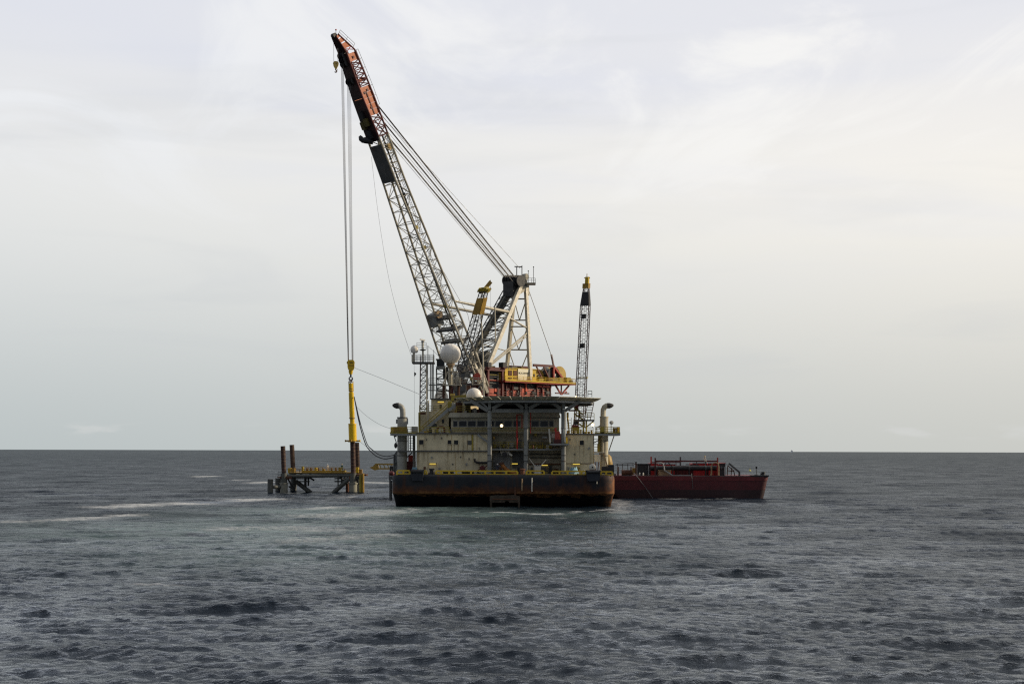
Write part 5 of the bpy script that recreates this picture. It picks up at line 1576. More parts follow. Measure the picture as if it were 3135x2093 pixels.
def stack(px, Y, x_out, m_, lab, flip):
    t = thing('exhaust_stack', lab, 'exhaust stack', V(px, 1450, Y), 'exhaust stacks at the bow corners')
    w = 12.8 if flip else 15.0
    r = w * Y / FPX
    c = V(px, 1450, Y)
    zt_ = V(px, 1276 if flip else 1278, Y).z
    z1_ = V(px, 1425, Y).z
    MB().lathe((c.x, Y, DHZ - .3), (0, 0, 1), [(0, r * 1.0), (z1_ - DHZ, r), (zt_ - DHZ, r), (zt_ - DHZ + .3, r)], 20).build('casing', m_, t)
    MB().lathe((c.x, Y, zt_ - .1), (0, 0, 1), [(0, r + .07), (.2, r + .07)], 20).build('rim', 'dkgrey' if not flip else m_, t)
    if not flip:
        MB().lathe((c.x, Y, V(px, 1330, Y).z), (0, 0, 1), [(0, r * 1.25), (.8, r * 1.2), (1.6, r * .95)], 18).build('skirt', m_, t)
        MB().pbox(px - 19, 1283, px - 13, 1296, Y - .3, .6).build('damper_box', 'grey', t)
        MB().pbox(px + 13, 1280, px + 18, 1298, Y - .3, .6).build('damper_box', 'grey', t)
    s = 1 if flip else -1
    ro = 8.2 * Y / FPX if flip else 8.6 * Y / FPX
    x0 = px + (-2.5 if flip else 2)
    pts = [(x0, 1280), (x0, 1266), (x0 + s * .5, 1254), (x0 + s * 4, 1246), (x0 + s * 10, 1241.5), (x0 + s * 17, 1241.5)]
    P3 = [V(x, y, Y) for x, y in pts]
    MB().path(P3, ro, 16).build('elbow', m_ if flip else 'stackpipe', t)
    d = (P3[-1] - P3[-2]).normalized()
    e = P3[-1]
    mouth = [e - d * .25 + Vector((0, 0, ro * 1.02)), e + Vector((s * .75, 0, ro * .55)), e + Vector((s * .95, 0, ro * .25)), e + Vector((s * .1, 0, -ro * 1.02)), e - d * .25 + Vector((0, 0, -ro * 1.02))]
    MB().path([P3[-2] + (P3[-1] - P3[-2]) * .3, P3[-1] + d * .15, P3[-1] + Vector((s * .55, 0, .05)), P3[-1] + Vector((s * .85, 0, .12))], ro, 16, [ro * 1.03, ro * 1.04, ro * .75, ro * .3]).build('mouth_cap', 'soot', t)
    for y in (1350, 1395):
        z = V(px, y, Y).z
        MB().lathe((c.x, Y, z), (0, 0, 1), [(0, r + .05), (.12, r + .05)], 20).build('band', 'dkgrey', t)
    return t
stack(1231, 254, 0, 'stackpipe', 'grey exhaust stack with sooty elbow at the left bow corner', False)
stack(1849, 251, 0, 'stackcream', 'cream exhaust stack with sooty elbow at the right bow corner', True) if 'stackcream' in M else None
person(Vector((V(1829, 1326, 250).x, 250 + 1.0, V(1829, 1326, 251).z)), 1.2, 'person in a pale coverall bending over beside the right exhaust stack', 'cloth_pale', pose='bend', hat='boot')
t = thing('boom_float', 'rusty brown rounded float hung outboard of the right stack', 'float', V(1862, 1440, 255))
MB().lathe(V(1858, 1445, 256), (0, 0, 1), [(0, .5), (.3, .9), (1.6, 1.05), (2.8, .8), (3.2, .4)], 18).build('shell', 'ochre', t)
MB().tube(V(1858, 1391, 256), V(1858, 1383, 256), .12, 6).build('hanger', 'dkgrey', t)
box_thing('mooring_winch', 'black winch bulk at the orange-patched bow corner', 'winch', [('body', 1842, 1428, 1880, 1450, 249, 3, 'black'), ('base', 1838, 1449.5, 1886, 1455, 248.6, 3.8, 'dkgrey'), ('cover', 1864, 1422, 1880, 1428, 249.4, 2, 'navy')])
# outrigger and gear on the left flank
t = thing('boarding_outrigger', 'yellow outrigger frame reaching out over the sea on the left', 'outrigger', V(1200, 1440, 300))
Yo = 300.0
MB().prism([V(x, y, Yo) for x, y in ((1131, 1430), (1141, 1427), (1150, 1418), (1156, 1419), (1160, 1436), (1149, 1439), (1144, 1438))], (0, 1.6, 0)).build('tip', 'ochre', t)
MB().beam(V(1152, 1420, Yo), V(1206, 1421, Yo), .3, .3).build('top_chord', 'ochre', t)
MB().beam(V(1158, 1434, Yo), V(1206, 1434, Yo), .3, .3).build('bottom_chord', 'ochre', t)
for x in (1162, 1174, 1186, 1198):
    MB().beam(V(x, 1421, Yo), V(x + 5, 1433, Yo), .16, .16).build('lacing', 'dkyel', t)
box_thing('outboard_gearbox', 'black gear housing at the root of the yellow outrigger', 'machine housing', [('body', 1193, 1426, 1211, 1445, 290, 3, 'black'), ('plinth', 1190, 1452, 1214, 1456, 289.5, 4, 'dkgrey'), ('flange', 1190, 1445, 1213, 1452, 289.6, 3.6, 'dkgrey')])
t = thing('rescue_float', 'orange red rounded float hung on the left flank', 'float', V(1199, 1452, 286))
MB().lathe(V(1190, 1449, 286), (1, 0, 0), [(0, .2), (.25, .5), (.9, .5), (1.15, .2)], 14).build('shell', 'dkred', t)  # orange-red float coloured dark red to carry the shade it sits in
MB().tube(V(1199, 1445, 286), V(1199, 1436, 286), .06, 6).build('hanger', 'dkgrey', t)
t = thing('deck_machine', 'dark red winch machine tucked beside the left stack columns', 'winch', V(1255, 1450, 257))
MB().pbox(1243, 1412, 1270, 1450, 257, 2.5).build('body', 'dkred', t)
MB().pbox(1250, 1393, 1266, 1411.8, 257.2, 1.5).build('cab', 'red', t)
MB().pbox(1238, 1440, 1276, 1452, 256.4, 3).build('base', 'rust', t)
box_thing('blue_drum', 'small blue cover on top of the left navy roller housing', 'drum', [('shell', 1262, 1430, 1276, 1438, 244, 1, 'tarp'), ('rim', 1260, 1436, 1279, 1438.5, 243.8, 1.4, 'navy')])
# ------------------------------------------------------------------ lattice booms
def boom_frame(F, H, ang):
    s = Vector((math.sin(ang), -math.cos(ang), 0))
    b = (H - F).normalized()
    n = b.cross(s)
    if n.z < 0:
        n = -n
    return b, s, n
class Boom:
    def __init__(o, F, H, ang):
        o.F, o.H = F, H
        o.b, o.s, o.n = boom_frame(F, H, ang)
        o.L = (H - F).length
    def P(o, t, i=0.0, j=0.0):          # t metres along, i sideways, j towards the top side
        return o.F + o.b * t + o.s * i + o.n * j
    def t_at(o, py):
        lo, hi = -10, o.L * 1.3
        for _ in range(40):
            m_ = (lo + hi) / 2
            if proj(o.P(m_))[1] > py:
                lo = m_
            else:
                hi = m_
        return lo
def interp(x, tab):
    tab = sorted(tab)
    return float(np.interp(x, [a for a, _ in tab], [b for _, b in tab]))
def lattice(bm_, stations, Wf, Df, root, chord_m, brace_m, rc, rb, joined=False, chords=True, skip=()):
    """corner chords plus zigzag lacing and cross bars between stations (t values)"""
    cs_ = [[bm_.P(t, i * Wf(t) / 2, j * Df(t) / 2) for (i, j) in ((-1, -1), (1, -1), (1, 1), (-1, 1))] for t in stations]
    if chords:
        for q in range(4):
            MB().path([c[q] for c in cs_], rc, 8).build('chord', chord_m, root)
    mb = MB()
    for k in range(len(cs_)):
        for q in range(4):
            if (k, q) in skip or q in skip:
                continue
            a, b_ = cs_[k][q], cs_[k][(q + 1) % 4]
            lines = [(a, b_)]
            if k + 1 < len(cs_):
                lines.append((cs_[k][q], cs_[k + 1][(q + 1) % 4]) if (k + q) % 2 else (cs_[k][(q + 1) % 4], cs_[k + 1][q]))
            for p, r_ in lines:
                if joined:
                    mb.tube(p, r_, rb, 5, cap=False)
                else:
                    strut('brace', p, r_, rb, brace_m, root)
    if joined:
        mb.build('lacing', brace_m, root, kind='stuff')
    return cs_

# ------------------------------------------------------------------ main revolving crane
AC = math.radians(42)
U = Vector((-math.cos(AC), -math.sin(AC), 0))
SV = Vector((math.sin(AC), -math.cos(AC), 0))
F = V(1438, 1190, 346)
kx = (1062 - CX) / FPX
dd = (F.x - kx * F.y) / (math.cos(AC) - kx * math.sin(AC))
Yh = F.y - dd * math.sin(AC)
H = V(1062, 160, Yh)
BM = Boom(F, H, AC)
CR = thing('main_crane', 'huge revolving crane with grey lattice boom and orange jib head', 'crane', F + Vector((7, 6, -12)))
Wt = [(BM.t_at(py), w) for py, w in ((1215, 11.6), (1075, 10.1), (938, 8.7), (740, 6.6), (555, 4.75), (415, 4.2), (300, 3.55), (200, 3.0), (160, 2.8))]
Dt = [(BM.t_at(py), d) for py, d in ((1215, 2.2), (1130, 2.6), (938, 2.7), (555, 2.6), (415, 2.8), (300, 3.2), (240, 3.0), (160, 2.5))]
Wf = lambda t: interp(t, Wt)
Df = lambda t: interp(t, Dt)
tj = BM.t_at(418)
sts = list(np.linspace(0.0, BM.t_at(560), 17)) + list(np.linspace(BM.t_at(560), tj, 6))[1:]
lattice(BM, sts, Wf, Df, CR, 'boom', 'boom', .26, .085)
# second set of diagonals in the wide underside of the lower boom
for k in range(0, 12):
    a, b = sts[k], sts[k + 1]
    for j in (-1, 1):
        mid = (a + b) / 2
        strut('brace', BM.P(a, 0, j * Df(a) / 2), BM.P(b, Wf(b) / 2, j * Df(b) / 2), .075, 'boom', CR)
        strut('brace', BM.P(a, 0, j * Df(a) / 2), BM.P(b, -Wf(b) / 2, j * Df(b) / 2), .075, 'boom', CR)
# walkway with ladder up the top side of the boom
wk = MB()
ladder(BM.P(sts[0], Wf(0) * .2, Df(0) / 2 - .3), BM.P(tj, Wf(tj) * .3, Df(tj) / 2 - .3), SV * .6, .55, .05, wk).build('boom_ladder', 'dkgrey', CR, kind='stuff')
MB().beam(BM.P(sts[0], Wf(0) * .1, .5), BM.P(tj, .6, .9), .55, .10, BM.n).build('boom_walkway', 'dkgrey', CR)
# cross walkways and gear inside the lower boom
for py, hw in ((1008, .44), (1044, .40), (973, .3)):
    t = BM.t_at(py)
    w_ = Wf(t)
    MB().obox(BM.P(t, w_ * .08, 0), SV * w_ * hw, BM.n * Df(t) * .42, BM.b * .22).build('cross_walkway', 'dkgrey', CR)
    rail([BM.P(t, -w_ * .35, -Df(t) * .3) + BM.b * .3, BM.P(t, w_ * .45, -Df(t) * .3) + BM.b * .3], 1.1, 2, .05, 1.2).build('cross_railing', 'grey', CR)
t = BM.t_at(975)
MB().obox(BM.P(t, -Wf(t) * .33, -.2), SV * 1.5, BM.n * 1.0, BM.b * 1.6).build('sheave_house', 'grey', CR)
MB().lathe(BM.P(BM.t_at(962), -Wf(t) * .18, 0) - SV * .6, SV, [(0, 1.0), (1.2, 1.0)], 18).build('deflector_drum', 'tan', CR)
for py in (700, 762, 600, 1000, 940):
    t = BM.t_at(py)
    MB().obox(BM.P(t, Wf(t) * .25, .2), SV * .45, BM.n * .35, BM.b * .45).build('lamp_box', 'dkyel' if py % 200 else 'dkgrey', CR)
# dark sheathing plate under the upper boom
def sheath(py0, py1, m_, name, f=1.0, off=.06, nseg=1):
    ts = np.linspace(BM.t_at(py0), BM.t_at(py1), nseg + 1)
    for a, b in zip(ts, ts[1:]):
        q = [BM.P(a, -Wf(a) / 2 * f, -Df(a) / 2 - off), BM.P(a, Wf(a) / 2 * f, -Df(a) / 2 - off), BM.P(b, Wf(b) / 2 * f, -Df(b) / 2 - off), BM.P(b, -Wf(b) / 2 * f, -Df(b) / 2 - off)]
        MB().prism(q, -BM.n * .12).build(name, m_, CR)
sheath(553, 440, 'dkgrey', 'sheathing_plate', .97, .16)
# ---- orange jib head
td = [BM.t_at(py) for py in (418, 395, 372, 357, 330, 300, 268, 252, 236, 220, 204, 180, 160)]
for i in (-1, 1):
    for j in (-1, 1):
        MB().path([BM.P(t, i * Wf(t) / 2, j * Df(t) / 2) for t in td], .21, 8).build('jib_chord', 'dkred', CR)
def side_panel(py0, py1, m_, i=1, inset=.05):
    a, b = BM.t_at(py0), BM.t_at(py1)
    q = [BM.P(t, i * (Wf(t) / 2 - inset), j * Df(t) / 2 * .93) for t, j in ((a, -1), (a, 1), (b, 1), (b, -1))]
    return MB().prism(q, -SV * i * .12).build('side_panel', m_, CR)
for i in (1, -1):
    for k in range(5):
        side_panel(355 - k * 17.2, 355 - (k + 1) * 17.2 + .5, 'jib', i)
    side_panel(190, 166, 'jib', i)
    side_panel(254, 244, 'jib', i, .3)
a, b = BM.t_at(354), BM.t_at(285)
MB().beam(BM.P(a, Wf(a) / 2 + .02, -.05), BM.P(b, Wf(b) / 2 + .02, -.05), .22, .10, SV).build('panel_stiffener', 'dkred', CR)
for py, j in ((287, -.5), (282, .5), (333, -.2), (180, .1)):
    t = BM.t_at(py)
    MB().obox(BM.P(t, Wf(t) / 2 + .03, j), SV * .06, BM.n * .22, BM.b * .3).build('panel_hatch', 'dkred', CR)
for i in (1, -1):
    for py0, py1 in ((418, 395), (395, 372), (372, 356), (266, 250), (250, 234), (234, 218), (218, 202), (202, 190)):
        a, b = BM.t_at(py0), BM.t_at(py1)
        w0, w1, d0, d1 = Wf(a) / 2, Wf(b) / 2, Df(a) / 2, Df(b) / 2
        strut('jib_brace', BM.P(a, i * w0, -d0), BM.P(b, i * w1, d1), .13, 'dkred', CR)
        strut('jib_brace', BM.P(a, i * w0, d0), BM.P(b, i * w1, -d1), .13, 'dkred', CR)
        strut('jib_brace', BM.P(a, i * w0, -d0), BM.P(a, i * w0, d0), .12, 'dkred', CR)
sheath(428, 300, 'jibdark', 'underside_plate', 1.02, .18, 4)
sheath(299, 162, 'jibdark', 'underside_plate', 1.02, .18, 4)
for py, i in ((375, -.4), (368, .3), (405, .1), (345, -.1)):
    t = BM.t_at(py)
    MB().obox(BM.P(t, i * Wf(t) / 2, -Df(t) / 2 - .5), SV * .6, BM.n * .6, BM.b * .9).build('sheave_cluster', 'sheavecase' if py in (375, 368) else 'black', CR)
for py in (165, 178, 190, 243):
    t = BM.t_at(py)
    for i in (-.6, -.2, .2, .6):
        MB().lathe(BM.P(t, i * Wf(t) / 2, -Df(t) / 2 - .35) - SV * .09, SV, [(0, .75), (.06, .66), (.12, .66), (.18, .75)], 18).build('head_sheave', 'black', CR)
# tapered tip
tt = BM.t_at(160)
tipc = V(1026, 111, Yh - 3.4)
c0 = [BM.P(tt, i * Wf(tt) / 2, j * Df(tt) / 2) for i, j in ((-1, -1), (1, -1), (1, 1), (-1, 1))]
bt = (tipc - BM.P(tt)).normalized()
nt_ = bt.cross(SV); nt_ = nt_ if nt_.z > 0 else -nt_
c1 = [tipc + SV * .8 * i + nt_ * .42 * j for i, j in ((-1, -1), (1, -1), (1, 1), (-1, 1))]
for q in range(4):
    MB().tube(c0[q], c1[q], .17, 8).build('tip_chord', 'dkred', CR)
for i0, i1, m_ in ((1, 2, 'jib'), (3, 0, 'jib')):
    for f0, f1 in ((.22, .52), (.58, .80), (.86, 1.0)):
        q = [lerp(c0[i0], c1[i0], f0), lerp(c0[i1], c1[i1], f0), lerp(c0[i1], c1[i1], f1), lerp(c0[i0], c1[i0], f1)]
        MB().prism(q, (-SV if i0 == 1 else SV) * .10).build('tip_panel', m_, CR)
for f0, f1 in ((.0, .34), (.34, .68), (.68, 1.0)):
    q = [lerp(c0[0], c1[0], f0), lerp(c0[1], c1[1], f0), lerp(c0[1], c1[1], f1), lerp(c0[0], c1[0], f1)]
    MB().prism(q, -nt_ * .1).build('tip_underside', 'jibdark', CR)
for k in (0, 1):
    a, b = (c0[1], c0[2]) if k == 0 else (c0[0], c0[3])
    e, f = (c1[1], c1[2]) if k == 0 else (c1[0], c1[3])
    strut('jib_brace', lerp(a, e, 0), lerp(b, f, .22), .1, 'red', CR)
    strut('jib_brace', lerp(b, f, 0), lerp(a, e, .22), .1, 'red', CR)
MB().lathe(tipc - SV * .5 - nt_ * .2 + bt * .3, SV, [(0, .55), (1.0, .55)], 16).build('tip_sheave', 'black', CR)
MB().tube(tipc + nt_ * .4, tipc + nt_ * .4 + Vector((0, 0, 1.0)), .06, 6).build('beacon_post', 'dkgrey', CR)
MB().sphere(tipc + nt_ * .4 + Vector((0, 0, 1.1)), .2, 10).build('beacon', 'red', CR)
# catwalk railing up the jib
pts = [BM.P(t, Wf(t) / 2 * .6, Df(t) / 2 + .15) for t in (BM.t_at(335), BM.t_at(275), BM.t_at(220), BM.t_at(165))]
pts2 = [lerp(c0[2], c1[2], .1), lerp(c0[2], c1[2], .98)]
def rail_off(pts, off, n, r, gap, name):
    mb = MB()
    for a, b in zip(pts, pts[1:]):
        for k in range(1, n + 1):
            mb.tube(a + off * k / n, b + off * k / n, r, 5)
        m_ = max(1, round((b - a).length / gap))
        for i in range(m_ + 1):
            p = lerp(a, b, i / m_)
            mb.tube(p, p + off, r, 5)
    return mb.build(name, 'grey', CR)
rail_off(pts, (BM.n + Vector((0, 0, .2))).normalized() * 1.25, 2, .05, 2.4, 'catwalk_railing')
rail_off(pts2, (nt_ + Vector((0, 0, .3))).normalized() * 1.2, 2, .05, 2.2, 'tip_railing')
t0, t1 = BM.t_at(470), BM.t_at(418)
rail_off([BM.P(t0, .5, Df(t0) / 2 + .1), BM.P(t1, .5, Df(t1) / 2 + .1)], BM.n * 1.3, 2, .06, 1.8, 'catwalk_railing')
MB().obox(BM.P(BM.t_at(458), 0, Df(t0) / 2 + .6), SV * .6, BM.n * .5, BM.b * .7).build('junction_box', 'ochre', CR)
# hoist ropes
for k in range(4):
    MB().tube(BM.P(BM.t_at(186 + 1.0 * k), -.7 + .25 * k, -Df(tt) / 2 - .9), V(1065.2 + .9 * k, 1104, YF - .3 + .15 * k), .042, 5).build('hoist_rope', 'rope', CR)
for k in range(4):
    MB().tube(BM.P(BM.t_at(242 + 1.5 * k), -.9 + .35 * k, -Df(tt) / 2 - .9), V(1077.5 + 1.3 * k, 1104, YF - .3 + .15 * k), .042, 5).build('hoist_rope', 'rope', CR)
# spare hook folded against the underside
t = BM.t_at(425)
hb = BM.P(t, -.2, -Df(t) / 2 - .2)
pts = [hb, V(1118, 430, hb.y), V(1110, 429.5, hb.y), V(1105.5, 426, hb.y), V(1104.5, 421, hb.y), V(1107, 417, hb.y)]
MB().path(pts, .5, 10, [.85, .75, .65, .6, .55, .38]).build('stowed_hook', 'black', CR)
# small gold hook block under the tip
def small_block():
    y = tipc.y
    t = thing('hook_block', 'small gold hook block hanging high under the orange jib tip', 'hook block', V(1028, 222, y))
    for dy, m_ in ((-.45, 'gold'), (.25, 'gold')):
        poly = [V(px, py, y + dy) for px, py in ((1021, 190), (1025, 187.5), (1032, 188), (1036.5, 192), (1036, 200), (1030, 212), (1026, 212), (1021, 203), (1020, 196))]
        c = MB().prism(poly, (0, .22, 0)).build('cheek_plate', m_, t)
        if dy < 0:
            MB().pbox(1028, 193, 1030.5, 197, y + dy - .05, .05).build('pin_boss', 'rust', c)
    for px in (1025, 1031):
        MB().lathe(V(px, 195, y - .15), (0, 1, 0), [(0, .42), (.3, .42)], 14).build('sheave', 'black', t)
    MB().pbox(1022, 190, 1035, 202, y - .22, .46).build('core', 'ochre', t)
    MB().tube(V(1028, 211, y), V(1028, 216, y), .15, 8).build('shank', 'black', t)
    arc = [V(1028 + 3.0 * math.sin(th), 219 - 3.0 * math.cos(th), y) for th in np.linspace(.2, 4.4, 10)]
    MB().path(arc, .13, 8).build('hook', 'rust', t)
    MB().tube(V(1033, 212, y), V(1031, 222, y), .05, 5).build('pendant', 'rope', t)
    for a, b in (((1021.5, 124), (1022, 191)), ((1034, 148), (1034.5, 191))):
        MB().tube(V(*a, y), V(*b, y), .045, 5).build('fall_rope', 'rope', t)
small_block()
# ---- gantry (A-frame)
E0 = 16.3
def G(e, i, py=None, z=None):
    p = F - U * e + SV * i
    if py is not None:
        p.z = CAMH + (HY - py) / FPX * p.y
    if z is not None:
        p.z = z
    return p
T = G(E0, 0, 868)
legs = {}
MB().beam(G(E0 - 1.3, 1.7, 878), G(1.0, 5.2, 1128), .95, .9, SV).build('compression_leg', 'aframe', CR)
MB().beam(G(E0 + .4, 1.9, 878), G(15.3, 5.2, 1162), .75, .8, SV).build('back_leg', 'aframe', CR)
MB().beam(G(E0 + .2, -1.9, 878), G(16.4, -5.2, 1160), .75, .8, SV).build('back_leg', 'aframe', CR)
MB().beam(G(E0 - 1.3, -1.7, 878), G(1.0, -5.2, 1160), 1.2, 1.2, SV).build('compression_leg', 'boom', CR)
# head
MB().prism([G(E0 - 2.6, 2.2, 905), G(E0 - 1.2, 2.2, 868), G(E0 + 1.2, 2.2, 866), G(E0 + 1.4, 2.2, 905), G(E0 + .4, 2.2, 888)], -SV * .5).build('gusset', 'aframe', CR)
MB().prism([G(E0 - 2.6, -1.7, 905), G(E0 - 1.2, -1.7, 868), G(E0 + 1.2, -1.7, 866), G(E0 + 1.4, -1.7, 905), G(E0 + .4, -1.7, 888)], -SV * .5).build('gusset', 'aframe', CR)
MB().beam(G(E0 - .3, -2.3, 866), G(E0 - .3, 2.3, 866), 1.6, 1.6).build('head_beam', 'dkgrey', CR)
for k in range(6):
    i = -2.6 + k * 1.04
    MB().lathe(G(E0 - 2.0, i - .2, 860), SV, [(0, 1.45), (.1, 1.3), (.3, 1.3), (.4, 1.45)], 20).build('luffing_sheave', 'black', CR)
MB().obox(G(E0 - 2.6, -.4, 885), SV * 1.9, -U * .9, Vector((0, 0, 1.9))).build('sheave_guard', 'black', CR)
MB().lathe(G(E0 + .3, 1.2, 848), SV, [(0, .8), (1.1, .8)], 16).build('top_drum', 'boom', CR)
# top platform, antennas, gallows
p0 = G(E0 + .6, 1.0, 868)
MB().box((p0.x, p0.y - 1.6, p0.z - .2), (p0.x + 2.9, p0.y + 2.0, p0.z + .1)).build('top_platform', 'aframe', CR)
zz = p0.z + .1
rail([Vector((p0.x + .1, p0.y - 1.5, zz)), Vector((p0.x + 2.8, p0.y - 1.5, zz)), Vector((p0.x + 2.8, p0.y + 1.9, zz))], 1.1, 2, .05, .9).build('top_railing', 'grey', CR)
for dx, h in ((1.05, 2.9), (2.35, 3.9)):
    MB().tube((p0.x + dx, p0.y - 1.4, zz), (p0.x + dx, p0.y - 1.4, zz + h), .07, 6).build('antenna', 'dkgrey', CR)
    MB().sphere((p0.x + dx, p0.y - 1.4, zz + h), .16, 8).build('antenna_tip', 'dkgrey', CR)
for px, py0 in ((1582, 816), (1598, 813)):
    MB().tube(V(px, 858, p0.y), V(px, py0, p0.y), .12, 6).build('gallows_post', 'dkgrey', CR)
MB().tube(V(1575, 816, p0.y), V(1599, 817, p0.y), .14, 6).build('gallows_bar', 'dkgrey', CR)
# braces between the rear legs and between front and rear
def on(l, f):
    a, b = l
    return lerp(a, b, f)
LN = (G(E0 + .4, 1.9, 878), G(15.3, 5.2, 1162)); LR = (G(E0 + .2, -1.9, 878), G(16.4, -5.2, 1160))
LC = (G(E0 - 1.3, 1.7, 878), G(1.0, 5.2, 1128)); LD = (G(E0 - 1.3, -1.7, 878), G(1.0, -5.2, 1160))
for f in (.13, .36, .43, .68, .985):
    strut('gantry_brace', on(LN, f), on(LR, f), .17, 'boom', CR)
for f0, f1 in ((.13, .36), (.43, .68), (.68, .98)):
    strut('gantry_brace', on(LN, f0), lerp(on(LN, f1), on(LR, f1), .5), .13, 'boom', CR)
    strut('gantry_brace', on(LR, f0), lerp(on(LN, f1), on(LR, f1), .5), .13, 'boom', CR)
strut('gantry_brace', on(LN, .49), on(LC, .97), .24, 'aframe', CR)
strut('gantry_brace', on(LC, .38), on(LN, .45), .24, 'aframe', CR)
strut('gantry_brace', on(LN, .52), lerp(on(LC, .98), on(LN, .98), .03), .16, 'aframe', CR)
strut('gantry_brace', on(LR, .70), on(LD, .62), .14, 'boom', CR)
strut('gantry_brace', on(LR, .36), on(LD, .32), .14, 'boom', CR)
# laced plane between the two front legs
k_ = 9
for q in range(k_):
    f0, f1 = .08 + .86 * q / k_, .08 + .86 * (q + 1) / k_
    strut('gantry_brace', on(LC, f0), on(LD, f1), .13, 'dkgrey', CR)
    strut('gantry_brace', on(LD, f0), on(LC, f1), .13, 'dkgrey', CR)
    strut('gantry_brace', on(LC, f0), on(LD, f0), .11, 'boom', CR)
# dark boxed ladder tower along the far front leg
for off in (.9, 1.9):
    strut('gantry_chord', on(LD, .05) + U * off, on(LD, .95) + U * off * .9, .14, 'dkgrey', CR)
for q in range(12):
    f0, f1 = .07 + .07 * q, .07 + .07 * (q + 1)
    strut('gantry_brace', on(LD, f0), on(LD, f1) + U * 1.9, .08, 'dkgrey', CR)
    strut('gantry_brace', on(LD, f1), on(LD, f1) + U * 1.9, .08, 'dkgrey', CR)
for f0, f1 in ((.02, .26), (.27, .42)):
    MB().beam(on(LD, f0) + SV * .9, on(LD, f1) + SV * .9, 1.5, .16, SV).build('gantry_plate', 'dkgrey', CR)
for f in (.30, .50, .62):
    c_ = lerp(on(LC, f), on(LD, f), .55)
    MB().obox(c_, SV * 2.0, U * .8, Vector((0, 0, .10))).build('gantry_platform', 'dkgrey', CR)
for f, i in ((.83, .3), (.80, .65), (.90, .5)):
    c_ = lerp(on(LC, f), on(LD, f), i)
    MB().lathe(c_ - SV * .8, SV, [(0, 1.5), (.15, 1.5), (.16, 1.0), (1.4, 1.0), (1.41, 1.5), (1.6, 1.5)], 18).build('boom_winch_drum', 'dkgrey', CR)
# strut between boom and gantry
tb = BM.t_at(932)
pb = BM.P(tb, Wf(tb) / 2, Df(tb) / 2)
mid = lerp(pb, on(LC, .32), .45)
MB().path([pb, lerp(pb, mid, .6), mid], .34, 8, [.22, .34, .42]).build('backstop', 'boom', CR)
MB().tube(mid, on(LC, .32), .40, 10).build('backstop', 'aframe', CR)
for sg in (-1,):
    pb2 = BM.P(tb, -Wf(tb) / 2, Df(tb) / 2)
    MB().tube(pb2, on(LD, .32), .34, 10).build('backstop', 'boom', CR)
# luffing ropes from the jib root to the gantry head
tsx = [BM.t_at(py) for py in (335, 352, 372, 395)]
n_r = 0
for i0, i1, py in ((-1.15, -1.75, 374), (0.0, 0.0, 348), (1.15, 1.75, 322)):
    t = BM.t_at(py)
    for k in (-2, -1, 0, 1, 2):
        a = BM.P(t, i0 + k * .10, Df(t) / 2 + .25)
        b = G(E0 - 2.6, i1 + k * .15, 856)
        MB().tube(a, b, .05, 5).build('luffing_rope', 'rope', CR)
for i0, i1, py in ((-.6, -.95, 361), (.6, .95, 335), (-1.6, -2.5, 388)):
    t = BM.t_at(py)
    MB().tube(BM.P(t, i0, Df(t) / 2 + .25), G(E0 - 2.6, i1, 856), .05, 5).build('luffing_rope', 'rope', CR)
t = BM.t_at(345)
MB().tube(BM.P(t, 1, Df(t) / 2), V(1592, 822, p0.y), .05, 5).build('luffing_rope', 'rope', CR)
t = BM.t_at(430)
MB().tube(BM.P(t, 1.5, Df(t) / 2), G(E0 - 3.2, 2.2, 872), .05, 5).build('luffing_rope', 'rope', CR)
t = BM.t_at(790)
MB().path([BM.P(t, 3, Df(t) / 2), V(1432, 962, 346), V(1440, 1000, 346)], .05, 5).build('service_cable', 'rope', CR)
# stay from the gantry head to the rear of the house
MB().tube(G(E0 + 1.0, 2.0, 880), G(24.0, 4.4, 1108), .08, 6).build('rear_stay', 'rope', CR)
# boom foot knees
for i in (-1, 1):
    MB().beam(BM.P(-1.2, i * Wf(0) / 2, 0), BM.P(5, i * Wf(5) / 2, 0), .8, 1.0, SV).build('boom_foot', 'boom', CR)
MB().beam(BM.P(0, -Wf(0) / 2, 0), BM.P(0, Wf(0) / 2, 0), .5, .5).build('foot_pin', 'dkgrey', CR)
a, b = V(1444, 1078, 341), V(1471, 1172, 341)
MB().beam(a, b, .55, .7, SV).build('foot_stay', 'aframe', CR)
MB().beam(a + Vector((.9, .4, 0)), b + Vector((.9, .4, 0)), .5, .7, SV).build('foot_stay', 'boom', CR)
# ---- machinery house on the turntable
def HB(e0, e1, i0, i1, py0, py1, m_, name, parent=CR, ref=None):
    """house-aligned box: e along the tail, i sideways, rows measured on its near wall"""
    q = F - U * ((e0 + e1) / 2) + SV * max(i0, i1)
    z0, z1 = (CAMH + (HY - py1) / FPX * q.y, CAMH + (HY - py0) / FPX * q.y)
    c = F - U * ((e0 + e1) / 2) + SV * ((i0 + i1) / 2)
    c = Vector((c.x, c.y, (z0 + z1) / 2))
    return MB().obox(c, -U * abs(e1 - e0) / 2, SV * abs(i1 - i0) / 2, Vector((0, 0, (z1 - z0) / 2))).build(name, m_, parent)
c_ = F - U * 9
MB().lathe((c_.x, c_.y, 5.6), (0, 0, 1), [(0, 8.2), (12, 8.2), (12.2, 8.8), (14.5, 8.8), (14.6, 8.0), (15.5, 8.0)], 40).build('tub', 'dkred', CR)
HB(-1.5, 23.0, -5.6, 4.2, 1176, 1216, 'dkred', 'lower_house')
for e0, e1, m_ in ((10.2, 13.0, 'salmon'), (13.2, 17.6, 'salmon'), (17.8, 21.0, 'salmon'), (6.6, 10.0, 'salmon')):
    HB(e0, e1, 4.2, 4.45, 1192 if e0 != 13.2 else 1188, 1215, m_, 'lower_panel')
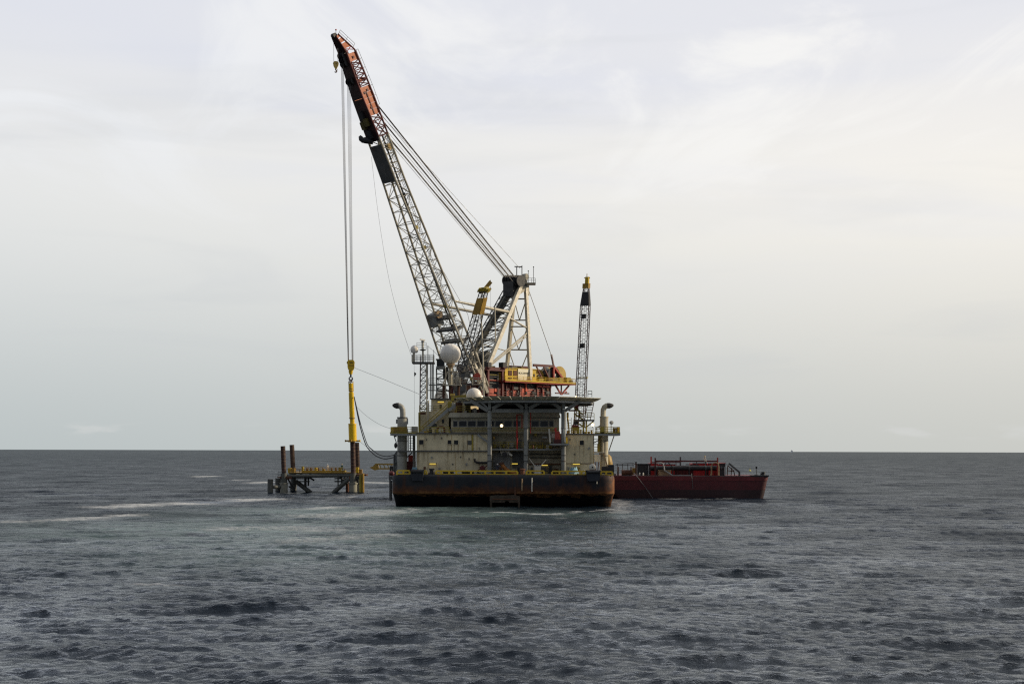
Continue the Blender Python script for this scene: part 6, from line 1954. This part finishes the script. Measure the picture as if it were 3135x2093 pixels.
HB(10.2, 14.2, 4.2, 4.4, 1178, 1191.5, 'black', 'intake_bay')
HB(14.6, 21.5, 4.2, 4.4, 1176, 1187.5, 'black', 'intake_bay')
HB(14.2, 14.6, 4.2, 4.7, 1172, 1200, 'salmon', 'bay_post')
for py in (1190, 1196):
    HB(15.2, 22.5, 4.46, 4.6, py, py + 1.2, 'grey', 'bay_rail')
HB(18.0, 22.8, 4.46, 4.9, 1179, 1186, 'red', 'bay_shelf')
rh = random.Random(5)
for k in range(16):
    e0 = rh.uniform(7, 22); p0_ = rh.uniform(1178, 1206); w_ = rh.uniform(.3, 1.4)
    HB(e0, e0 + w_, 4.5, 4.85, p0_, p0_ + rh.uniform(3, 9), rh.choice(('black', 'dkred', 'dkgrey', 'rust', 'salmon', 'black')), 'house_fitting')
for e0 in (7.5, 9.6, 12, 17.7, 19.6, 22.4):
    HB(e0, e0 + .18, 4.5, 5.0, 1176, 1215, 'dkred', 'house_column')
for py in (1202, 1208):
    HB(6.6, 23, 4.9, 5.0, py, py + .9, 'dkgrey', 'house_rail')
# upper deck with yellow cabin
HB(6.0, 30.2, -5.8, 6.2, 1168, 1173.5, 'red', 'upper_deck')
HB(6.0, 30.2, 6.2, 6.35, 1166.2, 1170, 'yellow', 'deck_edge')
cab = HB(7.2, 17.6, -4.8, 4.8, 1128.5, 1168, 'yellow', 'upper_cabin')
for e0 in (8.3, 10.0):
    HB(e0, e0 + 1.15, 4.8, 4.9, 1134, 1150, 'rust', 'louvre', cab)
    HB(e0, e0 + 1.15, 4.8, 4.9, 1154, 1160, 'rust', 'louvre', cab)
HB(16.7, 17.1, 4.8, 4.9, 1144, 1154, 'black', 'cabin_port', cab)
HB(7.0, 17.8, -5.0, 5.0, 1126.8, 1128.8, 'yellow', 'cabin_roof', cab)
HB(10.8, 14.0, -1.5, 3.2, 1121, 1127, 'black', 'roof_unit', cab)
sg = HB(11.35, 16.2, 4.85, 5.0, 1128.5, 1166, 'sign', 'sign_board')
# lettering on the sign board
def text(body, e, i, py, h, parent, m_='printdark'):
    cu = bpy.data.curves.new('lettering', 'FONT')
    cu.body = body
    cu.size = h
    cu.align_x = 'CENTER'
    cu.align_y = 'CENTER'
    cu.extrude = .02
    o = bpy.data.objects.new('tmp', cu)
    COL.objects.link(o)
    dg = bpy.context.evaluated_depsgraph_get()
    me = bpy.data.meshes.new_from_object(o.evaluated_get(dg))
    bpy.data.objects.remove(o)
    q = F - U * e + SV * i
    q.z = CAMH + (HY - py) / FPX * q.y
    ex, ez = -U, Vector((0, 0, 1))
    ey = SV
    for v in me.vertices:
        c = v.co.copy()
        v.co = q + ex * c.x + ez * c.y + ey * c.z - rootloc(parent)
    me.materials.clear()
    me.materials.append(M[m_])
    o = bpy.data.objects.new('lettering', me)
    COL.objects.link(o)
    o.parent = parent
    return o
text('BLZCOMMER', 13.35, 5.03, 1142.5, .62, sg)
text('7', 15.7, 5.03, 1142, .72, sg)
dkz = (CAMH + (HY - 1168) / FPX * (F - U * 18 + SV * 6.2).y)
def RL(e0, e1, i, m_='dkyel', h=1.1):
    a, b = F - U * e0 + SV * i, F - U * e1 + SV * i
    a.z = b.z = dkz
    return rail([a, b], h, 3, .05, 1.5).build('deck_railing', m_, CR)
RL(6.2, 30, 6.1, 'yellow')
a, b = F - U * 30 + SV * 6.1, F - U * 30 - SV * 5.6
a.z = b.z = dkz
rail([a, b], 1.1, 3, .05, 1.5).build('deck_railing', 'yellow', CR)
# tail winches
for e, i, r, m_, side in ((20.6, 1.0, 1.75, 'winch', 0), (24.4, 2.6, 2.1, 'black', 0), (27.4, 1.6, 2.25, 'winch', 0)):
    c = F - U * e + SV * i
    c.z = dkz + r * .95
    w_ = MB().lathe(c - SV * 1.6, SV, [(0, r), (.15, r), (.16, r * .7), (2.9, r * .7), (2.91, r), (3.1, r)], 26).build('winch_drum', m_, CR)
    MB().lathe(c + SV * 1.5, SV, [(0, .4), (.3, .4)], 14).build('hub', 'white' if m_ == 'black' else 'dkgrey', w_)
    q = c + SV * 2.1
    MB().obox(Vector((q.x, q.y, dkz + .5)), -U * 1.4, SV * .35, Vector((0, 0, .5))).build('winch_base', 'dkyel', CR)
for e, h, m_ in ((22.2, 1.1, 'rust'), (26.0, 1.3, 'dkyel'), (28.6, 1.5, 'dkyel'), (29.3, .9, 'dkgrey'), (19.0, .9, 'dkyel')):
    c = F - U * e + SV * 4.6
    MB().obox(Vector((c.x, c.y, dkz + h / 2)), -U * .7, SV * .6, Vector((0, 0, h / 2))).build('winch_motor', m_, CR)
# red tail truss above and below the deck
zr = CAMH + (HY - 1121) / FPX * (F - U * 20).y
for i in (4.4, -4.4):
    p1, p2 = F - U * 17.0 + SV * i, F - U * 24.0 + SV * i
    p1.z = p2.z = zr
    MB().beam(p1, p2, .5, .6).build('tail_beam', 'dkred', CR)
    q = p2 + Vector((0, 0, 0)); q2 = F - U * 24 + SV * i; q2.z = dkz
    MB().beam(p2 + Vector((0, 0, .2)), q2, .4, .4, SV).build('tail_post', 'red', CR)
    q3 = F - U * 28.0 + SV * i; q3.z = dkz + .4
    MB().beam(p2, q3, .4, .45, SV).build('tail_stay', 'red', CR)
    for e in (18, 20.5):
        a, b = F - U * e + SV * i, F - U * (e + 2.0) + SV * i
        a.z = zr - .2; b.z = dkz + 1
        MB().beam(a, b, .3, .3, SV).build('tail_brace', 'dkred', CR)
    MB().beam(p2, p2 + Vector((-.6, 0, 3.0)), .35, .35, SV).build('tail_horn', 'dkred', CR)
zb = CAMH + (HY - 1207) / FPX * (F - U * 27 + SV * 4).y
zu = dkz - .5
for i in (4.4, -4.4):
    def ep(e, z):
        p = F - U * e + SV * i
        return Vector((p.x, p.y, z))
    MB().beam(ep(24.6, zu), ep(26.6, zb), .35, .35, SV).build('tail_truss_member', 'red', CR)
    MB().beam(ep(29.4, zu), ep(26.8, zb), .35, .35, SV).build('tail_truss_member', 'red', CR)
    MB().beam(ep(24.6, zb + .3), ep(29.4, zb + .3), .3, .35, SV).build('tail_truss_member', 'dkred', CR)
    MB().beam(ep(26.7, zu), ep(26.7, zb), .25, .3, SV).build('tail_truss_member', 'dkred', CR)
    MB().beam(ep(28.0, zb + .3), ep(28.6, zu - 1.6), .25, .3, SV).build('tail_truss_member', 'red', CR)
# dark red portal at the front of the house
for i in (5.6, -5.0):
    for e in (1.0, 5.6):
        HB(e, e + .5, i - .5, i, 1118 if e > 3 else 1114, 1216, 'dkred', 'portal_post')
    HB(.6, 6.4, i - .6, i + .05, 1124, 1135, 'dkred', 'portal_beam')
HB(.6, 6.4, -5.0, 5.0, 1135.2, 1138, 'black', 'portal_floor')
for e in (1.0, 5.8):
    HB(e - .3, e + .8, 4.4, 6.0, 1109, 1124, 'black', 'portal_horn')
    HB(e - .3, e + .8, 4.2, 6.2, 1124, 1126.5, 'dkred', 'horn_base')
HB(1.6, 5.5, 2.0, 4.4, 1140, 1214, 'black', 'portal_shadow_block')  # black box stands in for the shade inside the portal
for py, m_ in ((1146, 'dkyel'), (1152, 'dkgrey'), (1163, 'salmon'), (1172, 'dkgrey')):
    HB(1.6, 5.2, 4.5, 4.8, py, py + 2, m_, 'portal_pipe')
HB(1.6, 3.6, 4.5, 4.8, 1189, 1203, 'salmon', 'portal_panel')
HB(3.9, 4.9, 4.5, 4.8, 1189, 1199, 'salmon', 'portal_panel')
HB(1.5, 5.0, 4.45, 4.75, 1206, 1211, 'salmon', 'portal_panel')
HB(3.0, 4.4, 3.0, 4.4, 1120, 1124, 'dkyel', 'portal_lamp')
rail([G(6.4, 5.8, z=0) * 1 + Vector((0, 0, CAMH + (HY - 1128) / FPX * 342)), G(8.6, 5.8, z=0) + Vector((0, 0, CAMH + (HY - 1128) / FPX * 342))], 1.6, 3, .06, 1).build('portal_railing', 'grey', CR)
# operator cab on the near side of the boom foot
Yc = 338.0
MB().pbox(1449, 1148, 1470, 1162, Yc, 2.2).build('operator_cab', 'red', CR)
MB().prism([V(x, y, Yc - .02) for x, y in ((1447, 1152), (1455, 1142), (1466, 1141), (1471, 1148))], (0, 2.2, 0)).build('cab_roof', 'salmon', CR)
MB().pbox(1447, 1174.5, 1482, 1177, Yc - .6, 3.2).build('cab_platform', 'aframe', CR)
for y in (1155, 1161, 1167):
    MB().pbox(1449, y, 1481.5, y + 2.2, Yc - .55, .08).build('cab_guard_bar', 'aframe', CR)
for x in (1449, 1465, 1481):
    MB().pbox(x - .7, 1154, x + .7, 1174.4, Yc - .62, .07).build('cab_guard_post', 'aframe', CR)
MB().beam(V(1474, 1177, Yc), V(1460, 1192, Yc), .2, .2).build('cab_bracket', 'grey', CR)
# clutter at the boom foot: platforms and rails in front of the tub
MB().pbox(1344, 1176.5, 1447, 1179, 334, 2.5).build('foot_platform', 'dkgrey', CR)
rail([V(1392, 1176, 334.1), V(1446, 1176, 334.1)], 1.4, 3, .06, 1.2).build('foot_railing', 'aframe', CR)
for x0, y0, x1, y1, m_ in ((1375, 1188, 1440, 1212, 'dkred'), (1408, 1142, 1440, 1154, 'dkgrey'), (1438, 1153, 1447, 1162, 'dkyel'), (1390, 1160, 1430, 1176, 'rust')):
    MB().pbox(x0, y0, x1, y1, 338, 3).build('foot_casing', m_, CR)
for x in (1390, 1402, 1418, 1428, 1436):
    MB().tube(V(x, 1179, 336), V(x, 1216, 336), .22, 8).build('foot_column', 'dkgrey', CR)
for a, b in (((1390, 1179), (1402, 1200)), ((1402, 1179), (1418, 1205)), ((1428, 1179), (1418, 1200)), ((1436, 1179), (1428, 1205)), ((1355, 1179), (1375, 1200))):
    MB().beam(V(*a, 336), V(*b, 336), .16, .16).build('foot_brace', 'dkgrey', CR)

# ------------------------------------------------------------------ yellow pedestal crane amidships
def pedestal_crane(name, lab, Fp, Hp, ang, Wtab, Dtab, nst, chord_m, lace_m, rc, rb):
    bm_ = Boom(Fp, Hp, ang)
    t = thing(name, lab, 'crane', Vector((Fp.x, Fp.y, ZD)))
    wt = [(bm_.t_at(py), w) for py, w in Wtab]
    dt = [(bm_.t_at(py), d) for py, d in Dtab]
    wf, df = (lambda q: interp(q, wt)), (lambda q: interp(q, dt))
    lattice(bm_, list(np.linspace(0, bm_.L, nst)), wf, df, t, chord_m, lace_m, rc, rb, joined=True)
    return bm_, t, wf, df
YY = 300.0
bm2, YC, wf2, df2 = pedestal_crane('pedestal_crane', 'slim crane with a dark lattice boom and ochre plate leaning before the main gantry', V(1407, 1180, YY + 2), V(1481, 893, YY - 6), math.radians(50),
    [(1180, 2.6), (1100, 2.7), (1000, 2.0), (893, 1.45)], [(1180, 1.4), (1100, 1.7), (1000, 1.5), (893, 1.1)], 24, 'dkgrey', 'dkgrey', .11, .045)
a, b = bm2.t_at(962), bm2.t_at(912)
q = [bm2.P(t, i * (wf2(t) / 2 + .12), df2(t) / 2 + .12) for t, i in ((a, -1), (a, 1), (b, 1), (b, -1))]
q = [bm2.P(t, wf2(t) / 2 + .12, j * (df2(t) / 2 + .1)) for t, j in ((a, -1), (a, 1), (b, 1), (b, -1))]
MB().prism(q, SV * .08).build('side_plate', 'ochre', YC)
q = [bm2.P(t, i * (wf2(t) / 2 + .1), -df2(t) / 2 - .12) for t, i in ((a, -1), (a, 1), (b, 1), (b, -1))]
MB().prism(q, -bm2.n * .08).build('underside_plate', 'ochre', YC)
e = bm2.P(bm2.L)
for i in (-.95, -.4, .4, .95):
    MB().lathe(e + bm2.s * i + bm2.b * .35 - bm2.s * .14, bm2.s, [(0, .62), (.06, .5), (.22, .5), (.28, .62)], 16).build('head_sheave', 'dkyel', YC)
MB().obox(e + bm2.b * .3, bm2.s * 1.5, bm2.n * .45, bm2.b * .3).build('head_block', 'dkyel', YC)
yj = e.y
MB().beam(V(1485, 884, yj), V(1503, 862, yj), .45, .75).build('fly_jib', 'ochre', YC)
MB().prism([V(x, y, yj - .25) for x, y in ((1497, 862), (1502, 856), (1504, 868), (1499, 867))], (0, .5, 0)).build('jib_nose', 'ochre', YC)
MB().tube(V(1502, 866, yj), V(1501.5, 884, yj), .035, 5).build('whip_rope', 'rope', YC)
MB().sphere(V(1501.5, 884, yj), .22, 10).build('headache_ball', 'dkred', YC)
MB().tube(V(1501.5, 886, yj), V(1501, 1040, yj), .02, 5).build('pendant_line', 'rope', YC)
MB().tube((bm2.F.x, bm2.F.y, ZD), (bm2.F.x, bm2.F.y, V(1407, 1196, YY).z), 1.3, 18).build('pedestal', 'dkgrey', YC)
MB().pbox(1390, 1176, 1426, 1197, YY + .5, 3).build('slewing_house', 'dkgrey', YC)
MB().pbox(1428, 1179, 1440, 1194, YY + .2, 1.6).build('operator_cab', 'rust', YC)
for k in range(2):
    MB().tube(bm2.P(bm2.L, .5 - k, df2(bm2.L) / 2), V(1392, 1140, YY + 6), .03, 5).build('luffing_rope', 'rope', YC)
MB().beam(V(1392, 1138, YY + 6), V(1402, 1178, YY + 3), .3, .3).build('gantry_post', 'dkgrey', YC)
# ------------------------------------------------------------------ dark crane on the right
YQ = 272.0
bm3, QC, wf3, df3 = pedestal_crane('boom_crane', 'upright dark lattice boom crane with a black plate right of the main crane', V(1773, 1306, YQ), V(1795, 880, YQ - 3), math.radians(64),
    [(1306, 1.85), (1215, 1.85), (940, 1.70), (885, .95)], [(1306, .9), (1215, .9), (940, .8), (885, .5)], 27, 'dkredgrey', 'dkgrey', .085, .035)
a, b = bm3.t_at(936), bm3.t_at(893)
for j in (-1, 1):
    q = [bm3.P(t, i * (wf3(t) / 2 + .08), j * (df3(t) / 2 + .08)) for t, i in ((a, -1), (a, 1), (b, 1), (b, -1))]
    MB().prism(q, bm3.n * j * .06).build('face_plate', 'black', QC)
q = [bm3.P(t, wf3(t) / 2 + .08, j * (df3(t) / 2 + .05)) for t, j in ((a, -1), (a, 1), (b, 1), (b, -1))]
MB().prism(q, bm3.s * .05).build('side_plate', 'black', QC)
e = bm3.P(bm3.L)
MB().obox(e + bm3.b * .3, bm3.s * .6, bm3.n * .5, bm3.b * .45).build('head_block', 'ochre', QC)
MB().obox(e + bm3.b * 1.3 + Vector((.1, 0, 0)), bm3.s * .33, bm3.n * .3, bm3.b * .7).build('head_horn', 'yellow', QC)
MB().tube(e + bm3.b * 1.8 - Vector((.5, 0, 0)), e + bm3.b * 1.8 + Vector((.6, 0, 0)), .09, 6).build('cross_arm', 'ochre', QC)
MB().tube(e + bm3.b * 1.7, e + bm3.b * 2.6, .07, 6).build('mast_light', 'ochre', QC)
for py in (968, 1058):
    t = bm3.t_at(py)
    MB().obox(bm3.P(t, -.2, 0), bm3.s * .42, bm3.n * .3, bm3.b * .45).build('rope_guide', 'black', QC)
t = bm3.t_at(1156)
MB().obox(bm3.P(t, 0, .5), bm3.s * 1.0, bm3.n * .3, bm3.b * .1).build('boom_step', 'dkyel', QC)
for i in (-.35, .3):
    MB().tube(bm3.P(0, i, .2), bm3.P(bm3.L, i * .6, .1), .03, 5).build('hoist_rope', 'rope', QC)
MB().pbox(1752, 1300, 1772, 1307, YQ - 1, 2.5).build('slewing_house', 'dkred', QC)
MB().pbox(1750, 1307, 1774, 1326, YQ - .8, 3).build('pedestal_top', 'dkyel', QC)
MB().tube((V(1763, 1326, YQ).x, YQ + .6, ZD), (V(1763, 1326, YQ).x, YQ + .6, V(1763, 1326, YQ).z), 1.0, 16).build('pedestal', 'dkgrey', QC)
for x in (1756, 1770):
    MB().beam(V(x, 1300, YQ), V(x + 4, 1266, YQ), .22, .22).build('cab_frame', 'dkred', QC)
MB().pbox(1757, 1284, 1771, 1299, YQ + .4, 1.4).build('operator_cab', 'glass', QC)

# ------------------------------------------------------------------ lattice mast with radar and small radome
YM = 266.0
mst = thing('lattice_mast', 'slim lattice mast with a railed platform on the left of the deckhouse', 'mast', V(1296, 1320, YM))
b_, t_ = V(1296, 1302, YM), V(1296.5, 1114, YM)
hw = .60
mb = MB()
lv = np.linspace(0, 1, 12)
for sx in (-1, 1):
    for sy in (-1, 1):
        MB().tube(b_ + Vector((sx * hw * 1.08, sy * hw, 0)), t_ + Vector((sx * hw * .95, sy * hw, 0)), .075, 6).build('chord', 'dkred' if sx < 0 else 'aframe', mst)
for k in range(11):
    p, q = lerp(b_, t_, lv[k]), lerp(b_, t_, lv[k + 1])
    for sgn in (-1, 1):
        for ax in (0, 1):
            d1 = Vector((hw, sgn * hw, 0)) if ax == 0 else Vector((sgn * hw, hw, 0))
            d2 = Vector((-hw, sgn * hw, 0)) if ax == 0 else Vector((sgn * hw, -hw, 0))
            mb.tube(p + d1, q + d2, .045, 5, cap=False)
            mb.tube(p + d2, q + d1, .045, 5, cap=False)
            mb.tube(q + d1, q + d2, .05, 5, cap=False)
mb.build('lacing', 'grey', mst, kind='stuff')
MB().pbox(1261, 1107, 1329, 1112, YM - 1.4, 3.0).build('platform', 'dkgrey', mst)
z = V(1290, 1107, YM).z
xa, xb_ = V(1262, 1107, YM).x, V(1328, 1107, YM).x
rail([Vector((xa, YM - 1.3, z)), Vector((xb_, YM - 1.3, z)), Vector((xb_, YM + 1.5, z)), Vector((xa, YM + 1.5, z))], 1.25, 3, .04, .8, closed=True).build('platform_railing', 'grey', mst)
MB().pbox(1260, 1092, 1263, 1108, YM - 1.42, .06).build('end_plate', 'aframe', mst)
MB().pbox(1325, 1090, 1329, 1107, YM - 1.45, .06).build('end_plate', 'aframe', mst)
MB().tube(V(1295, 1107, YM), V(1294.5, 1046, YM), .17, 10).build('top_pole', 'aframe', mst)
MB().lathe(V(1294.5, 1074, YM), (0, 0, 1), [(0, .2), (.2, .65), (.28, .65)], 14).build('top_tray', 'dkgrey', mst)
z2 = V(1294, 1071, YM).z
rail([Vector((V(1280, 1, YM).x, YM - .8, z2)), Vector((V(1309, 1, YM).x, YM - .8, z2))], 1.3, 3, .035, .9).build('top_railing', 'grey', mst)
MB().tube(V(1310, 1107, YM), V(1310, 1058, YM), .07, 6).build('whip_aerial', 'dkgrey', mst)
MB().tube(V(1328, 1107, YM), V(1328, 1070, YM), .05, 6).build('whip_aerial', 'grey', mst)
MB().tube(V(1287, 1107, YM - 1), V(1287, 1090, YM - 1), .1, 6).build('lamp_post', 'dkred', mst)
MB().tube(V(1309, 1058, YM), V(1346, 1092, YM + 4), .03, 5).build('stay_wire', 'rope', mst)
for x, m_ in ((1309, 'white'), (1318, 'dkgrey'), (1325, 'dkgrey')):
    MB().tube(V(x, 1112, YM), V(x, 1222, YM), .09, 6).build('cable_riser', m_, mst)
MB().pbox(1302, 1134, 1309, 1142, YM - .6, .5).build('junction_box', 'rust', mst)
t = thing('radar_scanner', 'pale radar bar on top of the lattice mast', 'radar', V(1294.5, 1046, YM))
MB().lathe(V(1294.5, 1048, YM), (0, 0, 1), [(0, .3), (.35, .3), (.4, .15)], 12).build('gearbox', 'grey', t)
MB().beam(V(1286, 1038.5, YM - .3), V(1301, 1041.5, YM + .3), .22, .24).build('scanner_bar', 'radome', t)
t = thing('small_radome', 'small white radome with rounded top on the mast platform', 'radome', V(1268, 1107, YM))
MB().tube(V(1267, 1107, YM), V(1267, 1079, YM), .22, 12).build('pedestal', 'aframe', t)
r = 12.2 * YM / FPX
c = V(1268.5, 1068, YM)
MB().lathe(V(1268.5, 1080, YM), (0, 0, 1), [(0, r * .72), (.25, r * .92), (r * .8, r), (r * 1.1, r * .98), (r * 1.45, r * .82), (r * 1.75, r * .5), (r * 1.9, r * .2), (r * 1.93, 0)], 24).build('dome_shell', 'radome', t)
t = thing('signal_flag', 'small dark flag hanging on a halyard left of the lattice mast', 'flag', V(1270, 1150, YM))
mb = MB()
mb.prism([V(x, y, YM) for x, y in ((1268, 1138), (1271, 1140), (1275, 1143), (1270, 1152), (1268.5, 1150))], (0, .03, 0))
mb.build('cloth', 'black', t)
MB().tube(V(1268, 1112, YM), V(1269, 1300, YM), .02, 5).build('halyard', 'rope', t)
# bottom braced base of the mast
MB().pbox(1284, 1300, 1309, 1304, YM - .7, 1.5).build('base_plate', 'dkyel', mst)

# ------------------------------------------------------------------ big radome on its pedestal, second dome
YO = 268.0
t = thing('large_radome', 'large white spherical radome on a cream braced pedestal', 'radome', V(1378, 1178, YO))
r = 31.5 * YO / FPX
c = V(1379, 1083, YO)
sh = MB().sphere(c, r, 40, 1.0, -72, 90).build('dome_shell', 'radome', t)
MB().lathe(c - Vector((0, 0, .03)), (0, 0, 1), [(-.012, r + .008), (.03, r + .008)], 40).build('equator_seam', 'seam', t)
for a in range(15, 180, 45):
    d = Vector((math.cos(math.radians(a)), math.sin(math.radians(a)), 0))
    MB().path([c + (r + .004) * (d * math.cos(th) + Vector((0, 0, math.sin(th)))) for th in np.linspace(math.radians(-70), math.radians(250), 40)], .02, 4).build('gore_seam', 'seam', t)
bx = MB()
for k in range(6):
    x0, x1 = 1383 + k * 2.7, 1385.2 + k * 2.7
    bx.pbox(x0, 1075, x1, 1077.8, c.y - math.sqrt(max(0, r * r - (V((x0 + x1) / 2, 1076, YO).x - c.x) ** 2 - .4)) - .01, .1)
bx.build('badge_lettering', 'printdark', t, kind='stuff')
MB().lathe(V(1379, 1113, YO), (0, 0, -1), [(0, r * .42), (.35, r * .42), (.4, r * .3), (.8, r * .26)], 20).build('base_ring', 'tan', t)
MB().tube(V(1379, 1114, YO), V(1379, 1177, YO), .36, 14).build('column', 'aframe', t)
for x0, x1, y0, Y in ((1376, 1374, 1137, YO - 1), (1397, 1410, 1137, YO - 1), (1370, 1357, 1137, YO + 1), (1388, 1388, 1137, YO - 1.2)):
    MB().beam(V(x0, y0, Y), V(x1, 1177, Y), .22, .22).build('pedestal_leg', 'aframe', t)
MB().pbox(1373, 1135, 1400, 1137.5, YO - 1.2, 2.4).build('upper_ring', 'aframe', t)
MB().pbox(1355, 1176.5, 1412, 1179, YO - 1.5, 3.2).build('platform', 'aframe', t)
rail([V(1375, 1176.5, YO - 1.4), V(1410, 1176.5, YO - 1.4)], 1.3, 4, .05, .8).build('platform_railing', 'aframe', t)
for y in (1118, 1124, 1130):
    MB().tube(V(1384, y, YO - .8), V(1400, y, YO - .8), .06, 6).build('guard_bar', 'aframe', t)
for x in (1358, 1378, 1404):
    MB().tube(V(x, 1179, YO), V(x, 1222, YO), .25, 8).build('support_post', 'rust', t)
t = thing('half_dome', 'white dome showing behind the helicopter deck edge', 'radome', V(1451, 1226, 276))
r = 23.5 * 276 / FPX
MB().sphere(V(1451, 1210.5, 276), r, 32, 1.0, -50, 90).build('dome_shell', 'radome', t)
MB().tube(V(1451, 1226, 276), V(1451, 1262, 276), .8, 14).build('column', 'cream', t)
# grey pole mast near the crane
t = thing('pole_mast', 'tall thin cream pole with a side arm before the gantry', 'mast', V(1480, 1225, 320))
Yx = 322.0
MB().path([V(1473, 960, Yx), V(1474, 1000, Yx), V(1479, 1100, Yx), V(1480.5, 1210, Yx)], .18, 10).build('pole', 'aframe', t)
MB().beam(V(1477, 1037, Yx), V(1517, 1044, Yx), .25, .25).build('arm', 'aframe', t)
MB().tube(V(1515, 938, Yx), V(1517, 1046, Yx), .14, 8).build('hanger', 'aframe', t)
MB().tube(V(1480.5, 1210, Yx), V(1481, 1300, Yx), .3, 10).build('base_post', 'grey', t)

# ------------------------------------------------------------------ service tower between mast and radome
YT = 272.0
tw = thing('service_tower', 'dark lattice service tower with a boxy cabin between the two radomes', 'tower', V(1351, 1222, YT))
b_, t_ = V(1351, 1222, YT), V(1350, 1128, YT)
hw = .85
mb = MB()
for sx in (-1, 1):
    for sy in (-1, 1):
        MB().tube(b_ + Vector((sx * hw, sy * hw, 0)), t_ + Vector((sx * hw, sy * hw, 0)), .09, 6).build('chord', 'dkgrey', tw)
for k in range(6):
    p, q = lerp(b_, t_, k / 6), lerp(b_, t_, (k + 1) / 6)
    for sgn in (-1, 1):
        for d1, d2 in ((Vector((hw, sgn * hw, 0)), Vector((-hw, sgn * hw, 0))), (Vector((sgn * hw, hw, 0)), Vector((sgn * hw, -hw, 0)))):
            mb.tube(p + (d1 if k % 2 else d2), q + (d2 if k % 2 else d1), .05, 5, cap=False)
            mb.tube(q + d1, q + d2, .05, 5, cap=False)
mb.build('lacing', 'dkgrey', tw, kind='stuff')
MB().pbox(1335, 1121, 1363, 1128, YT - 1.3, 2.6).build('cabin_floor', 'grey', tw)
MB().pbox(1337, 1101, 1360, 1120.5, YT - .9, 1.8).build('cabin', 'glass', tw)
MB().pbox(1334, 1098, 1362, 1101, YT - 1.1, 2.2).build('cabin_roof', 'dkgrey', tw)
MB().pbox(1356, 1124, 1372, 1160, YT + 1, 1.2).build('hoist_case', 'black', tw)
for y, x0, x1 in ((1177, 1312, 1357), (1193, 1304, 1342)):
    MB().pbox(x0, y, x1, y + 1.6, YT - 1, 2).build('walkway', 'grey', tw)
    rail([V(x0, y, YT - .9), V(x1, y, YT - .9)], 1.2, 3, .04, .9).build('walkway_railing', 'grey', tw)
MB().pbox(1339, 1193, 1376, 1197, YT - .5, 1).build('walkway', 'dkgrey', tw)
for x in (1322, 1327):
    MB().tube(V(x, 1110, YT), V(x, 1222, YT), .07, 6).build('riser_pipe', 'dkgrey', tw)
t = thing('white_dish', 'pale round dish behind the service tower foot', 'dish', V(1350, 1222, 277))
MB().lathe(V(1351, 1216, 277), (-.1, -1, .25), [(-.5, .25), (-.2, .8), (0, 1.35), (.06, 1.35), (-.12, .8), (-.2, .1)], 24).build('reflector', 'radome', t)
MB().tube(V(1351, 1222, 277.6), V(1351, 1250, 277.6), .3, 10).build('stand', 'dkgrey', t)
# davit and yellow gear on the roof edge before the half dome
t = thing('roof_davit', 'dull yellow davit on the roof between the big radome and the half dome', 'davit', V(1387, 1222, 262))
MB().pbox(1381, 1212, 1390, 1226, 261, 1).build('base', 'dkyel', t)
MB().beam(V(1378, 1208, 261.4), V(1392, 1207, 261.4), .4, .4).build('head', 'gold', t)
MB().beam(V(1392, 1215, 261.4), V(1428, 1212, 261.4), .35, .5).build('jib', 'dkyel', t)
